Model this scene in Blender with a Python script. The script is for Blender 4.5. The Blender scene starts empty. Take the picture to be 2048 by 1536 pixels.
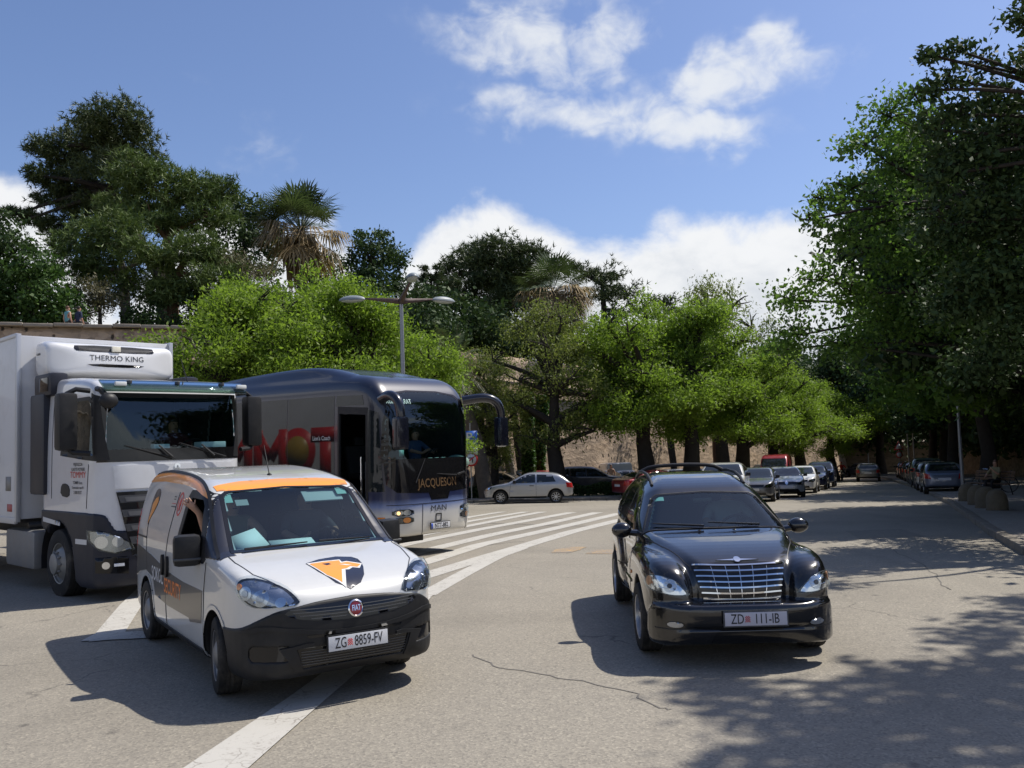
import bpy, bmesh, math, random
import numpy as np
from mathutils import Vector, Matrix, Euler
from mathutils.geometry import delaunay_2d_cdt
random.seed(7); RNG = np.random.default_rng(11)
R = math.radians
S = bpy.context.scene; COL = S.collection

# ------------------------------------------------------------------ camera
FPX, CAM_H, ROLL, HC = 1778.0, 1.965, 0.032, 890.0      # focal length in photo pixels, eye height, roll, horizon row
PITCH = math.atan((HC - 768) / FPX)
cam_d = bpy.data.cameras.new('camera'); cam = bpy.data.objects.new('camera', cam_d); COL.objects.link(cam)
cam_d.sensor_width = 36; cam_d.lens = 36 * FPX / 2048; cam_d.clip_start = .05; cam_d.clip_end = 3000
cam.matrix_world = Matrix.Translation((0, 0, CAM_H)) @ Euler((R(90) + PITCH, 0, 0)).to_matrix().to_4x4() @ Matrix.Rotation(-ROLL, 4, 'Z')
S.camera = cam

# ------------------------------------------------------------------ sun, sky, exposure
SUN = Vector((.57, .28, 1)).normalized()
SUN_EL = math.asin(SUN.z); SUN_AZ = math.atan2(SUN.x, SUN.y)
sun_d = bpy.data.lights.new('sun', 'SUN'); sun_d.energy = 5.0; sun_d.angle = R(.53); sun_d.color = (1, .945, .86)
sun = bpy.data.objects.new('sun', sun_d); COL.objects.link(sun)
sun.rotation_euler = SUN.to_track_quat('Z', 'Y').to_euler(); sun.location = (20, 10, 40)
S.view_settings.view_transform = 'Standard'; S.view_settings.look = 'None'
S.view_settings.exposure = 0.12; S.view_settings.gamma = 1
S.render.engine = 'CYCLES'
S.cycles.use_denoising = True
S.cycles.max_bounces = 6; S.cycles.diffuse_bounces = 3; S.cycles.glossy_bounces = 3; S.cycles.transparent_max_bounces = 16; S.cycles.caustics_reflective = False; S.cycles.caustics_refractive = False

class NT:
    """small helper around a node tree"""
    def __init__(s, tree): s.t = tree; s.n = tree.nodes; s.l = tree.links
    def new(s, kind, **kw):
        n = s.n.new(kind)
        for k, v in kw.items(): setattr(n, k, v)
        return n
    def link(s, a, b): s.l.new(a, b)
    def val(s, sock, v):
        if hasattr(v, 'is_output') or isinstance(v, bpy.types.NodeSocket): s.l.new(v, sock)
        else: sock.default_value = v
    def math(s, op, a, b=0.0, c=0.0, clamp=False):
        n = s.new('ShaderNodeMath', operation=op, use_clamp=clamp)
        s.val(n.inputs[0], a); s.val(n.inputs[1], b)
        if op in ('MULTIPLY_ADD', 'COMPARE', 'SMOOTH_MIN', 'SMOOTH_MAX'): s.val(n.inputs[2], c)
        return n.outputs[0]
    def mix(s, fac, a, b, blend='MIX'):
        n = s.new('ShaderNodeMix', data_type='RGBA', blend_type=blend)
        s.val(n.inputs[0], fac); s.val(n.inputs[6], a); s.val(n.inputs[7], b)
        return n.outputs[2]
    def noise(s, vec, scale, detail=4, rough=.55, dist=0.0):
        n = s.new('ShaderNodeTexNoise'); s.val(n.inputs['Vector'], vec)
        n.inputs['Scale'].default_value = scale; n.inputs['Detail'].default_value = detail
        n.inputs['Roughness'].default_value = rough; n.inputs['Distortion'].default_value = dist
        return n.outputs[0]
    def ramp(s, fac, stops, interp='LINEAR'):
        n = s.new('ShaderNodeValToRGB'); n.color_ramp.interpolation = interp
        e = n.color_ramp.elements
        while len(e) < len(stops): e.new(.5)
        for i, (p, c) in enumerate(stops):
            e[i].position = p; e[i].color = (*c, 1) if len(c) == 3 else c
        s.val(n.inputs[0], fac); return n.outputs[0]
    def step(s, x, a, b):
        n = s.new('ShaderNodeMapRange', interpolation_type='SMOOTHSTEP')
        s.val(n.inputs[0], x); s.val(n.inputs[1], a); s.val(n.inputs[2], b)
        return n.outputs[0]

world = bpy.data.worlds.new('World'); S.world = world; world.use_nodes = True
def build_sky():
    w = NT(world.node_tree); w.n.clear()
    out = w.new('ShaderNodeOutputWorld'); bg = w.new('ShaderNodeBackground'); bg.inputs[1].default_value = .07
    sky = w.new('ShaderNodeTexSky', sky_type='NISHITA'); sky.sun_disc = False
    sky.sun_elevation = SUN_EL; sky.sun_rotation = SUN_AZ; sky.air_density = 1.0; sky.dust_density = 1.1; sky.ozone_density = 2.2
    tc = w.new('ShaderNodeTexCoord'); sep = w.new('ShaderNodeSeparateXYZ'); w.link(tc.outputs['Generated'], sep.inputs[0])
    X, Y, Z = sep.outputs
    az = w.math('MULTIPLY', w.math('ARCTAN2', X, Y), 57.29578)          # degrees clockwise of the view axis
    el = w.math('MULTIPLY', w.math('ARCSINE', Z), 57.29578)
    def vec(a, b, c=0.0):
        n = w.new('ShaderNodeCombineXYZ'); w.val(n.inputs[0], a); w.val(n.inputs[1], b); w.val(n.inputs[2], c); return n.outputs[0]
    ang = vec(az, w.math('MULTIPLY', el, 1.35))
    def gauss(x, c, s):
        d = w.math('DIVIDE', w.math('SUBTRACT', x, c), s)
        return w.math('EXPONENT', w.math('MULTIPLY', w.math('MULTIPLY', d, d), -1.0))
    n1 = w.noise(ang, .16, 6, .58, .25); n2 = w.noise(ang, .045, 3, .5)
    # low cumulus bank all round the horizon, taller in some directions
    top = w.math('MULTIPLY_ADD', gauss(az, -1.6, 3.6), 2.6, 13.2)
    for c0, s0, k0 in ((-8.3, 1.7, -4.5), (-12.5, 2.6, 1.2), (8.0, 1.3, -1.0), (15.0, 5.0, .7), (-18.0, 2.6, 2.0), (-24.5, 2.6, -4.0), (-30.5, 3.2, 2.6)):
        top = w.math('MULTIPLY_ADD', gauss(az, c0, s0), k0, top)
    top = w.math('MULTIPLY_ADD', w.math('SUBTRACT', n2, .5), 2.0, top)
    d1 = w.math('SUBTRACT', top, el)
    d1 = w.math('MULTIPLY_ADD', w.math('SUBTRACT', n1, .5), 6.5, d1)
    bank = w.step(d1, -.5, 1.5)
    # thin high cloud: broken wisps
    wv = vec(az, w.math('MULTIPLY', el, 1.4), 7.0)
    n3 = w.noise(wv, .36, 6, .56, .35); azw = w.math('MULTIPLY_ADD', w.math('SUBTRACT', w.noise(wv, .17, 4, .55), .5), 9.0, az); elw = w.math('MULTIPLY_ADD', w.math('SUBTRACT', w.noise(vec(az, el, 31.0), .2, 4, .55), .5), 6.0, el); n4 = w.noise(wv, .07, 3, .5)
    m = 0.0
    for ca, ce, sa, se, k0, tilt in ((15.0, 21.9, 5.6, 2.0, .95, .10), (11.4, 19.5, 4.8, 1.9, 1.05, -.22), (3.0, 21.0, 6.5, 1.6, .85, -.1), (1.0, 25.0, 5.5, 2.6, .76, -.2), (6.8, 24.6, 3.0, 2.6, .72, .4), (-15.6, 18.6, 1.4, 2.2, .35, .3), (-20.5, 21.5, 2.0, 1.0, .25, 0.)):
        e2 = w.math('MULTIPLY_ADD', w.math('SUBTRACT', azw, ca), -tilt, elw)
        m = w.math('MAXIMUM', m, w.math('MULTIPLY', w.math('MULTIPLY', gauss(azw, ca, sa), gauss(e2, ce, se)), k0))
    far = w.step(w.math('ABSOLUTE', w.math('SUBTRACT', az, 0)), 36, 50)       # broken cloud goes on outside the view
    m = w.math('MAXIMUM', m, w.math('MULTIPLY', far, w.math('MULTIPLY', w.step(n4, .56, .7), .7)))
    d3 = w.math('MULTIPLY_ADD', n3, 1.5, w.math('MULTIPLY', m, .75))
    wisp = w.math('MULTIPLY', w.math('MULTIPLY', w.step(d3, .8, 1.62), w.step(m, .06, .55)), 1.0)
    shade = w.step(w.math('MULTIPLY_ADD', w.math('SUBTRACT', w.noise(ang, .3, 5, .6, .3), .5), 17.0, w.math('SUBTRACT', top, el)), 0.5, 10.0)
    ccol = w.mix(shade, (12.2, 12.3, 12.4, 1), (8.7, 9.2, 9.9, 1))
    tint = w.mix(1.0, sky.outputs[0], (1.5, 1.55, 1.82, 1), 'MULTIPLY')
    c = w.mix(w.math('MULTIPLY', wisp, .86), tint, (11.5, 11.8, 12.1, 1))
    c = w.mix(w.math('MULTIPLY', bank, .96), c, ccol)
    w.link(c, bg.inputs[0]); w.link(bg.outputs[0], out.inputs[0])
build_sky()
world.cycles.sampling_method = 'MANUAL'; world.cycles.sample_map_resolution = 512

# ------------------------------------------------------------------ placing
def gz(x, y):
    """height of the ground: level round the camera, then falling gently down the street"""
    x = np.asarray(x, float); y = np.asarray(y, float)
    s = -.025 - .006 * np.clip(x / 12, 0, 1)
    t = np.clip((y - 8) / 10, 0, 1)
    return s * 10 * t * t / 2 + np.where(y > 18, s * (np.minimum(y, 95) - 18), 0)
def gzf(x, y): return float(gz(x, y))
# camera basis, to turn measurements on the photograph into places
_M = cam.matrix_world.to_3x3(); _FW = np.array(-_M.col[2]); _RT = np.array(_M.col[0]); _UP = np.array(_M.col[1])
def at(px, py, Y):
    d = _FW * FPX + _RT * (px - 1024) - _UP * (py - 768); d = d / d[1]
    return np.array([0, 0, CAM_H]) + d * Y
def on_ground(px, py):
    d = _FW * FPX + _RT * (px - 1024) - _UP * (py - 768); d = d / d[1]; Y = 20.
    for i in range(120):
        Y = .7 * Y + .3 * max(1, min(300, (gzf(d[0] * Y, Y) - CAM_H) / d[2] if d[2] < 0 else 300))
    return np.array([d[0] * Y, Y, gzf(d[0] * Y, Y)])

# ------------------------------------------------------------------ objects
def tag(o, label=None, cat=None, group=None, kind=None):
    if label: o['label'] = label
    if cat: o['category'] = cat
    if group: o['group'] = group
    if kind: o['kind'] = kind
    return o
def empty(name, loc=(0, 0, 0), yaw=0, label=None, cat=None, group=None, pitch=0):
    o = bpy.data.objects.new(name, None); COL.objects.link(o); o.empty_display_size = .2
    o.location = loc; o.rotation_euler = (0, pitch, yaw)
    return tag(o, label, cat, group)
def mesh_data(name, V, F, mat=None, smooth=False, midx=None):
    V = np.asarray(V, np.float32).reshape(-1, 3)
    me = bpy.data.meshes.new(name)
    me.vertices.add(len(V)); me.vertices.foreach_set('co', V.ravel())
    if isinstance(F, np.ndarray):
        n, k = F.shape; flat = F.astype(np.int32).ravel(); starts = np.arange(n, dtype=np.int32) * k
    else:
        n = len(F); flat = np.fromiter((i for f in F for i in f), np.int32)
        ln = np.fromiter((len(f) for f in F), np.int32); starts = np.concatenate([[0], np.cumsum(ln)[:-1]]).astype(np.int32) if n else np.zeros(0, np.int32)
    me.loops.add(len(flat)); me.loops.foreach_set('vertex_index', flat)
    me.polygons.add(n); me.polygons.foreach_set('loop_start', starts)
    if smooth: me.polygons.foreach_set('use_smooth', np.ones(n, bool))
    if mat is not None:
        for m in (mat if isinstance(mat, (list, tuple)) else [mat]): me.materials.append(m)
    if midx is not None: me.polygons.foreach_set('material_index', np.asarray(midx, np.int32))
    me.update(calc_edges=True); return me
def obj(name, V, F, mat, parent=None, smooth=False, midx=None):
    me = mesh_data(name, V, F, mat, smooth, midx)
    o = bpy.data.objects.new(name, me); COL.objects.link(o)
    if parent is not None: o.parent = parent
    return o
def link_mesh(name, me, parent=None, loc=None):
    o = bpy.data.objects.new(name, me); COL.objects.link(o)
    if parent is not None: o.parent = parent
    if loc is not None: o.location = loc
    return o
def copy_tree(o, parent=None):
    c = o.copy(); COL.objects.link(c); c.parent = parent
    for ch in o.children: copy_tree(ch, c)
    return c
class MB:
    """collects boxes, tubes and lathes into one mesh"""
    def __init__(s): s.V = []; s.F = []
    def add(s, V, F):
        b = len(s.V); s.V += [tuple(v) for v in V]; s.F += [tuple(i + b for i in f) for f in F]; return s
    def box(s, lo, hi, M=None, bev=0.0):
        bm = bmesh.new(); bmesh.ops.create_cube(bm, size=1)
        lo = Vector(lo); hi = Vector(hi); c = (lo + hi) / 2; d = hi - lo
        for v in bm.verts: v.co = Vector((v.co.x * d.x, v.co.y * d.y, v.co.z * d.z)) + c
        if bev: bmesh.ops.bevel(bm, geom=bm.edges[:], offset=bev, segments=2, affect='EDGES', profile=.6)
        if M is not None: bmesh.ops.transform(bm, matrix=M, verts=bm.verts)
        bm.verts.index_update()
        s.add([v.co for v in bm.verts], [[v.index for v in f.verts] for f in bm.faces]); bm.free(); return s
    def tube(s, P, r, n=10, cap=True):
        P = [Vector(p) for p in P]; r = r if isinstance(r, (list, tuple)) else [r] * len(P)
        V = []; F = []; up = Vector((0, 0, 1))
        for i, p in enumerate(P):
            t = (P[min(i + 1, len(P) - 1)] - P[max(i - 1, 0)]).normalized()
            if i == 0:
                a = t.orthogonal().normalized()
            else:
                a = (a - t * a.dot(t)); a = a.normalized() if a.length > 1e-6 else t.orthogonal().normalized()
            b = t.cross(a)
            for k in range(n):
                q = 2 * math.pi * k / n; V.append(p + (a * math.cos(q) + b * math.sin(q)) * r[i])
        for i in range(len(P) - 1):
            for k in range(n):
                F.append((i * n + k, i * n + (k + 1) % n, (i + 1) * n + (k + 1) % n, (i + 1) * n + k))
        if cap: F.append(tuple(range(n))[::-1]); F.append(tuple((len(P) - 1) * n + k for k in range(n)))
        return s.add(V, F)
    def lathe(s, prof, n=24, axis='z', c=(0, 0, 0), close=False):
        V = []; F = []; m = len(prof)
        for k in range(n):
            q = 2 * math.pi * k / n; cq, sq = math.cos(q), math.sin(q)
            for (r, h) in prof:
                p = {'z': (r * cq, r * sq, h), 'y': (r * cq, h, r * sq), 'x': (h, r * cq, r * sq)}[axis]
                V.append((p[0] + c[0], p[1] + c[1], p[2] + c[2]))
        for k in range(n):
            k2 = (k + 1) % n
            for i in range(m - (0 if close else 1)):
                j = (i + 1) % m; F.append((k * m + i, k2 * m + i, k2 * m + j, k * m + j))
        return s.add(V, F)
    def ell(s, c, r, n=12, M=None):
        V = []; F = []; c = Vector(c)
        for i in range(n + 1):
            a = math.pi * i / n
            for k in range(2 * n):
                b = math.pi * k / n
                p = Vector((r[0] * math.sin(a) * math.cos(b), r[1] * math.sin(a) * math.sin(b), r[2] * math.cos(a)))
                V.append(c + (M @ p if M is not None else p))
        for i in range(n):
            for k in range(2 * n): F.append((i * 2 * n + k, (i + 1) * 2 * n + k, (i + 1) * 2 * n + (k + 1) % (2 * n), i * 2 * n + (k + 1) % (2 * n)))
        return s.add(V, F)
    def build(s, name, mat, parent=None, smooth=False, loc=None):
        o = obj(name, s.V, s.F, mat, parent, smooth)
        if smooth: soften(o)
        if loc is not None: o.location = loc
        return o
def soften(o, ang=38):
    me = o.data
    bm = bmesh.new(); bm.from_mesh(me); bmesh.ops.remove_doubles(bm, verts=bm.verts, dist=1e-5); bmesh.ops.recalc_face_normals(bm, faces=bm.faces)
    lim = R(ang)
    for e in bm.edges: e.smooth = not (len(e.link_faces) == 2 and e.calc_face_angle(0) > lim)
    for f in bm.faces: f.smooth = True
    bm.to_mesh(me); bm.free()

# ------------------------------------------------------------------ materials
MATS = {}
def pbr(name, col, rough=.5, metal=0., spec=.5, coat=0., var=0., vscale=6., bump=0., bscale=40., trans=0., emis=None, dirt=0., dirtcol=(.32, .28, .23)):
    if name in MATS: return MATS[name]
    m = bpy.data.materials.new(name); m.use_nodes = True; t = NT(m.node_tree); b = t.n['Principled BSDF']
    c = (*col, 1)
    b.inputs['Base Color'].default_value = c; b.inputs['Roughness'].default_value = rough; b.inputs['Metallic'].default_value = metal
    b.inputs['Specular IOR Level'].default_value = spec
    b.inputs['Coat Weight'].default_value = coat; b.inputs['Coat Roughness'].default_value = .03
    tc = t.new('ShaderNodeTexCoord').outputs['Object']
    src = None
    if var:
        n = t.noise(tc, vscale, 6, .6)
        k = t.math('MULTIPLY_ADD', t.math('SUBTRACT', n, .5), 2 * var, 1.0)
        g = t.new('ShaderNodeVectorMath', operation='SCALE'); g.inputs[0].default_value = col; t.val(g.inputs['Scale'], k); src = g.outputs[0]
    if dirt:
        n = t.step(t.noise(tc, 3.5, 8, .65), .45, .75)
        n2 = t.noise(tc, 60, 3, .6)
        f = t.math('MULTIPLY', t.math('MULTIPLY', n, n2), 2 * dirt, clamp=True)
        src = t.mix(f, src if src else c, (*dirtcol, 1))
        t.val(b.inputs['Roughness'], t.math('MULTIPLY_ADD', f, .45, rough))
    if src: t.val(b.inputs['Base Color'], src)
    if bump:
        bn = t.new('ShaderNodeBump'); bn.inputs['Strength'].default_value = bump; bn.inputs['Distance'].default_value = .02
        t.val(bn.inputs['Height'], t.noise(tc, bscale, 5, .6)); t.link(bn.outputs[0], b.inputs['Normal'])
    if emis: b.inputs['Emission Color'].default_value = (*emis[0], 1); b.inputs['Emission Strength'].default_value = emis[1]
    MATS[name] = m; return m
def paint(name, col, metal=0., rough=.32, dirt=.12): return pbr(name, col, rough, metal, .5, 1.0, .04, 3., dirt=dirt)
def glass_mat(name, tint=(.62, .70, .70), f0=1.55, haze=.0):
    """thin car glass: see-through with a real reflection"""
    if name in MATS: return MATS[name]
    m = bpy.data.materials.new(name); m.use_nodes = True; t = NT(m.node_tree); t.n.clear()
    o = t.new('ShaderNodeOutputMaterial'); tr = t.new('ShaderNodeBsdfTransparent'); tr.inputs[0].default_value = (*tint, 1)
    gl = t.new('ShaderNodeBsdfGlossy'); gl.inputs['Roughness'].default_value = .015; gl.inputs[0].default_value = (.8, .93, 1, 1)
    fr = t.new('ShaderNodeLayerWeight'); fr.inputs[0].default_value = .5; r0 = ((f0 - 1) / (f0 + 1)) ** 2      # the same from both sides of the pane
    fres = t.math('MULTIPLY_ADD', t.math('POWER', fr.outputs['Facing'], 5.0), 1 - r0, r0)
    tc = t.new('ShaderNodeTexCoord').outputs['Object']
    mx = t.new('ShaderNodeMixShader'); t.val(mx.inputs[0], t.math('MULTIPLY', fres, 1.5, clamp=True)); t.link(tr.outputs[0], mx.inputs[1]); t.link(gl.outputs[0], mx.inputs[2])
    res = mx.outputs[0]
    if haze:                                            # road dust on the pane
        df = t.new('ShaderNodeBsdfDiffuse'); df.inputs[0].default_value = (.5, .5, .48, 1)
        m2 = t.new('ShaderNodeMixShader'); t.val(m2.inputs[0], t.math('MULTIPLY', t.step(t.noise(tc, 2.2, 7, .6), .3, .8), haze)); t.link(res, m2.inputs[1]); t.link(df.outputs[0], m2.inputs[2]); res = m2.outputs[0]
    t.link(res, o.inputs[0]); MATS[name] = m; return m
def dark_glass(name='dark_glass', col=(.012, .016, .018)): return pbr(name, col, .03, 0, .6)
# ------------------------------------------------------------------ implicit bodies
def chaikin(P, n=2, closed=True):
    P = np.asarray(P, float)
    for _ in range(n):
        Q = np.roll(P, -1, 0) if closed else P[1:]; A = P if closed else P[:-1]
        N = np.empty((2 * len(A), P.shape[1])); N[0::2] = .75 * A + .25 * Q; N[1::2] = .25 * A + .75 * Q
        P = N if closed else np.vstack([P[:1], N, P[-1:]])
    return P
def poly_sdf(P):
    """signed distance to a closed 2-D polygon, negative inside"""
    P = np.asarray(P, float)
    def f(x, y):
        x, y = np.broadcast_arrays(np.asarray(x, float), np.asarray(y, float))
        d = np.full(x.shape, 1e9); s = np.ones(x.shape)
        n = len(P); j = n - 1
        for i in range(n):
            ex, ey = P[j] - P[i]; wx = x - P[i, 0]; wy = y - P[i, 1]
            t = np.clip((wx * ex + wy * ey) / (ex * ex + ey * ey + 1e-12), 0, 1)
            bx = wx - ex * t; by = wy - ey * t
            d = np.minimum(d, bx * bx + by * by)
            c1 = y >= P[i, 1]; c2 = y < P[j, 1]; c3 = ex * wy > ey * wx
            fl = (c1 & c2 & c3) | (~c1 & ~c2 & ~c3)
            s = np.where(fl, -s, s); j = i
        return s * np.sqrt(d)
    return f
_exact = poly_sdf
def poly_sdf(P, h=.008, pad=.5):
    """the same, tabulated on a fine grid (bilinear look-up) because it is asked for millions of times"""
    P = np.asarray(P, float); g = _exact(P)
    lo = P.min(0) - pad; n = np.ceil((P.max(0) + pad - lo) / h).astype(int) + 2
    if n[0] * n[1] > 900000: h = h * math.sqrt(n[0] * n[1] / 900000); n = np.ceil((P.max(0) + pad - lo) / h).astype(int) + 2
    T = g((lo[0] + h * np.arange(n[0]))[:, None], (lo[1] + h * np.arange(n[1]))[None, :])
    def f(x, y):
        x = np.asarray(x, float); y = np.asarray(y, float)
        a = (x - lo[0]) / h; b = (y - lo[1]) / h
        ac = np.clip(a, 0, n[0] - 1.001); bc = np.clip(b, 0, n[1] - 1.001)
        i = ac.astype(int); j = bc.astype(int); s = ac - i; t = bc - j
        i, j, s, t = np.broadcast_arrays(i, j, s, t)
        v = (T[i, j] * (1 - s) + T[i + 1, j] * s) * (1 - t) + (T[i, j + 1] * (1 - s) + T[i + 1, j + 1] * s) * t
        return v + np.hypot(a - ac, b - bc) * h
    return f
def smax(a, b, k):
    h = np.maximum(k - np.abs(a - b), 0) / k
    return np.maximum(a, b) + h * h * k * .25
def smin(a, b, k): return -smax(-a, -b, k)
def interp(xs, ys): 
    xs = np.asarray(xs, float); ys = np.asarray(ys, float)
    # monotone cubic
    h = np.diff(xs); d = np.diff(ys) / h; m = np.zeros(len(xs)); m[0] = d[0]; m[-1] = d[-1]
    for i in range(1, len(xs) - 1):
        m[i] = 0 if d[i - 1] * d[i] <= 0 else 2 * d[i - 1] * d[i] / (d[i - 1] + d[i])
    def f(x):
        x = np.clip(x, xs[0], xs[-1]); i = np.clip(np.searchsorted(xs, x) - 1, 0, len(xs) - 2)
        t = (x - xs[i]) / h[i]
        return ((2 * t**3 - 3 * t**2 + 1) * ys[i] + (t**3 - 2 * t**2 + t) * h[i] * m[i] + (-2 * t**3 + 3 * t**2) * ys[i + 1] + (t**3 - t**2) * h[i] * m[i + 1])
    return f
def grad(f, P, e=8e-3):
    x, y, z = P.T
    return np.stack([f(x + e, y, z) - f(x - e, y, z), f(x, y + e, z) - f(x, y - e, z), f(x, y, z + e) - f(x, y, z - e)], 1) / (2 * e)
def snets(f, lo, hi, h, refine=2):
    """smooth quad surface of f = 0 (naive surface nets, then pulled onto the surface)"""
    lo = np.array(lo, float); hi = np.array(hi, float); n = np.ceil((hi - lo) / h).astype(int) + 1
    xs, ys, zs = [lo[i] + h * np.arange(n[i]) for i in range(3)]
    G = np.asarray(f(xs[:, None, None], ys[None, :, None], zs[None, None, :])); G = np.broadcast_to(G, tuple(n)).astype(float)
    s = G < 0
    c = [(i, j, k) for i in (0, 1) for j in (0, 1) for k in (0, 1)]
    sl = lambda A, o: A[o[0]:n[0] - 1 + o[0], o[1]:n[1] - 1 + o[1], o[2]:n[2] - 1 + o[2]]
    cnt = sum(sl(s, o).astype(np.int8) for o in c)
    act = (cnt > 0) & (cnt < 8); I = np.argwhere(act)
    idx = -np.ones(act.shape, int); idx[act] = np.arange(len(I))
    g = {o: G[I[:, 0] + o[0], I[:, 1] + o[1], I[:, 2] + o[2]] for o in c}
    acc = np.zeros((len(I), 3)); w = np.zeros(len(I))
    for a in c:
        for ax in range(3):
            if a[ax]: continue
            b = list(a); b[ax] = 1; b = tuple(b)
            cr = (g[a] < 0) != (g[b] < 0); t = np.where(cr, g[a] / np.where(cr, g[a] - g[b], 1), 0)
            p = np.tile(np.array(a, float), (len(I), 1)); p[:, ax] += t
            acc += p * cr[:, None]; w += cr
    V = lo + h * (I + acc / w[:, None])
    F = []
    for ax in range(3):
        u, v = [(1, 2), (2, 0), (0, 1)][ax]
        A = [slice(None)] * 3; B = [slice(None)] * 3; A[ax] = slice(0, n[ax] - 1); B[ax] = slice(1, n[ax])
        sa = s[tuple(A)]; sb = s[tuple(B)]; E = np.argwhere(sa != sb)
        ok = (E[:, u] > 0) & (E[:, v] > 0) & (E[:, u] < n[u] - 1) & (E[:, v] < n[v] - 1); E = E[ok]
        if not len(E): continue
        q = []
        for du, dv in ((-1, -1), (0, -1), (0, 0), (-1, 0)):
            D = E.copy(); D[:, u] += du; D[:, v] += dv; q.append(idx[D[:, 0], D[:, 1], D[:, 2]])
        q = np.stack(q, 1); fl = ~sa[E[:, 0], E[:, 1], E[:, 2]]
        q[fl] = q[fl][:, ::-1]; F.append(q)
    F = np.concatenate(F)
    for _ in range(refine):
        d = f(*V.T); g3 = grad(f, V); gg = np.maximum((g3**2).sum(1), .05)
        st = g3 * (d / gg)[:, None]; ln = np.linalg.norm(st, axis=1); st *= np.minimum(1, .7 * h / np.maximum(ln, 1e-9))[:, None]
        V = V - st
    return V, F
FRAMES = {  # u axis, v axis, looking direction
    'front': ((0, 1, 0), (0, 0, 1), (-1, 0, 0)), 'rear': ((0, 1, 0), (0, 0, 1), (1, 0, 0)),
    'left': ((1, 0, 0), (0, 0, 1), (0, -1, 0)), 'right': ((1, 0, 0), (0, 0, 1), (0, 1, 0)), 'top': ((1, 0, 0), (0, 1, 0), (0, 0, -1))}
def frame(name, yaw=0., pitch=0.):
    u, v, d = [Vector(a) for a in FRAMES[name]]
    if yaw or pitch:
        M = Matrix.Rotation(yaw, 3, 'Z')
        if pitch: M = M @ Matrix.Rotation(pitch, 3, Vector((0, 1, 0)))
        u, v, d = M @ u, M @ v, M @ d
    return np.array(u), np.array(v), np.array(d)
def frame_dir(d):
    """frame for looking along any direction"""
    d = Vector(d).normalized(); u = d.cross(Vector((0, 0, 1))).normalized(); v = u.cross(d)
    return np.array(u), np.array(v), np.array(d)
def p3(fr, pts):
    fr = frame(fr) if isinstance(fr, str) else fr; P = np.asarray(pts, float)
    return np.stack([P @ fr[0], P @ fr[1]], 1)
def cast(f, UV, fr, start=6.):
    u, v, d = fr
    P = np.outer(UV[:, 0], u) + np.outer(UV[:, 1], v) - d * start
    t = np.zeros(len(P))
    live = np.arange(len(P))
    for _ in range(220):
        q = P[live] + t[live, None] * d; v = f(*q.T); t[live] = np.minimum(t[live] + .92 * v, 2 * start)
        live = live[(np.abs(v) > 3e-4) & (t[live] < 2 * start)]
        if not len(live): break
    q = P + t[:, None] * d
    g = grad(f, q); g /= np.maximum(np.linalg.norm(g, axis=1), 1e-6)[:, None]
    miss = np.abs(f(*q.T)) > .02
    if miss.any() and not miss.all():                  # slipped past an edge: take the nearest hit
        good = np.argwhere(~miss)[:, 0]
        for i in np.argwhere(miss)[:, 0]:
            k = good[np.argmin(((UV[good] - UV[i])**2).sum(1))]; q[i] = q[k]; g[i] = g[k]
    return q, g
def resample(P, h):
    out = []
    for a, b in zip(P, np.roll(P, -1, 0)):
        m = max(1, int(np.ceil(np.linalg.norm(b - a) / h)))
        for i in range(m): out.append(a + (b - a) * i / m)
    return np.array(out)
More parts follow.
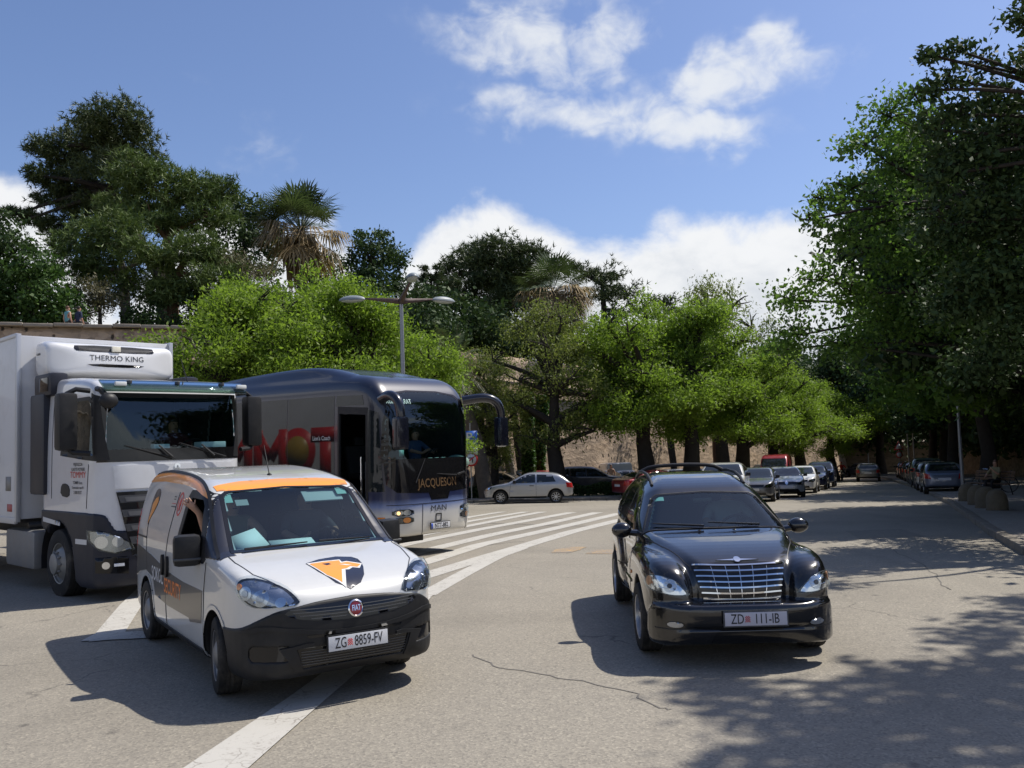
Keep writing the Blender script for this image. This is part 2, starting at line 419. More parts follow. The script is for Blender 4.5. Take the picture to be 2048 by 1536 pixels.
def patch_mesh(f, poly, fr, h=.03, off=.004, depth=.012, smooth=0, holes=(), rim=True):
    """a thin shell lying on the body: outline given in the frame's plane"""
    loops = [poly] + list(holes); pts = []; edges = []
    for L in loops:
        L = np.asarray(L, float)
        if smooth: L = chaikin(L, smooth)
        L = resample(L, h); b = len(pts); pts += list(L); edges += [(b + i, b + (i + 1) % len(L)) for i in range(len(L))]
    pts = np.array(pts); nb = len(pts)
    lo = pts.min(0); hi = pts.max(0)
    gx, gy = np.meshgrid(np.arange(lo[0] + h / 2, hi[0], h), np.arange(lo[1] + h / 2, hi[1], h)); gx = gx + (np.arange(gx.shape[0]) % 2)[:, None] * h * .4
    gp = np.stack([gx.ravel(), gy.ravel()], 1)
    ins = None
    if len(gp):
        L0 = np.asarray(poly, float); L0 = chaikin(L0, smooth) if smooth else L0
        d = _exact(L0)(gp[:, 0], gp[:, 1])
        ok = d < -.45 * h
        for H in holes:
            H = np.asarray(H, float); H = chaikin(H, smooth) if smooth else H
            ok &= _exact(H)(gp[:, 0], gp[:, 1]) > .45 * h
        pts = np.vstack([pts, gp[ok]])
    res = delaunay_2d_cdt([Vector(p) for p in pts], edges, [], 0, 1e-5)
    V2 = np.array([tuple(v) for v in res[0]]); T = np.array([tuple(t) for t in res[2] if len(t) == 3], int)
    L0 = np.asarray(poly, float); L0 = chaikin(L0, smooth) if smooth else L0
    cen = V2[T].mean(1); ok = _exact(L0)(cen[:, 0], cen[:, 1]) < 0
    for H in holes:
        H = np.asarray(H, float); H = chaikin(H, smooth) if smooth else H
        ok &= _exact(H)(cen[:, 0], cen[:, 1]) > 0
    T = T[ok]
    q, g = cast(f, V2, fr)
    P = q + g * off
    nrm = np.cross(P[T[:, 1]] - P[T[:, 0]], P[T[:, 2]] - P[T[:, 0]]); fl = (nrm * g[T].mean(1)).sum(1) < 0
    T[fl] = T[fl][:, ::-1]
    F = [tuple(t) for t in T]; V = list(P)
    if rim and depth:
        ed = {}
        for t in T:
            for a, b in ((t[0], t[1]), (t[1], t[2]), (t[2], t[0])): ed[(a, b)] = 1
        mp = {}
        for (a, b) in list(ed):
            if (b, a) in ed: continue
            for k in (a, b):
                if k not in mp: mp[k] = len(V); V.append(q[k] + g[k] * (off - depth))
            F.append((b, a, mp[a], mp[b]))
    return np.array(V), F
def patch(name, f, poly, fr, mat, parent, h=.03, off=.004, depth=.012, smooth=0, holes=(), mirror=False, flat=False):
    V, F = patch_mesh(f, poly, frame(fr) if isinstance(fr, str) else fr, h, off, depth, smooth, holes)
    o = obj(name, V, F, mat, parent, not flat)
    if not flat: soften(o, 40)
    out = [o]
    if mirror:
        V2 = V * np.array([1, -1, 1]); o2 = obj(name, V2, [t[::-1] for t in F], mat, parent, not flat)
        if not flat: soften(o2, 40)
        out.append(o2)
    return out
_TXT = {}
def text_verts(s, size, bold=0.0, align='CENTER', sx=1.0, shear=0.0):
    cu = bpy.data.curves.new('t', 'FONT'); cu.body = s; cu.size = size; cu.align_x = align; cu.align_y = 'CENTER'; cu.offset = bold; cu.shear = shear; cu.resolution_u = 3
    o = bpy.data.objects.new('t', cu); COL.objects.link(o)
    me = bpy.data.meshes.new_from_object(o.evaluated_get(bpy.context.evaluated_depsgraph_get()))
    V = np.array([(v.co.x * sx, v.co.y) for v in me.vertices]); F = [tuple(p.vertices) for p in me.polygons]
    bpy.data.objects.remove(o); bpy.data.curves.remove(cu); bpy.data.meshes.remove(me)
    return V, F
def text_on(name, f, s, c, size, fr, mat, parent, off=.006, bold=0., sx=1., flip=False, rot=0., shear=0.):
    V, F = text_verts(s, size, bold, 'CENTER', sx, shear)
    if flip: V = V * np.array([-1, 1])
    if rot: V = V @ np.array([[math.cos(rot), math.sin(rot)], [-math.sin(rot), math.cos(rot)]])
    V = V + np.array(c); fr = frame(fr) if isinstance(fr, str) else fr
    q, g = cast(f, V, fr)
    return obj(name, q + g * off, F, mat, parent)
def text_flat(name, s, M, size, mat, parent, bold=0., sx=1.):
    """lettering on a flat face; M places the x-y plane of the text"""
    V, F = text_verts(s, size, bold, 'CENTER', sx)
    P = [M @ Vector((v[0], v[1], 0)) for v in V]
    return obj(name, P, F, mat, parent)
def fbox(P, u, v, d, half, mat, name, parent, bev=.004):
    """a bevelled box centred at P with axes u, v, d"""
    M = Matrix((Vector(u), Vector(v), Vector(d))).transposed().to_4x4(); M.translation = Vector(P)
    return MB().box([-h for h in half], half, M, bev).build(name, mat, parent, True)
def wheel(parent, c, r, w, side, rim_mat, tyre_mat, rim_r=None, spokes=8, steer=0., kind='spoke', dark=None, name='wheel'):
    """tyre with a rim; side -1 = the car's right"""
    rr = rim_r or r * .66
    t = MB().lathe([(rr, -w * .42), (rr + .01, -w * .48), (r * .9, -w * .5), (r * .965, -w * .45), (r, -w * .3), (r - .006, -w * .16), (r, -w * .14), (r, -.01), (r - .006, 0), (r, .01), (r, w * .14), (r - .006, w * .16), (r, w * .3), (r * .965, w * .45), (r * .9, w * .5), (rr + .01, w * .48), (rr, w * .42)], 36, 'y', close=True)
    o = t.build(name, tyre_mat, parent, True); o.location = c; o.rotation_euler = (0, 0, steer)
    m = MB(); s = side; face = s * w * .36
    m.lathe([(rr, s * w * .46), (rr * .955, s * w * .44), (rr * .93, s * w * .2), (rr * .93, -s * w * .4)], 32, 'y')
    if kind == 'steel':                                   # pressed steel wheel with round holes and a hub cap
        m.lathe([(rr * .93, face), (rr * .72, face - s * .03), (rr * .5, face + s * .012), (rr * .3, face + s * .03), (rr * .12, face + s * .035), (.0, face + s * .035)], 32, 'y')
    elif kind == 'truck':
        m.lathe([(rr * .95, face), (rr * .86, face - s * .05), (rr * .62, face + s * .05), (rr * .52, face + s * .06), (rr * .5, face + s * .11), (rr * .34, face + s * .13), (0, face + s * .13)], 32, 'y')
        for k in range(10):
            q = 2 * math.pi * k / 10; m.ell((math.cos(q) * rr * .57, face + s * .07, math.sin(q) * rr * .57), (.018, .03, .018), 4)
    else:
        m.lathe([(0, face - s * .005), (rr * .2, face - s * .005), (rr * .24, face - s * .03)], 20, 'y')
        for k in range(spokes):
            q = 2 * math.pi * (k + .5) / spokes; M = Matrix.Rotation(-q, 4, 'Y')
            wd = rr * (1.25 / spokes)
            m.box((rr * .12, face - s * .02 - .012, -wd * .5), (rr * .97, face - s * .02 + .012, wd * .5), M, .005)
    rm = m.build('rim', rim_mat, o, True)
    d = MB().lathe([(rr * .92, face - s * .07), (0, face - s * .07)], 24, 'y').build('brake_disc', dark or tyre_mat, o)
    if kind == 'steel':
        hs = MB()
        for k in range(8):
            q = 2 * math.pi * k / 8; hs.ell((math.cos(q) * rr * .74, face - s * .024, math.sin(q) * rr * .74), (.03, .012, .03), 5)
        hs.build('vent_hole', dark or tyre_mat, o)
    return o
def plate(parent, P, nrm, w, h, text, col_txt, mat_plate, mat_frame, up=(0, 0, 1), bold=.004, crest=None, size=None, sx=.8, band=None):
    """number plate with its characters; P is the centre of the front face"""
    n = Vector(nrm).normalized(); upv = Vector(up); u = upv.cross(n).normalized(); v = n.cross(u).normalized(); P = Vector(P)
    fr = fbox(P - n * .010, u, v, n, (w / 2 + .012, h / 2 + .012, .008), mat_frame, 'plate_holder', parent, .003)
    pl = fbox(P - n * .002, u, v, n, (w / 2, h / 2, .004), mat_plate, 'number_plate', parent, .002)
    M = Matrix((u, v, n)).transposed().to_4x4(); M.translation = P + n * .0035
    for (s, dx) in text:
        text_flat('plate_text', s, M @ Matrix.Translation((dx, -.002, 0)), size or h * .86, col_txt, pl, bold, sx)
    if crest is not None:
        c = MB(); q = .0085
        for i in range(5):
            for j in range(6):
                if (i + j) % 2 == 0: c.box((crest + (i - 2.5) * q, (j - 3) * q, -.001), (crest + (i - 1.5) * q, (j - 2) * q, .0012), M)
        c.build('crest', pbr('crest_red', (.55, .03, .03), .5), pl)
    if band is not None: MB().box((-w / 2 + .002, -h / 2 + .003, -.001), (-w / 2 + .045, h / 2 - .003, .001), M).build('blue_band', band, pl)
    return pl
# ------------------------------------------------------------------ ground, road and markings
def asphalt_mat(name, col, dark=1.0):
    m = bpy.data.materials.new(name); m.use_nodes = True; t = NT(m.node_tree); b = t.n['Principled BSDF']
    P = t.new('ShaderNodeNewGeometry').outputs['Position']
    big = t.noise(P, .23, 5, .6, .6); mid = t.noise(P, 2.1, 6, .65); fine = t.noise(P, 95, 3, .7); agg = t.new('ShaderNodeTexVoronoi'); agg.inputs['Scale'].default_value = 58; t.link(P, agg.inputs['Vector'])
    c = t.ramp(big, [(.3, [x * .8 for x in col]), (.5, col), (.72, [x * 1.12 for x in col])])
    c = t.mix(t.math('MULTIPLY', t.step(mid, .52, .8), .35), c, (*[x * .7 for x in col], 1))
    sp = t.ramp(agg.outputs['Color'], [(0, (.6, .6, .61)), (.35, (.94, .93, .92)), (.7, (1.08, 1.07, 1.05)), (1, (1.5, 1.48, 1.42))])
    c = t.mix(.85, c, sp, 'MULTIPLY')
    # old tyre polish running along the street, oil spots and short cracks
    wv = t.new('ShaderNodeMapping'); wv.inputs['Rotation'].default_value = (0, 0, R(22)); wv.inputs['Scale'].default_value = (.9, .06, 1); t.link(P, wv.inputs[0])
    tr = t.step(t.noise(wv.outputs[0], 1.0, 4, .5), .5, .75)
    c = t.mix(t.math('MULTIPLY', tr, .36), c, (*[x * .72 for x in col], 1))
    spots = t.new('ShaderNodeTexVoronoi'); spots.inputs['Scale'].default_value = 1.15; t.link(P, spots.inputs['Vector'])
    dd = t.math('ADD', spots.outputs['Distance'], t.math('MULTIPLY', t.noise(P, 18, 4, .7), .12))
    sm = t.math('MULTIPLY', t.math('SUBTRACT', 1.0, t.step(dd, .07, .135)), t.step(t.noise(P, .5, 3, .5), .46, .6))
    c = t.mix(t.math('MULTIPLY', sm, .62), c, (.045, .042, .04, 1))
    cr = t.new('ShaderNodeTexVoronoi', feature='DISTANCE_TO_EDGE'); cr.inputs['Scale'].default_value = .42
    pv = t.new('ShaderNodeVectorMath', operation='ADD'); t.link(P, pv.inputs[0])
    nn = t.new('ShaderNodeTexNoise'); nn.inputs['Scale'].default_value = 1.4; nn.inputs['Detail'].default_value = 6; t.link(P, nn.inputs['Vector']); t.link(nn.outputs['Color'], pv.inputs[1]); t.link(pv.outputs[0], cr.inputs['Vector'])
    ck = t.math('MULTIPLY', t.math('SUBTRACT', 1.0, t.step(cr.outputs['Distance'], .002, .009)), t.step(t.noise(P, .31, 3, .6), .54, .62))
    c = t.mix(t.math('MULTIPLY', ck, .5), c, (.05, .046, .042, 1))
    t.link(c, b.inputs['Base Color']); b.inputs['Roughness'].default_value = .82; b.inputs['Specular IOR Level'].default_value = .35
    bn = t.new('ShaderNodeBump'); bn.inputs['Strength'].default_value = .55; bn.inputs['Distance'].default_value = .006
    t.val(bn.inputs['Height'], t.math('ADD', t.math('MULTIPLY', agg.outputs['Distance'], .6), fine)); t.link(bn.outputs[0], b.inputs['Normal'])
    return m
M_ASPH = asphalt_mat('asphalt', (.25, .228, .187))
M_PAVE = asphalt_mat('pavement_concrete', (.3, .27, .23))
def marking_mat(name, col, wear):
    m = bpy.data.materials.new(name); m.use_nodes = True; t = NT(m.node_tree); b = t.n['Principled BSDF']
    P = t.new('ShaderNodeNewGeometry').outputs['Position']
    n = t.math('MULTIPLY_ADD', t.noise(P, 26, 7, .7), .75, t.math('MULTIPLY', t.noise(P, 3, 4, .6), .35))
    pv = t.new('ShaderNodeVectorMath', operation='ADD'); t.link(P, pv.inputs[0])
    nn = t.new('ShaderNodeTexNoise'); nn.inputs['Scale'].default_value = 3; nn.inputs['Detail'].default_value = 5; t.link(P, nn.inputs['Vector'])
    sc = t.new('ShaderNodeVectorMath', operation='SCALE'); t.link(nn.outputs['Color'], sc.inputs[0]); sc.inputs['Scale'].default_value = .35; t.link(sc.outputs[0], pv.inputs[1])
    cr = t.new('ShaderNodeTexVoronoi', feature='DISTANCE_TO_EDGE'); cr.inputs['Scale'].default_value = 4.2; t.link(pv.outputs[0], cr.inputs['Vector'])
    ck = t.math('MULTIPLY', t.math('SUBTRACT', 1.0, t.step(cr.outputs['Distance'], .006, .03)), t.step(t.noise(P, 1.3, 3, .6), .4, .55))
    w = t.math('MAXIMUM', t.math('SUBTRACT', 1.0, t.step(n, wear - .12, wear + .05)), t.math('MULTIPLY', ck, .75))
    c = t.mix(t.noise(P, 1.7, 5, .6), (*col, 1), (*[x * .8 for x in col], 1))
    t.link(t.mix(w, c, (.22, .195, .165, 1)), b.inputs['Base Color']); b.inputs['Roughness'].default_value = .75
    bn = t.new('ShaderNodeBump'); bn.inputs['Strength'].default_value = .4; bn.inputs['Distance'].default_value = .004; t.val(bn.inputs['Height'], t.noise(P, 90, 3, .7)); t.link(bn.outputs[0], b.inputs['Normal'])
    return m
M_WHITE_MARK = marking_mat('road_paint_white', (.5, .48, .43), .47)
M_YEL_MARK = marking_mat('road_paint_orange', (.55, .33, .1), .63)
def sheet(name, xs, ys, mat, dz=0.0, kind=None):
    xs = np.asarray(xs, float); ys = np.asarray(ys, float); X, Y = np.meshgrid(xs, ys, indexing='ij')
    V = np.stack([X, Y, gz(X, Y) + dz], -1).reshape(-1, 3); n = len(ys)
    i, j = np.meshgrid(np.arange(len(xs) - 1), np.arange(n - 1), indexing='ij'); a = (i * n + j).ravel()
    F = np.stack([a, a + n, a + n + 1, a + 1], 1)
    return tag(obj(name, V, F, mat, None, True), kind=kind)
M_EARTH = pbr('dry_earth', (.2, .16, .11), .95, var=.25, vscale=.4)
_far = [-1500, -700, -300, -150]
sheet('ground', _far + list(np.arange(-90, 125, 15)) + [150, 300, 700, 1500], [-600, -200] + list(np.arange(-60, 160, 10)) + [220, 400, 900, 2000], M_EARTH, -.18, 'structure')
road = sheet('road', np.arange(-60, 91, 1.5), np.concatenate([np.arange(-30, 6, 3), np.arange(6, 26, .5), np.arange(26, 131, 2)]), M_ASPH, 0, 'structure')
def ribbon(P, w, dz=.005, name='marking', mat=None, step=.5):
    """a painted strip along a line on the ground, following its slope"""
    P = np.asarray(P, float)[:, :2]; W = np.broadcast_to(w, len(P)).astype(float)
    s = np.r_[0, np.cumsum(np.linalg.norm(np.diff(P, axis=0), axis=1))]; m = max(2, int(s[-1] / step) + 1); q = np.linspace(0, s[-1], m)
    x = np.interp(q, s, P[:, 0]); y = np.interp(q, s, P[:, 1]); ww = np.interp(q, s, W)
    tx = np.gradient(x); ty = np.gradient(y); l = np.hypot(tx, ty); nx, ny = -ty / l, tx / l
    A = np.stack([x + nx * ww / 2, y + ny * ww / 2], 1); B = np.stack([x - nx * ww / 2, y - ny * ww / 2], 1)
    V = np.vstack([np.c_[A, gz(A[:, 0], A[:, 1]) + dz], np.c_[B, gz(B[:, 0], B[:, 1]) + dz]])
    F = np.array([(m + i, m + i + 1, i + 1, i) for i in range(m - 1)])
    return obj(name, V, F, mat or M_WHITE_MARK, road)
G = lambda L: [on_ground(*p) for p in L]
for i, L in enumerate([
        [(850, 1191), (925, 1149), (993, 1114), (1044, 1096)],
        [(790, 1169), (850, 1152), (938, 1125), (1048, 1092), (1142, 1064), (1224, 1044), (1262, 1035)],
        [(780, 1143), (850, 1125), (960, 1090), (1070, 1066), (1158, 1046), (1240, 1027)],
        [(770, 1122), (850, 1102), (982, 1070), (1092, 1048), (1196, 1025)],
        [(760, 1101), (850, 1081), (960, 1059), (1048, 1043), (1144, 1025)],
        [(760, 1087), (850, 1069), (938, 1052), (1010, 1038), (1085, 1024)],
        [(880, 1055), (938, 1043), (1052, 1024)], [(900, 1042), (942, 1034), (1005, 1024)]]):
    ribbon(G(L), [.3, .42, .42, .42, .42, .38, .36, .36][i], .005 + .0006 * i)
ribbon([(-2.02, 4.2), (-1.93, 5.73), (-1.73, 7.07), (-1.55, 8.4), (-1.43, 9.6), (-1.36, 10.9), (-1.29, 12.2)], [.42, .42, .33, .3, .28, .28, .28], .0105)
ribbon([(-5.9, 14.6), (-5.24, 12.2), (-4.48, 9.75)], [.28, .29, .32], .0105)
ribbon([(-4.75, 9.95), (-4.05, 10.0), (-3.2, 10.12)], .42, .0115)
ribbon(G([(1120, 1106), (1142, 1097), (1162, 1094)]), [.35, .6, .25], .006, 'marking', M_YEL_MARK)
ribbon(G([(1197, 1108), (1215, 1100)]), .5, .006, 'marking', M_YEL_MARK)
M_CRACK = pbr('crack_filler', (.13, .12, .105), .9)
def crack(L, w):
    P = np.array(G(L)); Q = chaikin(P[:, :2], 3, False); Q = Q + RNG.normal(0, .03, Q.shape); ribbon(Q, w, .0035, 'crack', M_CRACK, .12)
# old repair patches and a drain cover
M_PATCH = asphalt_mat('asphalt_patch', (.2, .184, .155))
def repair(P, dz=.0022):
    P = np.array([on_ground(*p) for p in P]); V = np.c_[P[:, :2], gz(P[:, 0], P[:, 1]) + dz]; obj('repair_patch', V, [tuple(range(len(V)))[::-1]], M_PATCH, road)
repair([(1250, 1100), (1310, 1085), (1400, 1082), (1420, 1092), (1330, 1110)]); repair([(1690, 1062), (1800, 1058), (1850, 1072), (1720, 1078)])
crack([(945, 1312), (1000, 1334), (1090, 1350), (1180, 1366), (1260, 1385), (1330, 1420)], .016)
crack([(972, 1046), (1040, 1049), (1120, 1051), (1195, 1053)], .11)
crack([(930, 1100), (990, 1088), (1045, 1083)], .04)
crack([(1040, 1037), (1100, 1035), (1160, 1040)], .06)
crack([(1750, 1085), (1850, 1130), (1900, 1180)], .015)
# manhole cover in the far lane
mh = on_ground(1761, 1002); MB().lathe([(0, .012), (.3, .012), (.33, .006), (.34, 0)], 28).build('manhole_cover', pbr('cast_iron', (.07, .065, .06), .6, .5), road, True, mh)

# --- right-hand pavement with a kerb of separate stones
KERB = np.array([(3.0, -12.), (4.4, -2), (5.6, 6), (6.9, 10.6), (8.35, 14.8), (9.66, 18.2), (14.8, 30.4), (19.6, 42.6), (24.5, 56.), (29, 68.5), (33.5, 82)])
M_KERB = pbr('kerb_stone', (.2, .175, .14), .85, var=.25, vscale=3, bump=.5, bscale=30)
def strip(name, A, B, dz, mat, kind='structure', n=120):
    """ground strip between two lines"""
    def rs(P):
        P = np.asarray(P, float); s = np.r_[0, np.cumsum(np.linalg.norm(np.diff(P, axis=0), axis=1))]; q = np.linspace(0, s[-1], n)
        return np.stack([np.interp(q, s, P[:, 0]), np.interp(q, s, P[:, 1])], 1)
    A, B = rs(A), rs(B); V = []; k = 8
    for j in range(k):
        C = A + (B - A) * j / (k - 1); V.append(np.c_[C, gz(C[:, 0], C[:, 1]) + dz])
    V = np.concatenate(V); F = np.array([(j * n + i, (j + 1) * n + i, (j + 1) * n + i + 1, j * n + i + 1) for j in range(k - 1) for i in range(n - 1)])
    return tag(obj(name, V, F, mat, None, True), kind=kind)
pavement = strip('pavement', KERB + [.1, 0], KERB + [16, 2.], .125, M_PAVE)
def kerb_run(P, L, h, w, parent, jit=.01):
    P = np.asarray(P, float); s = np.r_[0, np.cumsum(np.linalg.norm(np.diff(P, axis=0), axis=1))]
    me = mesh_data('kerb_stone', *_boxvf((-L / 2 + .008, -w / 2, -.15), (L / 2 - .008, w / 2, h), .02), M_KERB, False)
    q = np.arange(L / 2, s[-1], L)
    for d in q:
        x, y = np.interp(d, s, P[:, 0]), np.interp(d, s, P[:, 1]); x2, y2 = np.interp(d + .1, s, P[:, 0]), np.interp(d + .1, s, P[:, 1])
        z = gzf(x, y); a = math.atan2(y2 - y, x2 - x)
        o = link_mesh('kerb_stone', me, parent, (x + random.uniform(-jit, jit), y, z + random.uniform(-jit, jit)))
        o.rotation_euler = (0, -math.atan2(gzf(x2, y2) - z, .1), a + random.uniform(-.01, .01))
def _boxvf(lo, hi, bev):
    m = MB().box(lo, hi, None, bev); return m.V, m.F
kerb_run(KERB[3:], 1.0, .135, .2, pavement)
# --- island on the far side of the junction: kerb, paving, hedge bed
IS = np.array([(-22, 41.5), (-6, 42.6), (-2.4, 43.1), (2, 42.9), (6.5, 43.3), (9.5, 45.5), (13.5, 55), (18, 68), (22, 82)])
island = strip('parking_pavement', IS + [0, .15], IS + np.array([(-6, 7), (-1.5, 6), (-.4, 5), (0, 4.6), (-.6, 4.2), (-2.6, 2.4), (-2.6, 1), (-2.6, 1), (-2.6, 1)]), .11, M_PAVE)
kerb_run(IS[1:6], .8, .13, .22, island, .03)
# --- old town wall: battered stone face with a string course
def wall_mat(name, col, holes=1.0):
    m = bpy.data.materials.new(name); m.use_nodes = True; t = NT(m.node_tree); b = t.n['Principled BSDF']
    P = t.new('ShaderNodeTexCoord').outputs['Object']
    n1 = t.noise(P, .35, 6, .62, .8); n2 = t.noise(P, 2.4, 7, .7); v = t.new('ShaderNodeTexVoronoi'); v.inputs['Scale'].default_value = 2.3; t.link(P, v.inputs['Vector'])
    mp = t.new('ShaderNodeMapping'); mp.inputs['Scale'].default_value = (1, 1, 1.9); t.link(P, mp.inputs[0]); t.link(mp.outputs[0], v.inputs['Vector'])
    c = t.ramp(n1, [(.25, [x * .72 for x in col]), (.5, col), (.75, (col[0] * 1.2, col[1] * 1.12, col[2] * 1.0))])
    c = t.mix(t.math('MULTIPLY', t.step(n2, .45, .75), .5), c, (col[0] * .55, col[1] * .55, col[2] * .58, 1))
    g = t.new('ShaderNodeRGBToBW'); t.link(v.outputs['Color'], g.inputs[0]); c = t.mix(.35, c, g.outputs[0], 'OVERLAY')
    mh = t.new('ShaderNodeMapping'); mh.inputs['Scale'].default_value = (1, 1, .55); t.link(P, mh.inputs[0])
    hv = t.new('ShaderNodeTexVoronoi'); hv.inputs['Scale'].default_value = 2.2; t.link(mh.outputs[0], hv.inputs['Vector'])
    hd = t.math('ADD', hv.outputs['Distance'], t.math('MULTIPLY', t.noise(P, 6, 4, .7), .25))
    h = t.math('MULTIPLY', t.math('SUBTRACT', 1.0, t.step(hd, .22, .33)), holes)
    c = t.mix(h, c, (.05, .038, .028, 1))
    red = t.math('MULTIPLY', t.step(t.noise(P, .21, 4, .6), .56, .7), t.step(t.noise(P, 3.5, 4, .6), .5, .7))
    c = t.mix(t.math('MULTIPLY', red, .4), c, (.26, .09, .05, 1))
    t.link(c, b.inputs['Base Color']); b.inputs['Roughness'].default_value = .95
    bn = t.new('ShaderNodeBump'); bn.inputs['Strength'].default_value = .8; bn.inputs['Distance'].default_value = .1
    t.val(bn.inputs['Height'], t.math('SUBTRACT', t.math('MULTIPLY_ADD', v.outputs['Distance'], .25, t.math('MULTIPLY_ADD', t.noise(P, 9, 5, .7), .5, n2)), t.math('MULTIPLY', h, 1.2))); t.link(bn.outputs[0], b.inputs['Normal'])
    return m
M_WALL = wall_mat('old_stone', (.42, .32, .23)); M_WALL2 = wall_mat('shaded_stone', (.26, .2, .14), .5)  # the second is a darker copy with shade put into its colour
def wall_face(name, P, base, top, batter, mat, parent, rel=.18, nz=26, step=.45, thick=.7):
    P = np.asarray(P, float); s = np.r_[0, np.cumsum(np.linalg.norm(np.diff(P, axis=0), axis=1))]; m = int(s[-1] / step); q = np.linspace(0, s[-1], m)
    x = np.interp(q, s, P[:, 0]); y = np.interp(q, s, P[:, 1]); bz = np.interp(q, s, np.broadcast_to(base, len(P))); tz = np.interp(q, s, np.broadcast_to(top, len(P)))
    tx = np.gradient(x); ty = np.gradient(y); l = np.hypot(tx, ty); nx, ny = ty / l, -tx / l       # towards the camera side
    rows = []
    for j in range(nz + 3):
        f = min(j, nz) / nz; z = bz + (tz - bz) * f
        off = batter * (1 - f) + RNG.normal(0, rel * .16, m) * (0 if j == 0 else 1)
        if j == nz + 1: off = np.full(m, -thick); 
        if j == nz + 2: off = np.full(m, -thick); z = bz
        zz = z + (RNG.normal(0, .05, m) if j == nz else 0)
        rows.append(np.stack([x + nx * off, y + ny * off, zz], 1))
    V = np.concatenate(rows); n = len(rows)
    F = np.array([(j * m + i, j * m + i + 1, (j + 1) * m + i + 1, (j + 1) * m + i) for j in range(n - 1) for i in range(m - 1)])
    return obj(name, V, F, mat, parent, True)
WL = np.array([(-75, 22), (-40, 34), (-24, 40.5), (-16, 43.5), (-9, 49), (0, 57), (9, 65), (20, 76), (30, 86), (36, 100)])
WTOP = np.array([8.0, 8.1, 8.2, 8.2, 8.1, 7.6, 6.9, 6.6, 6.4, 6.4])
town_wall = empty('town_wall', (0, 0, 0), 0, 'weathered old stone town wall with pitted face behind the parked cars', 'wall')
wall_face('face', WL, [gzf(x, y) - .3 for x, y in WL], WTOP, 1.3, M_WALL, town_wall, .07)
WLc = WL + np.array([.42, -.5]); 
cz = WTOP - 1.7
m = MB()
for a, b, za, zb in zip(WLc[:-1], WLc[1:], cz[:-1], cz[1:]): m.tube([(a[0], a[1], za), (b[0], b[1], zb)], .16, 8)
m.build('string_course', M_WALL, town_wall, True)
me_cap = mesh_data('coping_stone', *_boxvf((-.62, -.5, 0), (.62, .5, .16), .03), pbr('coping', (.27, .235, .19), .95, var=.3, vscale=2, bump=.6, bscale=12))
sL = np.r_[0, np.cumsum(np.linalg.norm(np.diff(WL, axis=0), axis=1))]
for d in np.arange(35, 68, 1.26):
    x, y, z = np.interp(d, sL, WL[:, 0]), np.interp(d, sL, WL[:, 1]), np.interp(d, sL, WTOP); x2, y2, z2 = np.interp(d + .2, sL, WL[:, 0]), np.interp(d + .2, sL, WL[:, 1]), np.interp(d + .2, sL, WTOP)
    o = link_mesh('coping_stone', me_cap, town_wall, (x - .1, y + .15, z - .02 + random.uniform(-.03, .03))); o.rotation_euler = (random.uniform(-.02, .02), -math.atan2(z2 - z, .2), math.atan2(y2 - y, x2 - x))
# park behind the wall, on top of the rampart
M_PARK = pbr('park_ground', (.075, .075, .035), .95, var=.4, vscale=.5)
V = []; nn = 60
for k, off in enumerate((.55, 6, 18, 45, 120)):
    q = np.linspace(0, sL[-1], nn); x = np.interp(q, sL, WL[:, 0]); y = np.interp(q, sL, WL[:, 1]); z = np.interp(q, sL, WTOP)
    V.append(np.stack([x - off * .42, y + off * .9, z - .15 + [0, .3, 1.0, 1.2, .5][k]], 1))
V = np.concatenate(V); F = np.array([(k * nn + i, k * nn + i + 1, (k + 1) * nn + i + 1, (k + 1) * nn + i) for k in range(4) for i in range(nn - 1)])
tag(obj('hill', V, F, M_PARK, None, True), kind='structure')
# garden wall along the right-hand pavement and across the end of the street
gw = empty('garden_wall', (0, 0, 0), 0, 'dark stone garden wall in deep shade behind the bench', 'wall')
GW = np.array([(19, 4), (22.5, 18), (26, 32), (30.5, 47), (36, 63), (41, 78), (44, 92)])
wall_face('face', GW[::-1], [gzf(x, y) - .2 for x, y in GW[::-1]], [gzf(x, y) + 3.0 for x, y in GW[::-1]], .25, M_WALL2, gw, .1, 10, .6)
ew = empty('end_wall', (0, 0, 0), 0, 'low grey stone wall closing the far end of the street', 'wall')
EW = np.array([(14, 108), (30, 106), (44, 104), (60, 98)])
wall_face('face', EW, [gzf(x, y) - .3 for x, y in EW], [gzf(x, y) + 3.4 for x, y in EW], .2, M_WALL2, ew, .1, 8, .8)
# ------------------------------------------------------------------ shared vehicle materials
M_TYRE = pbr('tyre_rubber', (.018, .018, .018), .8, spec=.3, var=.25, vscale=20, dirt=.25)
M_BLACKP = pbr('black_plastic', (.014, .0145, .016), .5, spec=.3, var=.2, vscale=14, dirt=.04)
M_GREYP = pbr('grey_plastic', (.07, .072, .075), .55, spec=.4)
M_GLOSSK = pbr('gloss_black', (.008, .008, .009), .08, spec=.5)
M_LINING = pbr('cabin_lining', (.025, .027, .03), .8)
M_DASH = pbr('dashboard', (.012, .012, .014), .8)
M_SEAT = pbr('seat_fabric', (.03, .034, .042), .9)
M_STEEL = pbr('wheel_steel', (.22, .225, .235), .45, .7, dirt=.3)
M_ALLOY = pbr('wheel_alloy', (.5, .51, .53), .3, .8, dirt=.25)
M_CHROME = pbr('chrome', (.82, .83, .85), .06, 1.0)
M_REFLECT = pbr('lamp_reflector', (.75, .77, .8), .12, 1.0)
M_AMBER = pbr('amber_lens', (.75, .25, .04), .15)
M_RED = pbr('red_lens', (.42, .015, .015), .12, coat=.6)
M_PLATE = pbr('plate_white', (.62, .63, .65), .35, var=.05)
M_INK = pbr('black_ink', (.01, .01, .012), .5)
M_PAPER = pbr('paper', (.82, .88, .86), .8)
M_STICK = pbr('sticker_green', (.3, .55, .48), .6)
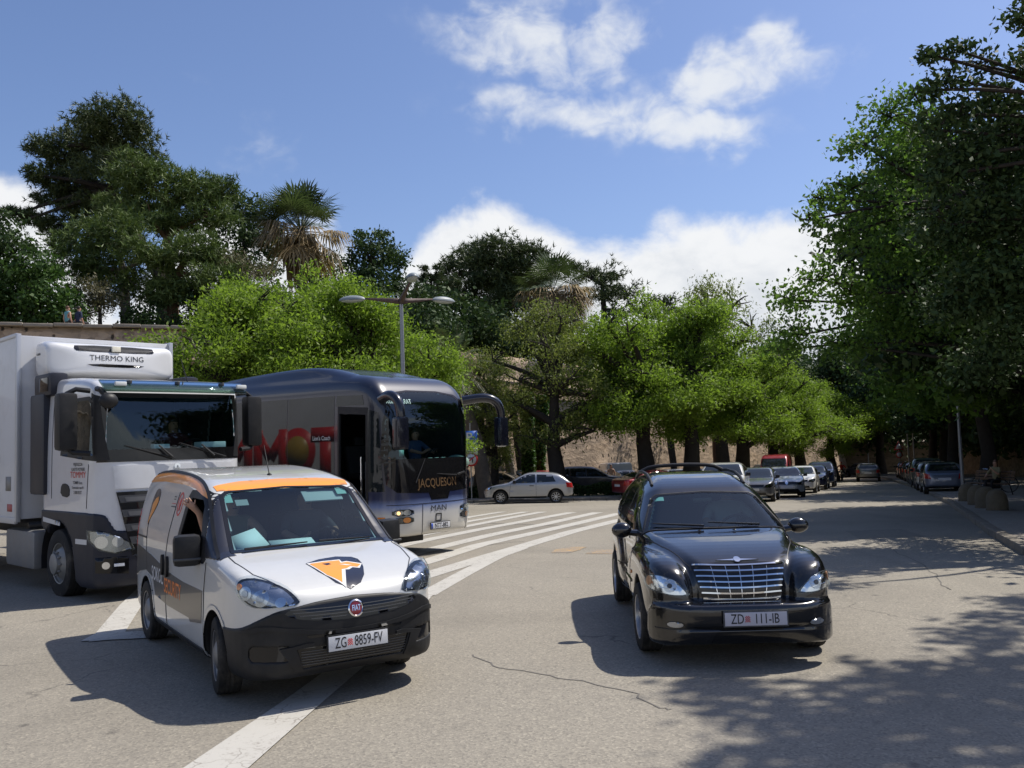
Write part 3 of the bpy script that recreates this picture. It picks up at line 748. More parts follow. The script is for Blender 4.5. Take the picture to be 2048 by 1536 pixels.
M_WS = glass_mat('windscreen_glass', (.5, .66, .68), 1.5)
M_SW = glass_mat('side_glass', (.3, .35, .34), 1.5)
M_LENS = glass_mat('lamp_lens', (.92, .94, .95), 1.45)
M_DG = dark_glass()
def in_poly(P): return _exact(np.asarray(P, float))
def body(name, f, lo, hi, h, mats, parent, cuts=(), arches=(), lining=True, thick=.03):
    """body shell; cuts are (frame name, outline) of window openings, arches are (x, z, radius) of wheel wells"""
    V, F = snets(f, lo, hi, h)
    n = grad(f, V); n /= np.maximum(np.linalg.norm(n, axis=1), 1e-6)[:, None]
    C = V[F].mean(1); N = n[F].mean(1); keep = np.ones(len(F), bool); midx = np.zeros(len(F), int)
    for fr, P in cuts:
        u, v, d = frame(fr) if isinstance(fr, str) else fr
        side = (N @ d) < -.05; keep &= ~(side & (in_poly(P)(C @ u, C @ v) < 0))
    for ax, az, r in arches:
        rr = np.hypot(C[:, 0] - ax, C[:, 2] - az); radial = ((C[:, 0] - ax) * N[:, 0] + (C[:, 2] - az) * N[:, 2]) / np.maximum(rr, 1e-6)
        midx[(rr < r + .02) & ((radial < -.5) | (np.abs(C[:, 1]) < .62))] = 1
    midx[C[:, 2] < lo[2] + 2.2 * h] = 1
    F = F[keep]; midx = midx[keep]
    if lining and len(cuts):
        b = len(V); V = np.vstack([V, V - n * thick]); G2 = F[:, ::-1] + b
        F = np.vstack([F, G2]); midx = np.r_[midx, np.full(len(G2), 2)]
    o = obj(name, V, F, mats, parent, True, midx); return o
def seam(f, pts, fr, mat, parent, w=.008, off=.0025, name='panel_gap', mirror=False):
    P = np.asarray(pts, float); t = np.gradient(P, axis=0); t /= np.linalg.norm(t, axis=1)[:, None]; n = np.stack([-t[:, 1], t[:, 0]], 1) * w / 2
    return patch(name, f, np.vstack([P + n, (P - n)[::-1]]), fr, mat, parent, .04, off, .004, mirror=mirror)
def mir(P): return [(-a, b) for a, b in P][::-1]
def seat(parent, x, y, z, mat, w=.25):
    m = MB(); m.box((x - .28, y - w, z - .12), (x + .25, y + w, z + .02), None, .05)
    M = Matrix.Translation((x - .25, y, z)) @ Matrix.Rotation(R(-14), 4, 'Y')
    m.box((-.08, -w, -.05), (.06, w, .62), M, .05); m.box((-.05, -.13, .63), (.05, .13, .82), M, .04)
    return m.build('seat', mat, parent, True)
def steering(parent, c, r=.19, tilt=62):
    M = Matrix.Translation(c) @ Matrix.Rotation(R(-tilt), 4, 'Y')
    m = MB(); pts = [M @ Vector((math.cos(a) * r, math.sin(a) * r, 0)) for a in np.linspace(0, 2 * math.pi, 25)]
    m.tube(pts, .014, 8); m.ell(M @ Vector((0, 0, -.01)), (.06, .06, .05), 6)
    for a in (0, 2.1, -2.1): m.tube([M @ Vector((0, 0, -.01)), M @ Vector((math.cos(a) * r, math.sin(a) * r, 0))], .012, 6)
    return m.build('steering_wheel', M_DASH, parent, True)
def wiper(parent, a, b, k=.35):
    a = Vector(a); b = Vector(b); mid = a.lerp(b, k); o = MB()
    o.tube([a, a.lerp(b, .5), b], [.012, .009, .006], 6); d = (b - a).normalized()
    return o.build('wiper', M_BLACKP, parent, True)

# ------------------------------------------------------------------ white security van
def build_van():
    van = empty('security_van', (-2.48, 8.98, 0), -.992, 'white compact delivery van with orange roof stripe and falcon shield on its bonnet', 'van'); van.scale = (1, .955, 1); van.location = (-2.505, 8.995, 0)
    side = poly_sdf(chaikin([(2.05, .2), (2.2, .32), (2.235, .5), (2.23, .66), (2.17, .81), (2.05, .93), (1.7, 1.04), (1.26, 1.12), (1.15, 1.15), (.58, 1.63), (.4, 1.70), (-.1, 1.775), (-.9, 1.83), (-1.7, 1.815), (-2.02, 1.75), (-2.12, 1.5), (-2.18, 1.0), (-2.2, .55), (-2.17, .28), (-2.0, .2)], 2))
    plan = poly_sdf(chaikin([(2.235, 0), (2.225, .34), (2.15, .62), (1.96, .84), (1.6, .935), (1.0, .94), (-1.8, .935), (-2.12, .9), (-2.2, .78), (-2.21, 0), (-2.21, -.78), (-2.2, -.78), (-2.12, -.9), (-1.8, -.935), (1.0, -.94), (1.6, -.935), (1.96, -.84), (2.15, -.62), (2.225, -.34)], 2))
    W = interp([.1, .3, .55, .8, 1.0, 1.12, 1.4, 1.65, 1.9], [.85, .9, .918, .915, .91, .895, .83, .765, .69])
    AR = [(1.30, .325, .375), (-1.455, .325, .37)]
    def f0(x, y, z):
        a = np.abs(y); r = smax(side(x, z), a - W(z), .15); return smax(r, plan(x, y), .08)
    def f(x, y, z):
        r = f0(x, y, z)
        for ax, az, rr in AR: r = smax(r, -np.maximum(np.hypot(x - ax, z - az) - rr, .52 - np.abs(y)), .035)
        return r
    WHITE = paint('van_white', (.57, .57, .55), 0, .3, .1); DARK = M_BLACKP
    ORANGE = pbr('orange_foil', (.9, .33, .035), .3, coat=.5); NAVYP = pbr('pillar_black', (.02, .021, .03), .3, coat=.3); NAVY = pbr('navy_foil', (.018, .02, .035), .25, coat=.4); GREYF = pbr('dark_foil', (.05, .048, .046), .3, coat=.4); SILV = pbr('silver_foil', (.62, .63, .65), .35)
    ws = [(-.735, 1.125), (.735, 1.125), (.715, 1.25), (.665, 1.585), (.6, 1.62), (0, 1.64), (-.6, 1.62), (-.665, 1.585), (-.715, 1.25)]
    sw = [(-.06, 1.06), (.88, 1.09), (.90, 1.14), (.64, 1.52), (.54, 1.585), (.12, 1.595), (.04, 1.52)]
    ins = lambda P, k: [((a - np.mean(P, 0)[0]) * k + np.mean(P, 0)[0], (b - np.mean(P, 0)[1]) * k + np.mean(P, 0)[1]) for a, b in P]
    body('body', f, (-2.3, -1.02, .12), (2.32, 1.02, 1.92), .024, [WHITE, DARK, M_LINING], van, [('front', ins(ws, .93)), ('right', ins(sw, .95)), ('left', ins(sw, .95))], AR)
    # dark bumper and sill mouldings: a thick skin over the lower front
    zb = interp([0, .3, .5, .62, .74, .86, .95], [.815, .80, .775, .755, .70, .62, .57])
    def fb(x, y, z):
        d = f0(x, y, z); r = np.maximum(d - .012, -(d + .035)); r = smax(r, z - zb(np.abs(y)), .012)
        for ax, az, rr in AR: r = np.maximum(r, -(np.hypot(x - ax, z - az) - rr + .004))
        r = np.maximum(r, 1.55 - x)
        r = np.maximum(r, -np.maximum(np.maximum(np.abs(y) - .44 - (z - .31) * .35, np.abs(z - .385) - .078), 2.0 - x))     # lower grille opening
        return np.maximum(r, -smax(smax(np.abs(np.abs(y) - .68) - .13, np.abs(z - .43) - .055, .03), 1.9 - x, .02) - .0)
    V, F = snets(fb, (1.5, -1.02, .12), (2.34, 1.02, .9), .0165); obj('front_bumper', V, F, DARK, van, True)
    # bumper contour rib
    patch('bumper_rib', f0, [(-.86, .6), (-.72, .655), (-.45, .605), (-.2, .575), (.2, .575), (.45, .605), (.72, .655), (.86, .6), (.84, .575), (.7, .62), (.45, .572), (.2, .545), (-.2, .545), (-.45, .572), (-.7, .62), (-.84, .575)], 'front', DARK, van, .03, .024, .03, 1)
    # upper grille: slot with honeycomb bars
    gr = [(-.6, .745), (-.42, .765), (0, .785), (.42, .765), (.6, .745), (.52, .69), (.3, .655), (0, .64), (-.3, .655), (-.52, .69)]
    g = patch('upper_grille', f0, gr, 'front', M_GLOSSK, van, .03, .0145, .02, 1)[0]
    for z, w in ((.672, .38), (.695, .47), (.718, .52), (.741, .54)):
        pts = [(u, z + .006 * math.sin(k * math.pi) + .012 * (abs(u) / .5)**2) for k, u in enumerate(np.linspace(-w, w, 34))]
        seam(f0, pts, 'front', M_GREYP, g, .006, .019, 'grille_bar')
    lg = patch('lower_grille', f0, [(-.47, .31), (.47, .31), (.5, .46), (-.5, .46)], 'front', M_GLOSSK, van, .04, .003, .006)[0]
    for z in (.335, .355, .375, .395, .415, .435): seam(f0, [(u, z) for u in np.linspace(-.46, .46, 16)], 'front', M_GREYP, lg, .006, .007, 'grille_bar')
    patch('bumper_slot', f0, [(-.42, .555), (.42, .555), (.4, .535), (-.4, .535)], 'front', M_GLOSSK, van, .03, .0155, .006)
    for s in (-1, 1):
        patch('lower_grille_rim', f0, [(s * .44, .3), (s * .5, .3), (s * .62, .47), (s * .42, .50), (s * .36, .495), (s * .36, .475), (s * .5, .462)], 'front', DARK, van, .03, .028, .03)
        patch('fog_recess', f0, [(s * .52, .36), (s * .84, .36), (s * .86, .50), (s * .52, .50)], 'front', M_GLOSSK, van, .03, .004, .006, 0)
    # headlights
    for s in (-1, 1):
        fr = frame('front', s * R(38)); cs, sn = math.cos(R(38)), math.sin(R(38))
        # outline in the turned frame: (u across, z)
        out = [(s * a, b) for a, b in [(-1.02, .77), (-.93, .77), (-.8, .782), (-.66, .80), (-.585, .86), (-.60, .935), (-.66, .985), (-.75, .985), (-.86, .93), (-.96, .86)]]
        out = [(-u - s * .0, z) for u, z in out] if False else out
        # map: u = y*cos - ... evaluated below from points on the body
        def uv(y, z, x): return (y * cs + s * (-x) * sn * -1, z) if False else (np.dot((x, y, z), fr[0]), z)
        prof = [(2.162, .439, .79), (2.124, .617, .782), (2.038, .75, .783), (1.979, .8, .796), (1.9, .843, .847), (1.814, .862, .925), (1.817, .835, .98), (1.85, .757, .993), (1.933, .643, .966), (2.045, .541, .917), (2.114, .484, .865)]
        P = [uv(s * y, z, x) for x, y, z in prof]
        if s < 0: P = P[::-1]
        hl = patch('headlight', f0, P, fr, M_GLOSSK, van, .02, .004, .01, 1)[0]
        # reflectors and bulbs behind a clear lens
        def spot(x, y, z, r, mat, nm, off=.01):
            c = np.array(uv(s * y, z, x)); a = np.linspace(0, 2 * math.pi, 18, endpoint=False)
            return patch(nm, f0, np.stack([c[0] + r * 1.1 * np.cos(a), c[1] + r * np.sin(a)], 1), fr, mat, hl, .02, off, .008)
        cc = np.mean(np.array(P), 0)
        patch('reflector', f0, (np.array(P) - cc) * .86 + cc, fr, pbr('lamp_bowl', (.33, .36, .42), .18, .9), hl, .02, .008, .006, 1)
        LM = pbr('lamp_mid', (.5, .54, .6), .16, .95); spot(2.0, .70, .85, .06, LM, 'reflector', .014); spot(1.9, .79, .885, .05, LM, 'reflector', .014); spot(2.08, .57, .815, .035, LM, 'reflector', .014)
        spot(2.0, .70, .85, .03, MATS['lamp_bowl'], 'bulb', .02); spot(1.9, .79, .885, .026, MATS['lamp_bowl'], 'bulb', .02); spot(1.86, .845, .93, .022, M_AMBER, 'indicator', .014)
        patch('lens', f0, P, fr, M_LENS, hl, .02, .028, .03, 1)
    # windscreen with its black border, side windows, black A-pillar trim
    k = ins(ws, .955)
    patch('windscreen', f0, ws, 'front', M_WS, van, .04, .002, .006)
    patch('windscreen_border', f0, ws, 'front', M_GLOSSK, van, .03, .0065, .006, 0, [ins(ws, .94)])
    for fr, sgn in (('right', -1), ('left', 1)):
        if sgn > 0: patch('side_window', f0, sw, fr, M_SW, van, .04, .002, .006)
        patch('window_frame', f0, [(-.12, 1.0), (.95, 1.03), (1.02, 1.07), (.74, 1.47), (.60, 1.60), (.5, 1.635), (.08, 1.635), (-.01, 1.55)], fr, M_BLACKP, van, .04, .004, .01, 0, [ins(sw, .87)])
    # black A-pillar skin between windscreen and door, and the gutter along the roof edge
    wh = interp([1.0, 1.125, 1.25, 1.585, 1.64, 1.8], [.72, .705, .685, .61, .53, .43])
    xw = interp([1.0, 1.1, 1.16, 1.5, 1.6, 1.7], [1.0, .98, .95, .70, .60, .55])
    def fp(x, y, z):
        e = f0(x, y, z); r = np.maximum(e - .0035, -(e + .03)); r = np.maximum(r, np.maximum(1.085 + .0 * x - z, z - 1.68)); return np.maximum(np.maximum(r, wh(z) - np.abs(y)), np.maximum(xw(z) - x, x - 1.32))
    V, F = snets(fp, (.5, -.98, 1.04), (1.36, -.5, 1.74), .013); obj('pillar_trim', V, F, NAVYP, van, True); obj('pillar_trim', V * [1, -1, 1], F[:, ::-1], NAVYP, van, True)
    fe = frame_dir((-.35, .65, -.6))
    seam(f0, chaikin(p3(fe, [(1.28, -.87, 1.11), (1.1, -.85, 1.2), (.85, -.81, 1.40), (.62, -.76, 1.58), (.45, -.73, 1.66), (.1, -.70, 1.74), (-.4, -.69, 1.785), (-1.2, -.68, 1.81), (-1.9, -.68, 1.77)]), 2, False), fe, M_BLACKP, van, .03, .010, 'gutter', True)
    # orange foil: band over the windscreen and along the roof edge
    ft = frame_dir((-.72, 0, -.7))
    top = [(.46, y, 1.665 - .0 * y) for y in (-.64, -.6)]
    patch('orange_band', f0, p3(ft, [(.53, -.665, 1.60), (.56, -.4, 1.625), (.57, 0, 1.632), (.56, .4, 1.625), (.53, .665, 1.60), (.44, .675, 1.645), (.36, .4, 1.70), (.33, 0, 1.712), (.36, -.4, 1.70), (.44, -.675, 1.645)]), ft, ORANGE, van, .03, .004, .005)
    fs = frame_dir((-.1, .85, -.42))
    patch('orange_roof_stripe', f0, p3(fs, [(.60, -.78, 1.575), (.66, -.79, 1.56), (.5, -.745, 1.645), (.2, -.715, 1.71), (-.3, -.70, 1.76), (-1.2, -.69, 1.785), (-1.75, -.69, 1.765), (-1.98, -.72, 1.69), (-1.9, -.74, 1.665), (-1.2, -.745, 1.69), (-.3, -.75, 1.675), (.15, -.755, 1.645), (.42, -.77, 1.60)]), fs, ORANGE, van, .03, .0045, .005, mirror=True)
    # dark foil band with lettering on the doors
    for fr in ('right', 'left'):
        patch('side_band', f0, [(-2.1, .98), (-1.9, .985), (-1.2, .93), (-.4, .83), (.3, .80), (.93, .80), (.9, .52), (.5, .475), (.45, .505), (-.4, .50), (-.98, .535), (-1.06, .63), (-1.1, .70), (-1.45, .75), (-1.8, .7), (-2.1, .62)], fr, GREYF, van, .035, .0035, .004)
        fl = fr == 'left'
        text_on('lettering', f0, 'SOKOL', (-.88, .745), .2, fr, SILV, van, .0055, .003, .85, fl)
        text_on('lettering', f0, 'SECURITY', (-.2, .68), .2, fr, pbr('orange_letters', (.85, .22, .03), .4), van, .0055, .003, .80, fl)
    # window-shaped black sticker with orange falcon, notice with red ring
    a = np.linspace(0, 2 * math.pi, 28, endpoint=False)
    patch('rear_sticker', f0, [(-1.55, 1.2), (-1.45, 1.3), (-1.28, 1.42), (-1.22, 1.52), (-1.26, 1.60), (-1.38, 1.62), (-1.5, 1.58), (-1.58, 1.42)], 'right', NAVY, van, .03, .003, .004, 1)
    patch('rear_sticker', f0, [(-1.53, 1.24), (-1.36, 1.38), (-1.26, 1.48), (-1.30, 1.53), (-1.4, 1.51), (-1.5, 1.44)], 'right', ORANGE, van, .03, .005, .004)
    RNGR = pbr('notice_red', (.55, .06, .05), .5)
    rg = np.stack([-.27 + .1 * np.cos(a), 1.49 + .115 * np.sin(a)], 1)
    patch('notice_ring', f0, rg, 'right', RNGR, van, .03, .003, .004, 0, [(rg - [-.27, 1.49]) * .84 + [-.27, 1.49]])
    patch('notice_symbol', f0, [(-.3, 1.42), (-.25, 1.43), (-.23, 1.53), (-.26, 1.56), (-.31, 1.5)], 'right', RNGR, van, .03, .003, .004)
    for i, zz in enumerate((1.555, 1.53)): text_on('notice_text', f0, ['STOPPED', 'ALARM'][0] if False else '--- ----', (-.52, zz), .03, 'right', M_INK, van, .004, .003)
    seam(f0, [(-.62, 1.485), (-.44, 1.485)], 'right', RNGR, van, .006, .003, 'notice_line'); seam(f0, [(-.62, 1.455), (-.44, 1.455)], 'right', M_GREYP, van, .012, .003, 'notice_line')
    # falcon shield on the bonnet (top view x forward, y left)
    def lg_(P): return [(x, y) for x, y in P]
    sh = [(1.42, -.27), (1.44, -.1), (1.45, .06), (1.40, .16), (1.52, .215), (1.68, .19), (1.82, .13), (1.94, .015), (1.82, -.06), (1.66, -.15)]
    shield = patch('shield', f0, [(1.692, -.225), (1.624, -.082), (1.596, .089), (1.643, .218), (1.704, .253), (1.79, .25), (1.877, .228), (2.001, .178), (2.084, .11), (2.125, .001), (2.057, -.107), (1.876, -.183)], 'top', NAVY, van, .03, .004, .005)[0]
    EDGE = pbr('white_foil', (.7, .7, .68), .4)
    patch('falcon_outline', f0, [(1.70, -.22), (1.682, -.06), (1.684, .088), (1.742, .085), (1.735, .132), (1.815, .242), (1.895, .185), (1.868, .13), (1.9, .085), (1.895, .052), (2.11, -.035), (2.085, -.058), (1.952, -.150)], 'top', EDGE, shield, .03, .006, .004)
    patch('falcon', f0, [(1.719, -.202), (1.703, -.061), (1.705, .075), (1.764, .065), (1.754, .128), (1.83, .223), (1.872, .175), (1.846, .119), (1.878, .072), (1.884, .023), (2.066, -.05), (1.952, -.138)], 'top', ORANGE, shield, .03, .008, .004)
    patch('falcon_eye', f0, [(1.747, -.1), (1.743, -.039), (1.772, -.025), (1.786, -.07)], 'top', NAVY, shield, .02, .0095, .003)
    patch('falcon_beak', f0, [(1.79, .04), (1.80, .09), (1.835, .14), (1.825, .09)], 'top', EDGE, shield, .02, .0095, .003)
    # bonnet gap, door gaps, sliding-door rail, handles
    for s in (-1, 1): seam(f0, [(1.99, s * .60), (1.8, s * .72), (1.5, s * .775), (1.22, s * .78)], 'top', M_INK, van, .008, .003, 'bonnet_gap')
    seam(f0, [(u, .802 - .02 * (abs(u) / .42)**2) for u in np.linspace(-.43, .43, 14)], 'front', M_INK, van, .008, .003, 'bonnet_gap')
    for fr in ('right', 'left'):
        seam(f0, [(-.5, .3), (-.5, 1.0), (-.42, 1.45), (-.38, 1.60)], fr, M_INK, van, .008, .0045, 'door_gap')
        seam(f0, [(.95, .32), (.98, .8), (1.05, 1.05)], fr, M_INK, van, .008, .0045, 'door_gap')
        seam(f0, [(-1.42, .74), (-1.5, 1.2), (-1.44, 1.58)], fr, M_INK, van, .007, .0045, 'door_gap')
        seam(f0, [(-2.1, 1.09), (-1.5, 1.09)], fr, M_INK, van, .02, .003, 'door_rail')
        for x in (-.6, -.4): patch('door_handle', f0, [(x - .045, .80), (x - .01, .77), (x + .03, .80), (x + .035, .95), (x, .99), (x - .035, .95)], fr, M_BLACKP, van, .02, .028, .03, 1)
        patch('sill', f0, [(-1.07, .22), (.91, .22), (.91, .3), (-1.07, .3)], fr, M_BLACKP, van, .05, .012, .02)
        patch('rear_lamp', f0, [(-2.18, .95), (-2.02, .95), (-2.0, 1.35), (-2.12, 1.4)], fr, M_RED, van, .03, .006, .01)
    for ax, az, rr in AR:
        arc = [(ax + (rr + .004) * math.cos(a), az + (rr + .004) * math.sin(a)) for a in np.linspace(R(-12), R(192), 30)]
        for fr in ('right', 'left'): seam(f0, arc, fr, WHITE, van, .034, .004, 'arch_lip')
    # wheels, plate, badge
    for x, y, st in ((1.30, -.80, R(-9)), (1.30, .80, R(-9)), (-1.455, -.81, 0), (-1.455, .81, 0)):
        wheel(van, (x, y, .315), .315, .205, -1 if y < 0 else 1, M_STEEL, M_TYRE, .205, steer=st, kind='steel', dark=M_GLOSSK)
    plate(van, (2.262, -.0, .475), (1, 0, .05), .52, .11, [('ZG', -.155), ('8859-FV', .088)], M_INK, M_PLATE, M_BLACKP, crest=-.075, size=.115, sx=.64, bold=.0008)
    text_flat('dealer_text', 'AUTO HR ZAGREB' if False else '. . ... ... .......', Matrix(((0, 0, 1, 2.268), (1, 0, 0, 0), (0, 1, 0, .408), (0, 0, 0, 1))), .016, M_PLATE, van)
    q, g = cast(f0, np.array([[0., .715]]), frame('front')); P = Vector(q[0]) + Vector(g[0]) * .015; n = Vector(g[0])
    M = Matrix.Translation(P) @ n.to_track_quat('Z', 'Y').to_matrix().to_4x4()
    bd = MB().lathe([(.066, -.01), (.068, .008), (.058, .014), (.054, .01)], 28); b = bd.build('badge', M_CHROME, van, True); b.matrix_local = M
    MB().lathe([(.055, .008), (.03, .014), (0, .015)], 24).build('badge_face', pbr('badge_red', (.22, .012, .02), .25, .4, coat=.8), b, True)
    up = Vector((0, 0, 1)); V2, F2 = text_verts('FIAT', .062, .0012, 'CENTER', .62)
    rotM = M.inverted().to_3x3() @ Matrix((Vector((0, 1, 0)), n.cross(Vector((0, 1, 0))), n)).transposed()
    obj('badge_text', [rotM @ Vector((v[0], v[1], .0165)) for v in V2], F2, M_CHROME, b)
    # mirrors
    for s in (-1, 1):
        m = MB(); m.box((-.10, -.12, -.135), (.08, .12, .135), Matrix.Translation((.78, s * 1.0, 1.14)) @ Matrix.Rotation(s * R(12), 4, 'Z'), .05)
        m.box((.76, s * .86 - .06, 1.03), (.86, s * .86 + .06, 1.09), None, .02)
        mm = m.build('door_mirror', M_BLACKP, van, True)
        MB().box((-.105, -.121, -.085), (.083, .121, -.06), Matrix.Translation((.78, s * 1.0, 1.14)) @ Matrix.Rotation(s * R(12), 4, 'Z'), .01).build('mirror_strip', M_GREYP, mm)
        MB().box((-.104, -.095, -.1), (-.099, .095, .1), Matrix.Translation((.78, s * 1.0, 1.14)) @ Matrix.Rotation(s * R(12), 4, 'Z'), .001).build('mirror_glass', M_CHROME, mm)
    # wipers, aerial, cabin
    wiper(van, (1.26, -.62, 1.155), (1.2, -.02, 1.165)); wiper(van, (1.24, .08, 1.17), (1.18, .62, 1.16))
    q, g = cast(f0, np.array([[.1, .0]]), frame('top')); P = Vector(q[0]); 
    ae = MB(); ae.ell(P, (.03, .025, .02), 6); ae.tube([P, P + Vector((-.16, 0, .30))], [.007, .003], 6); ae.build('aerial', M_BLACKP, van, True)
    MB().box((.62, -.8, .75), (1.28, .8, 1.085), None, .06).build('dashboard', M_DASH, van, True)
    MB().box((-.5, -.72, .3), (-.46, .72, 1.62)).build('bulkhead', M_LINING, van)
    for y in (-.38, .4): seat(van, .05, y, .72, M_SEAT)
    steering(van, (.56, .4, 1.06))
    pp = MB(); pp.box((-.12, -.15, 0), (.12, .15, .004), Matrix.Translation((.98, -.50, 1.19)) @ Matrix.Rotation(R(38), 4, 'Y') @ Matrix.Rotation(R(20), 4, 'Z')); pp.build('paper', M_PAPER, van)
    pp = MB(); pp.box((-.1, -.21, 0), (.1, .21, .006), Matrix.Translation((1.0, -.08, 1.135)) @ Matrix.Rotation(R(20), 4, 'Y')); pp.build('paper', M_PAPER, van)
    MB().box((-.08, -.2, 0), (.08, .2, .015), Matrix.Translation((.62, .36, 1.53)) @ Matrix.Rotation(R(35), 4, 'Y'), .004).build('sun_visor', pbr('visor_cloth', (.5, .53, .52), .8), van)
    for y, z, w in ((-.60, 1.565, .05), (.56, 1.585, .05)): patch('windscreen_sticker', f0, [(y - w, z - .035), (y + w, z - .035), (y + w, z + .035), (y - w, z + .035)], 'front', M_STICK, van, .03, -.006, .002)
    patch('windscreen_sticker', f0, [(-.53, 1.50), (-.41, 1.50), (-.41, 1.55), (-.53, 1.55)], 'front', pbr('sticker_grey', (.3, .33, .33), .6), van, .03, -.006, .002)
    return van, f0
van, F_VAN = build_van()
# ------------------------------------------------------------------ black retro hatchback
def build_retro():
    car = empty('retro_car', (2.0, 9.83, 0), -1.602, 'glossy black retro hatchback with chrome bar grille driving towards the camera', 'car')
    side = poly_sdf(chaikin([(1.98, .45), (2.03, .6), (1.95, .80), (1.86, .885), (1.55, .975), (1.15, 1.035), (.92, 1.06), (.84, 1.075), (.28, 1.385), (.12, 1.475), (-.3, 1.57), (-.9, 1.59), (-1.4, 1.55), (-1.8, 1.42), (-2.0, 1.15), (-2.08, .9), (-2.1, .5), (-2.0, .24), (1.7, .24)], 2))
    pl = [(2.06, .2), (2.02, .36), (1.75, .50), (1.35, .645), (.92, .755), (.45, .805), (-1.5, .81), (-1.95, .72), (-2.1, .52)]
    plan = poly_sdf(chaikin(pl + [(x, -y) for x, y in pl[::-1]], 2))
    ol = [(2.17, .2), (2.14, .48), (2.05, .68), (1.85, .81), (1.45, .865), (.6, .86), (-1.2, .87), (-1.8, .84), (-2.05, .68), (-2.13, .4)]
    outer = poly_sdf(chaikin(ol + [(x, -y) for x, y in ol[::-1]], 2))
    W = interp([.2, .5, .8, 1.0, 1.08, 1.3, 1.5, 1.65], [.79, .81, .805, .785, .765, .665, .57, .48])
    ff = poly_sdf(chaikin([(2.08, .3), (2.13, .56), (2.06, .76), (1.88, .885), (1.5, .94), (1.0, .935), (.55, .885), (.15, .74), (.1, .26)], 2))
    fr_ = poly_sdf(chaikin([(-2.06, .28), (-2.06, .66), (-1.85, .87), (-1.45, .955), (-1.05, .94), (-.7, .84), (-.42, .6), (-.4, .26)], 2))
    bm = poly_sdf(chaikin([(1.8, .2), (2.08, .19), (2.13, .27), (2.15, .335), (2.12, .345), (2.13, .355), (2.185, .37), (2.19, .5), (2.15, .555), (1.85, .56)], 1))
    AR = [(1.33, .325, .37), (-1.286, .325, .365)]
    def f0(x, y, z):
        a = np.abs(y)
        pod = smax(smax(side(x, z), a - W(z), .2), plan(x, y), .12)
        o = outer(x, y)
        fd = smax(smax(ff(x, z), np.abs(a - .645) - .222, .2), o, .12)
        rd = smax(smax(fr_(x, z), np.abs(a - .60) - .265, .2), o, .12)
        b = smax(bm(x, z), o - .02, .05)
        return smin(smin(smin(pod, fd, .06), rd, .07), b, .012)
    def f(x, y, z):
        r = f0(x, y, z)
        for ax, az, rr in AR: r = smax(r, -np.maximum(np.hypot(x - ax, z - az) - rr, .5 - np.abs(y)), .03)
        return r
    BLK = pbr('black_paint', (.004, .004, .005), .2, 0, .4, 1.0, dirt=.02)
    ws = [(-.70, 1.06), (-.3, 1.07), (.3, 1.07), (.70, 1.06), (.66, 1.14), (.545, 1.355), (.49, 1.385), (0, 1.405), (-.49, 1.385), (-.545, 1.355), (-.66, 1.14)]
    ins = lambda P, k: [((a - np.mean(P, 0)[0]) * k + np.mean(P, 0)[0], (b - np.mean(P, 0)[1]) * k + np.mean(P, 0)[1]) for a, b in P]
    ft = frame_dir((-.75, 0, -.55))
    def lift(P):                                            # outline points from the front view onto the screen's slope
        return p3(ft, [(.84 + (z - 1.075) * -1.77, y, z) for y, z in P])
    body('body', f, (-2.2, -.97, .12), (2.28, .97, 1.66), .019, [BLK, M_BLACKP, M_LINING], car, [('front', ins(ws, .93))], AR)
    patch('windscreen', f0, lift(ws), ft, M_WS, car, .035, .002, .005)
    patch('windscreen_border', f0, lift(ws), ft, M_GLOSSK, car, .03, .005, .005, 0, [lift(ins(ws, .945))])
    patch('windscreen_trim', f0, lift(ins(ws, 1.03)), ft, M_CHROME if False else M_BLACKP, car, .03, .007, .006, 0, [lift(ws)])
    q, g = cast(f0, lift([(.71, 1.07), (.665, 1.16), (.6, 1.27), (.55, 1.36)]), ft)
    # side glass
    for fr in ('right', 'left'):
        for P in ([(.56, 1.03), (-.36, 1.05), (-.34, 1.40), (-.2, 1.435), (.02, 1.41), (.3, 1.25)], [(-.42, 1.05), (-1.2, 1.06), (-1.12, 1.34), (-.9, 1.42), (-.42, 1.435)], [(-1.27, 1.06), (-1.72, 1.10), (-1.56, 1.28), (-1.35, 1.36), (-1.2, 1.37)]):
            patch('side_window', f0, P, fr, M_DG, car, .04, .004, .008)
        seam(f0, [(.62, .35), (.66, .8), (.62, 1.0)], fr, M_INK, car, .007, .003, 'door_gap'); seam(f0, [(-.39, .32), (-.4, 1.02)], fr, M_INK, car, .007, .003, 'door_gap')
        patch('side_strip', f0, [(-.75, .55), (.75, .55), (.75, .575), (-.75, .575)], fr, BLK, car, .05, .012, .02)
        seam(f0, [(-.25, .90), (-.1, .905)], fr, M_CHROME, car, .03, .03, 'door_handle')
        a = np.linspace(0, 2 * math.pi, 14, endpoint=False); patch('side_indicator', f0, np.stack([.78 + .035 * np.cos(a), .66 + .018 * np.sin(a)], 1), fr, M_AMBER, car, .02, .008, .01)
        patch('sill', f0, [(-.95, .2), (.97, .2), (.97, .29), (-.95, .29)], fr, M_GREYP, car, .05, .012, .03)
    # grille: black slot, seven chrome bars and five uprights
    fg = frame_dir((-.9, 0, -.25))
    def gp(y, t): return (2.03 - .17 * max(t, 0)**1.2, y, .575 + .275 * t)
    gl = lambda P: p3(fg, [gp(y, t) for y, t in P])
    hw = lambda t: .325 + .075 * t
    g = patch('grille', f0, gl([(-.335, -.03), (.335, -.03), (.41, 1.0), (.2, 1.05), (-.2, 1.05), (-.41, 1.0)]), fg, M_GLOSSK, car, .03, .003, .006)[0]
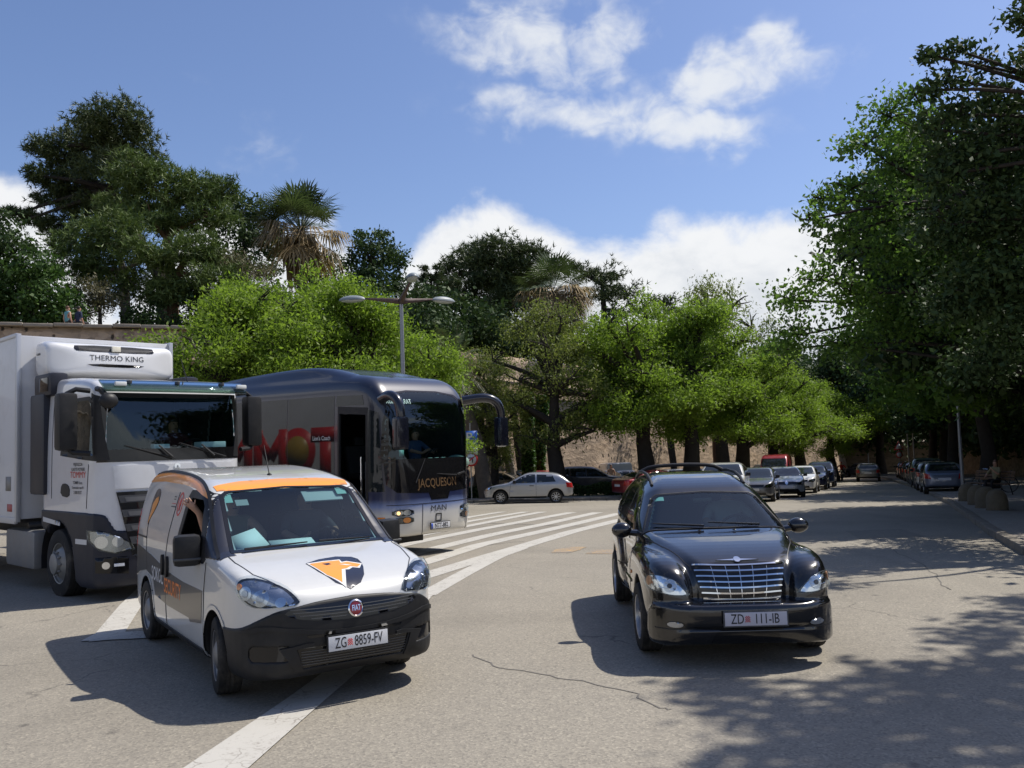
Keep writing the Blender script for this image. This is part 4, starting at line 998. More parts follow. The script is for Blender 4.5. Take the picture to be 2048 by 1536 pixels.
    for i in range(7):
        t = .02 + i * .155; sag = .035 * (1 if i else .6)
        P = gl([(u * hw(t), t - .05 * (1 - u * u) * 1.1 + .045) for u in np.linspace(-1, 1, 21)])
        seam(f0, P, fg, M_CHROME, g, .012, .014, 'grille_bar')
    for u in (-.62, -.3, 0, .3, .62): seam(f0, gl([(u * hw(t), t) for t in np.linspace(.0, .93, 6)]), fg, M_CHROME, g, .005, .009, 'grille_bar')
    em = patch('emblem', f0, gl([(-.19, 1.09), (-.05, 1.075), (0, 1.06), (.05, 1.075), (.19, 1.09), (.05, 1.115), (0, 1.125), (-.05, 1.115)]), fg, M_CHROME, car, .02, .014, .012)[0]
    a = np.linspace(0, 2 * math.pi, 16, endpoint=False); patch('emblem_disc', f0, gl([(.03 * math.cos(t), 1.093 + .085 * math.sin(t)) for t in a]), fg, M_REFLECT, em, .015, .02, .01)
    # headlights: teardrops on the fender noses
    for s in (-1, 1):
        fh = frame_dir((-.8, -s * .45, -.18))
        P3 = [(2.055, .47, .617), (2.06, .595, .62), (2.0, .70, .64), (1.90, .765, .655), (1.81, .795, .68), (1.76, .805, .72), (1.81, .785, .765), (1.90, .75, .785), (1.97, .69, .785), (2.02, .60, .755), (2.045, .53, .70), (2.05, .48, .645)]
        P = p3(fh, [(x, s * y, z) for x, y, z in P3]); cc = P.mean(0)
        hl = patch('headlight', f0, P, fh, M_GREYP, car, .02, .003, .008, 1)[0]
        patch('reflector', f0, (P - cc) * .93 + cc, fh, M_REFLECT, hl, .02, .006, .005, 1)
        def spot(p, r, mat, nm, off):
            c = p3(fh, [(p[0], s * p[1], p[2])])[0]; return patch(nm, f0, np.stack([c[0] + r * np.cos(a), c[1] + r * np.sin(a)], 1), fh, mat, hl, .02, off, .008)
        spot((2.03, .62, .70), .055, pbr('lamp_bowl2', (.6, .62, .64), .3, .8), 'reflector', .011); spot((2.03, .62, .70), .02, M_GREYP, 'bulb', .018)
        spot((1.86, .775, .73), .04, pbr('amber_soft', (.6, .3, .14), .3), 'indicator', .012)
        for k in range(4): seam(f0, [(c + cc - cc) for c in (P[0] * (1 - u) + P[4] * u + np.array([0, .02 + k * .022]) for u in (.25, .6))], fh, M_CHROME, hl, .004, .015, 'reflector_rib')
        patch('lens', f0, P, fh, M_LENS, hl, .02, .018, .02, 1)
        # fog lamp and tow slot in the bumper
        a2 = np.linspace(0, 2 * math.pi, 18, endpoint=False)
        fo = patch('fog_lamp', f0, [(s * (.6 + .075 * math.cos(t)), .385 + .03 * math.sin(t) - .0) for t in a2], 'front', M_GLOSSK, car, .02, .003, .006)[0]
        patch('fog_lens', f0, [(s * (.6 + .065 * math.cos(t)), .385 + .024 * math.sin(t)) for t in a2], 'front', pbr('fog_glass', (.4, .41, .42), .15, .6), fo, .02, .007, .006)
    patch('lower_grille', f0, [(-.3, .22), (.3, .22), (.26, .32), (-.26, .32)], 'front', M_GLOSSK, car, .03, .002, .004)
    seam(f0, [(u, .345) for u in np.linspace(-.76, .76, 26)], 'front', M_INK, car, .012, .0025, 'bumper_gap')
    for s in (-1, 1): seam(f0, [(1.95, s * .36), (1.8, s * .455), (1.4, s * .60), (1.0, s * .70)], 'top', M_INK, car, .007, .003, 'bonnet_gap')
    plate(car, (2.222, .06, .44), (1, 0, .04), .52, .11, [('ZD', -.155), ('111-IB', .09)], M_INK, pbr('plate_lilac', (.5, .49, .54), .35), M_GREYP, crest=-.07, size=.115, sx=.70, bold=.0006)
    for x, y, st in ((1.33, -.745, R(2)), (1.33, .745, R(2)), (-1.286, -.75, 0), (-1.286, .75, 0)):
        wheel(car, (x, y, .315), .315, .205, -1 if y < 0 else 1, M_ALLOY, M_TYRE, .205, 5, st, dark=M_GLOSSK)
    for s in (-1, 1):
        m = MB(); m.ell((.62, s * .90, 1.055), (.07, .105, .078), 10); m.tube([(.62, s * .74, 1.02), (.63, s * .86, 1.035)], [.035, .03], 8)
        m.build('door_mirror', BLK, car, True)
        P = cast(f0, np.array([(x, s * .50) for x in (.02, -.15, -.4, -.8, -1.2, -1.5, -1.62)]), frame('top'))[0]
        P = [Vector(p) + Vector((0, 0, h)) for p, h in zip(P, (.0, .035, .055, .06, .055, .035, 0))]
        MB().tube(P, .019, 8).build('roof_rail', M_BLACKP, car, True)
    P = cast(f0, np.array([(-1.1, y) for y in np.linspace(-.5, .5, 11)]), frame('top'))[0]
    MB().tube([Vector(p) + Vector((0, 0, .055 + .03 * (1 - (i / 5 - 1)**2))) for i, p in enumerate(P)], .022, 8).build('roof_bar', M_BLACKP, car, True)
    wiper(car, (.86, -.10, 1.10), (.80, -.60, 1.13)); wiper(car, (.86, .45, 1.10), (.82, -.05, 1.13))
    for s in (-.17, .17): MB().ell((1.0, s, 1.066), (.012, .018, .008), 5).build('washer_nozzle', M_GLOSSK, car, True)
    MB().box((.3, -.66, .7), (.86, .66, 1.03), None, .06).build('dashboard', M_DASH, car, True)
    for y in (-.36, .36): seat(car, -.25, y, .62, M_SEAT)
    seat(car, -1.05, 0, .62, M_SEAT, .55); steering(car, (.22, .36, .98))
    patch('windscreen_sticker', f0, lift([(-.52, 1.335), (-.42, 1.335), (-.42, 1.37), (-.52, 1.37)]), ft, M_STICK, car, .03, -.006, .002)
    MB().box((.0, -.03, 1.33), (.03, .03, 1.355), None, .005).build('toll_tag', M_GREYP, car); MB().box((.24, -.1, 1.28), (.27, .1, 1.34), None, .01).build('rear_mirror', M_GLOSSK, car, True)
    return car, f0
retro, F_RET = build_retro()
# ------------------------------------------------------------------ refrigerated lorry
def build_lorry():
    lor = empty('lorry', (-5.968, 14.062, gzf(-5.97, 14.06) - .02), -.769, 'white refrigerated lorry with dark lower bumper waiting behind the security van', 'lorry')
    side = poly_sdf(chaikin([(1.25, .24), (1.42, .27), (1.47, .5), (1.47, 1.0), (1.44, 1.5), (1.42, 2.0), (1.30, 2.93), (1.22, 3.06), (.95, 3.17), (.2, 3.24), (-.6, 3.26), (-.75, 3.2), (-.78, 1.2), (-.75, .95), (.2, .9), (.62, .5), (.65, .24)], 1), .012)
    pl = [(1.47, .3), (1.44, .62), (1.34, .98), (1.12, 1.15), (-.7, 1.16), (-.78, 1.1)]
    plan = poly_sdf(chaikin(pl + [(x, -y) for x, y in pl[::-1]], 2), .012)
    W = interp([.2, 1.2, 2.0, 2.6, 3.3], [1.19, 1.18, 1.165, 1.13, 1.07])
    AR = [(0, .5, .62)]
    def f0(x, y, z): return smax(smax(side(x, z), np.abs(y) - W(z), .12), plan(x, y), .08)
    def f(x, y, z):
        r = f0(x, y, z)
        return smax(r, -np.maximum(np.hypot(x, z - .5) - .62, .6 - np.abs(y)), .04)
    WHT = paint('lorry_white', (.6, .61, .63), 0, .3, .12); NAVY = pbr('lorry_dark', (.018, .02, .03), .45, 0, .3, .0, .1, 5, dirt=.04); BOXW = pbr('box_white', (.58, .59, .61), .4, coat=.3, var=.06, vscale=1.5, dirt=.18)
    ws = [(-1.03, 2.13), (1.03, 2.13), (.99, 2.9), (-.99, 2.9)]
    sw = [(.1, 2.12), (1.2, 2.03), (1.12, 2.82), (1.02, 2.88), (.3, 2.88)]
    ins = lambda P, k: [((a - np.mean(P, 0)[0]) * k + np.mean(P, 0)[0], (b - np.mean(P, 0)[1]) * k + np.mean(P, 0)[1]) for a, b in P]
    body('cab', f, (-.9, -1.3, .15), (1.6, 1.3, 3.4), .034, [WHT, NAVY, M_LINING], lor, [('front', ins(ws, .95)), ('right', ins(sw, .95)), ('left', ins(sw, .95))], [(0, .5, .62)])
    # dark lower body
    zt = interp([0, .6, .85, 1.0, 1.3], [1.0, 1.0, 1.02, 1.24, 1.3])
    def fb(x, y, z):
        e = f0(x, y, z); r = np.maximum(e - .02, -(e + .05)); r = smax(r, z - zt(np.abs(y)), .02)
        return smax(r, -(np.hypot(x, z - .5) - .625), .02)
    V, F = snets(fb, (-.85, -1.3, .15), (1.6, 1.3, 1.4), .028); obj('lower_body', V, F, NAVY, lor, True)
    # front: windscreen, black strip below it, grille with slats, lamps
    patch('windscreen', f0, ws, 'front', M_WS, lor, .06, .002, .006)
    patch('windscreen_border', f0, [(-1.07, 1.97), (1.07, 1.97), (1.01, 2.95), (-1.01, 2.95)], 'front', M_GLOSSK, lor, .05, .006, .008, 0, [ins(ws, .96)])
    g = patch('grille', f0, [(-.86, 1.55), (.86, 1.55), (.66, .66), (.55, .6), (-.55, .6), (-.66, .66)], 'front', M_GLOSSK, lor, .05, .024, .03)[0]
    for z, w in ((1.50, .84), (1.30, .80), (1.10, .76), (.92, .7)):
        patch('grille_slat', f0, [(-w, z), (w, z), (w - .03, z - .1), (-w + .03, z - .1)], 'front', pbr('slat_grey', (.05, .052, .058), .5), g, .05, .05, .04)
        a = patch('grille_mesh', f0, [(-w + .08, z - .025), (w - .08, z - .025), (w - .1, z - .085), (-w + .1, z - .085)], 'front', pbr('mesh_silver', (.16, .16, .165), .4, .6), g, .05, .053, .006)
    text_on('lorry_badge', f0, 'o', (0, 1.89), .16, 'front', M_CHROME, lor, .02, .01)
    patch('front_panel', f0, [(-.9, 1.92), (.9, 1.92), (.87, 1.59), (-.87, 1.59)], 'front', WHT, lor, .05, .012, .02)
    for s in (-1, 1):
        fh = frame_dir((-.85, -s * .5, -.05))
        P = p3(fh, [(1.47, s * .66, .74), (1.42, s * .9, .70), (1.32, s * 1.08, .76), (1.2, s * 1.17, .9), (1.18, s * 1.17, 1.04), (1.36, s * 1.05, 1.03), (1.44, s * .85, .93), (1.47, s * .7, .84)]); cc = P.mean(0)
        hl = patch('headlight', f0, P, fh, M_GLOSSK, lor, .03, .022, .03)[0]
        patch('reflector', f0, (P - cc) * .88 + cc, fh, pbr('lamp_bowl3', (.42, .43, .42), .25, .8), hl, .03, .026, .006)
        aa = np.linspace(0, 2 * math.pi, 18, endpoint=False)
        for dx, r in ((-.1, .085), (.1, .07)): patch('reflector', f0, np.stack([cc[0] + dx + r * np.cos(aa), cc[1] + .0 + r * np.sin(aa)], 1), fh, M_REFLECT, hl, .025, .032, .01)
        patch('lens', f0, P, fh, M_LENS, hl, .03, .045, .03)
        Q = p3(fh, [(1.47, s * .8, .57), (1.44, s * .93, .57), (1.44, s * .93, .53), (1.47, s * .8, .53)]); patch('daylight_lamp', f0, Q, fh, pbr('led_white', (.8, .82, .84), .3), lor, .02, .026, .01)
        c = p3(fh, [(1.40, s * 1.02, .55)])[0]; patch('fog_lamp', f0, np.stack([c[0] + .05 * np.cos(aa), c[1] + .05 * np.sin(aa)], 1), fh, M_REFLECT, lor, .02, .028, .02)
        c0 = p3(fh, [(1.47, s * .74, .66), (1.30, s * 1.12, .66), (1.30, s * 1.12, .45), (1.47, s * .74, .42)]); patch('lamp_recess', f0, c0, fh, M_GLOSSK, lor, .04, .023, .01)
    # cab sides
    for fr, s in (('right', -1), ('left', 1)):
        patch('side_window', f0, sw, fr, M_DG if s > 0 else M_SW, lor, .06, .002, .006)
        patch('window_frame', f0, ins(sw, 1.08), fr, M_BLACKP, lor, .05, .006, .01, 0, [ins(sw, .93)])
        seam(f0, [(-.3, 1.45), (-.3, 2.98), (.3, 3.02)], fr, M_INK, lor, .012, .005, 'door_gap'); seam(f0, [(1.0, 1.33), (1.06, 1.95)], fr, M_INK, lor, .01, .005, 'door_gap')
        patch('door_handle', f0, [(.08, 1.5), (.42, 1.47), (.44, 1.62), (.3, 1.68), (.12, 1.67)], fr, M_BLACKP, lor, .03, .01, .012, 1)
        patch('pillar_trim', f0, [(1.18, 2.0), (1.34, 2.0), (1.25, 2.9), (1.1, 2.95)], fr, M_BLACKP, lor, .04, .009, .01)
        text_on('lettering', f0, 'TOMMY', (.72, 1.80), .13, fr, pbr('tommy_red', (.55, .05, .03), .5), lor, .006, .0, 1.15, s > 0)
        for i, (tx, z, sz) in enumerate((('PRIJEVOZ ZA', 1.95, .06), ('VLASTITE POTREBE', 1.88, .06), ('TOMMY d.o.o.', 1.69, .06), ('Domovinskog rata 93', 1.62, .05), ('21000 SPLIT', 1.55, .06))): text_on('lettering', f0, tx, (.72, z), sz, fr, M_INK, lor, .006, .001, .9, s > 0)
        # mirror on two arms
        m = MB(); m.box((-.13, -.13, -.40), (.1, .13, .40), Matrix.Translation((1.08, s * 1.42, 2.55)), .06); mm = m.build('door_mirror', M_BLACKP, lor, True)
        MB().box((-.137, -.1, -.36), (-.131, .1, .36), Matrix.Translation((1.08, s * 1.42, 2.55)), .001).build('mirror_glass', M_CHROME, mm)
        a = MB(); a.tube([(1.12, s * 1.12, 2.98), (1.1, s * 1.3, 3.0), (1.06, s * 1.42, 2.93)], .035, 8); a.build('mirror_arm', M_BLACKP, mm, True); a = MB(); a.tube([(1.2, s * 1.14, 2.1), (1.12, s * 1.35, 2.12), (1.06, s * 1.42, 2.2)], .035, 8); a.build('mirror_arm', M_BLACKP, mm, True)
        # tall dark side deflector with intake, reflective strip on the step
        m = MB(); m.box((-1.12, s * 1.07 - .13, 1.5), (-.5, s * 1.07 + .13, 3.05), None, .05); m.box((-.98, s * 1.05 - .14, 3.0), (-.25, s * 1.05 + .14, 3.36), None, .07); de = m.build('air_deflector', NAVY, lor, True)
        MB().box((-.7, s * 1.195 - .004, 3.07), (-.33, s * 1.195 + .004, 3.28), None, .002).build('air_intake', M_GLOSSK, de)
        patch('reflective_strip', f0, [(-.6, 1.17), (.1, 1.12), (.1, 1.06), (-.6, 1.1)], fr, pbr('strip_white', (.6, .6, .6), .4), lor, .05, .024, .01)
        patch('reflective_strip', f0, [(.7, .90), (1.05, .90), (1.05, .83), (.7, .83)], fr, pbr('strip_white', (.6, .6, .6), .4), lor, .05, .024, .01)
    # kerb mirror at the top corner, smoked sun visor with lamps, wipers, aerial
    m = MB(); m.tube([(1.28, -1.08, 3.0), (1.45, -1.1, 2.98), (1.52, -1.05, 2.88)], .04, 8); m.ell((1.52, -1.02, 2.82), (.09, .13, .11), 8); m.build('kerb_mirror', M_BLACKP, lor, True)
    vis = MB(); n = 15
    V = []; F = []
    for i in range(n):
        y = -1.08 + 2.16 * i / (n - 1); bow = .05 * (1 - (y / 1.08)**2)
        for (x, z) in ((1.33, 3.13), (1.50, 3.02), (1.53, 2.95), (1.51, 2.95), (1.48, 3.0), (1.32, 3.11)): V.append((x + bow, y, z))
    for i in range(n - 1):
        for k in range(6): F.append((i * 6 + k, i * 6 + (k + 1) % 6, (i + 1) * 6 + (k + 1) % 6, (i + 1) * 6 + k))
    vz = obj('sun_visor', V, F, glass_mat('smoked_visor', (.2, .27, .24), 1.5), lor, True)
    for y in (-.86, .98): MB().box((1.50, y - .08, 3.03), (1.56, y + .08, 3.09), None, .015).build('marker_lamp', pbr('lamp_white', (.7, .72, .7), .3), vz, True)
    for y in (-.7, 0, .7): MB().box((1.34, y - .015, 3.07), (1.5, y + .015, 3.12), None, .004).build('visor_bracket', M_GREYP, vz)
    wiper(lor, (1.47, -.05, 2.0), (1.42, -.75, 2.2)); wiper(lor, (1.47, .75, 2.0), (1.42, .05, 2.22)); 
    for y in (-.1, .55): MB().tube([(1.49, y, 2.02), (1.45, y - .18, 2.19)], [.02, .012], 6).build('wiper_arm', M_BLACKP, lor, True)
    MB().tube([(1.15, .3, 3.14), (1.1, .22, 3.5)], [.012, .004], 6).build('aerial', M_BLACKP, lor, True)
    MB().box((.75, -.84, 1.5), (1.28, .84, 2.08), None, .08).build('dashboard', M_DASH, lor, True)
    for y in (-.55, .55): seat(lor, .1, y, 1.75, M_SEAT, .27)
    steering(lor, (.75, .55, 2.08), .23); MB().box((-.7, -1.0, 1.3), (-.66, 1.0, 3.1)).build('cab_back', M_LINING, lor)
    for p, s_ in (((1.22, .62, 2.14), (.12, .2)), ((1.2, -.15, 2.12), (.06, .12))): MB().box((p[0] - s_[0], p[1] - s_[1], p[2] - .01), (p[0] + s_[0], p[1] + s_[1], p[2] + .09), Matrix.Identity(4), .01).build('paper', M_PAPER, lor, True)
    # box body
    bx = MB().box((-9.3, -1.28, 1.1), (-1.5, 1.28, 4.05), None, .02).build('box', BOXW, lor, True)
    fr_ = MB()
    for s in (-1, 1):
        fr_.box((-1.53, s * 1.255 - .035, 1.06), (-1.45, s * 1.255 + .035, 4.07), None, .01)
        fr_.box((-9.3, s * 1.27 - .025, 1.03), (-1.5, s * 1.27 + .025, 1.13), None, .01); fr_.box((-9.3, s * 1.27 - .025, 4.01), (-1.5, s * 1.27 + .025, 4.08), None, .01)
    fr_.build('box_frame', pbr('alu_trim', (.5, .51, .53), .4, .5), bx, True)
    dr = MB(); dr.box((-3.4, -1.305, 1.3), (-2.5, -1.275, 3.75), None, .01); d1 = dr.build('side_door', BOXW, bx, True)
    h = MB(); h.tube([(-2.56, -1.33, 1.35), (-2.56, -1.33, 3.72)], .022, 8); h.box((-2.62, -1.34, 3.68), (-2.45, -1.3, 3.75)); h.build('door_bar', M_GREYP, d1, True)
    MB().box((-1.98, -1.284, 1.55), (-1.72, -1.279, 1.78)).build('info_plate', pbr('plate_grey', (.25, .24, .22), .6), bx)
    MB().box((-1.9, -1.284, 1.22), (-1.66, -1.279, 1.34)).build('maker_sticker', pbr('sticker_red', (.45, .12, .1), .6), bx)
    # lettering on the far side of the box: the coach windows mirror it
    Ml = Matrix(((-1, 0, 0, 0), (0, 0, 1, 1.284), (0, 1, 0, 0), (0, 0, 0, 1)))
    TR_ = pbr('letter_red', (.5, .02, .015), .4)
    TR_ = pbr('letter_red', (.34, .012, .012), .4); y0 = 1.284
    def stroke(nm, *quads):
        m = MB()
        for a, b2, w in quads:                                # a thick straight stroke between two (x, z) points
            a = Vector((a[0], 0, a[1])); b2 = Vector((b2[0], 0, b2[1])); t = (b2 - a).normalized(); n = Vector((-t.z, 0, t.x)) * w / 2; k = len(m.V)
            m.add([(p.x, y0 + o, p.z) for o in (0, .004) for p in (a - n, a + n, b2 + n, b2 - n)], [(4, 5, 6, 7), (3, 2, 1, 0), (0, 1, 5, 4), (1, 2, 6, 5), (2, 3, 7, 6), (3, 0, 4, 7)])
        return m.build(nm, TR_, bx)
    stroke('letter_t', ((-3.5, 2.55), (-4.6, 2.55), .42), ((-4.05, 2.35), (-4.05, 1.35), .42))
    for x in (-6.15, -7.55): stroke('letter_m', ((x + .5, 1.35), (x + .5, 2.76), .36), ((x - .5, 1.35), (x - .5, 2.76), .36), ((x + .5, 2.6), (x, 1.9), .34), ((x - .5, 2.6), (x, 1.9), .34))
    stroke('letter_y', ((-8.35, 2.72), (-8.75, 2.0), .36), ((-9.15, 2.72), (-8.75, 2.0), .36), ((-8.75, 2.1), (-8.75, 1.35), .38))
    MB().lathe([(.44, 0), (.44, .006), (0, .006)], 32, 'y', (-5.1, 1.283, 2.1)).build('letter_o', pbr('letter_yellow', (.36, .24, .03), .4, var=.3, vscale=5), bx)
    MB().lathe([(.68, 0), (.68, .004), (0, .004)], 32, 'y', (-5.1, 1.281, 2.1)).build('letter_o', TR_, bx)
    # cooling unit
    us = poly_sdf(chaikin([(-1.5, 3.32), (-1.0, 3.32), (-.78, 3.4), (-.72, 3.55), (-.76, 3.78), (-.9, 3.9), (-1.2, 3.95), (-1.5, 3.96)], 2), .012)
    def fu(x, y, z): return smax(smax(us(x, z), np.abs(y) - 1.03, .16), (x + .72) + .16 * (np.abs(y) / 1.03)**2 * 1.0, .05)
    V, F = snets(fu, (-1.56, -1.15, 3.2), (-.6, 1.15, 4.05), .026); un = obj('cooling_unit', V, F, paint('unit_white', (.7, .7, .69), 0, .35, .05), lor, True)
    def slot(P, nm, off): return patch(nm, fu, P, 'front', M_GLOSSK, un, .03, off, .01, 1)[0]
    g1 = slot([(-.62, 3.87), (.62, 3.87), (.66, 3.80), (.6, 3.755), (-.6, 3.755), (-.66, 3.80)], 'unit_grille', .003); slot([(-.5, 3.56), (.5, 3.56), (.34, 3.51), (-.34, 3.51)], 'unit_grille', .003)
    for z in (3.77, 3.79, 3.81, 3.83, 3.85): seam(fu, [(y, z) for y in np.linspace(-.58, .58, 30)], 'front', M_GREYP, g1, .006, .007, 'grille_bar')
    MB().box((-.79, -.07, 3.77), (-.74, .07, 3.86), None, .01).build('unit_lamp', pbr('lamp_warm', (.8, .75, .6), .3), un, True)
    text_on('unit_text', fu, 'THERMO', (-.16, 3.655), .125, 'front', M_INK, un, .004, 0., 1.05); text_on('unit_text', fu, 'KING', (.30, 3.655), .125, 'front', M_INK, un, .004, 0., 1.05)
    text_on('unit_text', fu, 'T-1000R', (-1.25, 3.72), .05, 'right', M_INK, un, .004, .002, 1.0)
    # chassis, tank, wheels
    c = MB()
    for s in (-1, 1): c.box((-9.0, s * .42 - .05, .72), (.9, s * .42 + .05, 1.0))
    c.box((-1.5, -1.1, .95), (-1.35, 1.1, 1.05)); c.box((-9.2, -1.2, .45), (-9.1, 1.2, .6)); c.build('chassis', M_BLACKP, lor)
    for s in (-1, 1):
        MB().box((-2.35, s * .88 - .3, .33), (-.98, s * .88 + .3, .93), None, .08).build('fuel_tank', pbr('tank_grey', (.2, .2, .2), .5, .3, var=.15, dirt=.4), lor, True)
        mg = MB(); pts = [(math.cos(a) * .66, math.sin(a) * .66) for a in np.linspace(R(25), R(190), 12)]
        V = []; F = []
        for x, z in pts: V += [(x, s * .72, .5 + z), (x, s * 1.17, .5 + z)]
        for i in range(len(pts) - 1): F.append((2 * i, 2 * i + 1, 2 * i + 3, 2 * i + 2))
        obj('mudguard', V, F, M_BLACKP, lor, True)
        wheel(lor, (0, s * 1.0, .505), .505, .31, s, pbr('truck_rim', (.27, .27, .26), .5, .5, dirt=.5), M_TYRE, .30, kind='truck', dark=M_GLOSSK)
        wheel(lor, (-5.6, s * 1.0, .505), .505, .55, s, MATS['truck_rim'], M_TYRE, .30, kind='truck', dark=M_GLOSSK)
    return lor
lorry = build_lorry()
# ------------------------------------------------------------------ touring coach
def build_coach():
    X0, Y0 = -1.7, 17.6
    bus = empty('coach', (X0, Y0, gzf(X0, Y0) - .02), -.698, 'dark blue touring coach with pale lower front and black windscreen panel', 'coach', pitch=.012)
    side = poly_sdf(chaikin([(.12, .4), (.22, .5), (.27, .9), (.27, 1.3), (.2, 1.9), (.02, 2.75), (-.15, 3.2), (-.45, 3.48), (-.95, 3.58), (-2, 3.62), (-11.6, 3.6), (-11.95, 3.3), (-12.0, 1.0), (-11.9, .42)], 2), .02)
    pl = [(.28, 0), (.27, .35), (.2, .75), (.04, 1.08), (-.35, 1.25), (-1.2, 1.28), (-11.6, 1.28), (-11.95, 1.15), (-12, .6)]
    plan = poly_sdf(chaikin(pl + [(x, -y) for x, y in pl[1:][::-1]], 2), .02)
    W = interp([.3, .6, 1.3, 2.0, 2.9, 3.3, 3.7], [1.25, 1.275, 1.28, 1.275, 1.24, 1.20, 1.1])
    hump = poly_sdf(chaikin([(-.9, 3.45), (-1.5, 3.7), (-2.4, 3.82), (-3.4, 3.82), (-5.4, 3.75), (-6.6, 3.62), (-6.8, 3.4)], 2), .02)
    AR = [(-2.75, .5, .58), (-8.9, .5, .58)]
    def f0(x, y, z):
        a = np.abs(y); b = smax(smax(side(x, z), a - W(z), .28), plan(x, y), .1)
        return smin(b, smax(hump(x, z), a - 1.02, .2), .12)
    def f(x, y, z):
        r = f0(x, y, z)
        for ax, az, rr in AR: r = smax(r, -np.maximum(np.hypot(x - ax, z - az) - rr, .75 - np.abs(y)), .03)
        return r
    # paint: dark blue fading to cream at the skirt of the front
    m = bpy.data.materials.new('coach_paint'); m.use_nodes = True; t = NT(m.node_tree); b = t.n['Principled BSDF']
    P = t.new('ShaderNodeTexCoord').outputs['Object']; sp = t.new('ShaderNodeSeparateXYZ'); t.link(P, sp.inputs[0])
    n = t.math('MULTIPLY_ADD', t.noise(P, 1.2, 4, .6), .1, sp.outputs[2])
    c = t.ramp(t.math('DIVIDE', n, 2.0), [(.30, (.62, .59, .52)), (.45, (.55, .55, .54)), (.53, (.16, .22, .42)), (.6, (.012, .02, .07)), (.8, (.006, .008, .022))])
    fw = t.step(sp.outputs[0], -.9, -.5)
    c = t.mix(t.math('MAXIMUM', fw, 0), t.mix(t.step(sp.outputs[2], .5, 1.2), (.05, .065, .14, 1), (.006, .008, .024, 1)), c)
    t.link(c, b.inputs['Base Color']); b.inputs['Roughness'].default_value = .35; b.inputs['Coat Weight'].default_value = .8; b.inputs['Coat Roughness'].default_value = .08
    ins = lambda P, k: [((a - np.mean(P, 0)[0]) * k + np.mean(P, 0)[0], (b_ - np.mean(P, 0)[1]) * k + np.mean(P, 0)[1]) for a, b_ in P]
    ws = [(-1.12, 1.86), (1.12, 1.86), (1.10, 2.6), (1.0, 3.02), (.85, 3.16), (.4, 3.22), (-.4, 3.22), (-.85, 3.16), (-1.0, 3.02), (-1.10, 2.6)]
    door = [(-1.25, .55), (-.42, .55), (-.42, 2.85), (-1.25, 2.9)]
    body('body', f, (-12.1, -1.4, .3), (.4, 1.4, 4.0), .06, [m, M_BLACKP, M_LINING], bus, [('front', ins(ws, .96)), ('right', ins(door, .94))], AR)
    bm = patch('windscreen', f0, ws, 'front', M_WS, bus, .08, .003, .008)
    dk = [(-1.13, 1.9), (1.13, 1.9), (1.15, 1.6), (1.13, 1.38), (1.0, 1.26), (.32, 1.24), (.26, 1.1), (-.2, 1.1), (-.26, 1.24), (-.95, 1.27), (-1.1, 1.42)]
    patch('front_panel', f0, dk, 'front', M_GLOSSK, bus, .06, .005, .01)
    patch('windscreen_border', f0, ins(ws, 1.03), 'front', M_GLOSSK, bus, .06, .006, .01, 0, [ins(ws, .955)])
    text_on('operator_name', f0, 'JACQUESON', (.0, 1.42), .235, 'front', pbr('gold_letters', (.15, .09, .045), .4, .3), bus, .01, .003, .78)
    text_on('maker_name', f0, 'MAN', (.0, .93), .16, 'front', pbr('badge_dark', (.06, .065, .07), .3, .6), bus, .008, .0, 1.25)
    fo = [(-.08, .68), (.08, .68), (.08, .83), (-.08, .83)]
    patch('maker_emblem', f0, fo, 'front', MATS['badge_dark'], bus, .04, .008, .01, 0, [ins(fo, .75)])
    text_on('destination', f0, 'KÜLÖNJÁRAT', (-.72, 3.0), .13, 'front', pbr('sign_pale', (.4, .6, .55), .5), bus, .008, .001, .8)
    for z in (1.18, .62):
        pass
    seam(f0, [(y, 1.04) for y in np.linspace(-1.1, 1.1, 20)], 'front', M_INK, bus, .012, .004, 'panel_gap')
    for y in (-.42, .9): seam(f0, [(y, 1.03), (y, .6), (y * .95, .42)], 'front', M_INK, bus, .012, .004, 'panel_gap')
    for s in (-1, 1):
        for z, mat in ((.89, M_REFLECT), (.75, pbr('lamp_dark', (.12, .11, .1), .2, .5))):
            fh = frame_dir((-.9, -s * .35, 0)); Q = p3(fh, [(.22, s * .64, z - .06), (.06, s * 1.04, z - .06), (.06, s * 1.04, z + .065), (.22, s * .64, z + .065)])
            hl = patch('headlight', f0, Q, fh, M_GLOSSK, bus, .04, .006, .02, 1)[0]; cc = Q.mean(0); aa = np.linspace(0, 2 * math.pi, 16, endpoint=False)
            for dx in (-.09, .07): patch('reflector', f0, np.stack([cc[0] + dx + .08 * np.cos(aa), cc[1] + .052 * np.sin(aa)], 1), fh, mat if dx < 0 or z > .8 else M_AMBER, hl, .025, .012, .01)
            if z > .8 and s < 0:
                c0 = p3(fh, [(.1, s * .93, z)])[0]; patch('lit_bulb', f0, np.stack([c0[0] + .035 * np.cos(aa), c0[1] + .035 * np.sin(aa)], 1), fh, pbr('bulb_lit', (.9, .6, .3), .3, emis=((1, .6, .25), 1.6)), hl, .02, .02, .01)
            patch('lens', f0, Q, fh, M_LENS, hl, .04, .03, .03, 1)
        Q = p3(frame_dir((-.5, -s * .85, 0)), [(-.05, s * 1.13, .74), (-.2, s * 1.22, .74), (-.2, s * 1.22, .82), (-.05, s * 1.13, .82)]); patch('indicator', f0, Q, frame_dir((-.5, -s * .85, 0)), M_AMBER, bus, .03, .008, .02)
    plate(bus, (.292, .0, .60), (1, 0, 0), .52, .11, [('NTT-882', .02)], M_INK, M_PLATE, M_BLACKP, size=.12, sx=.8, bold=.002, band=pbr('plate_blue', (.02, .07, .4), .4))
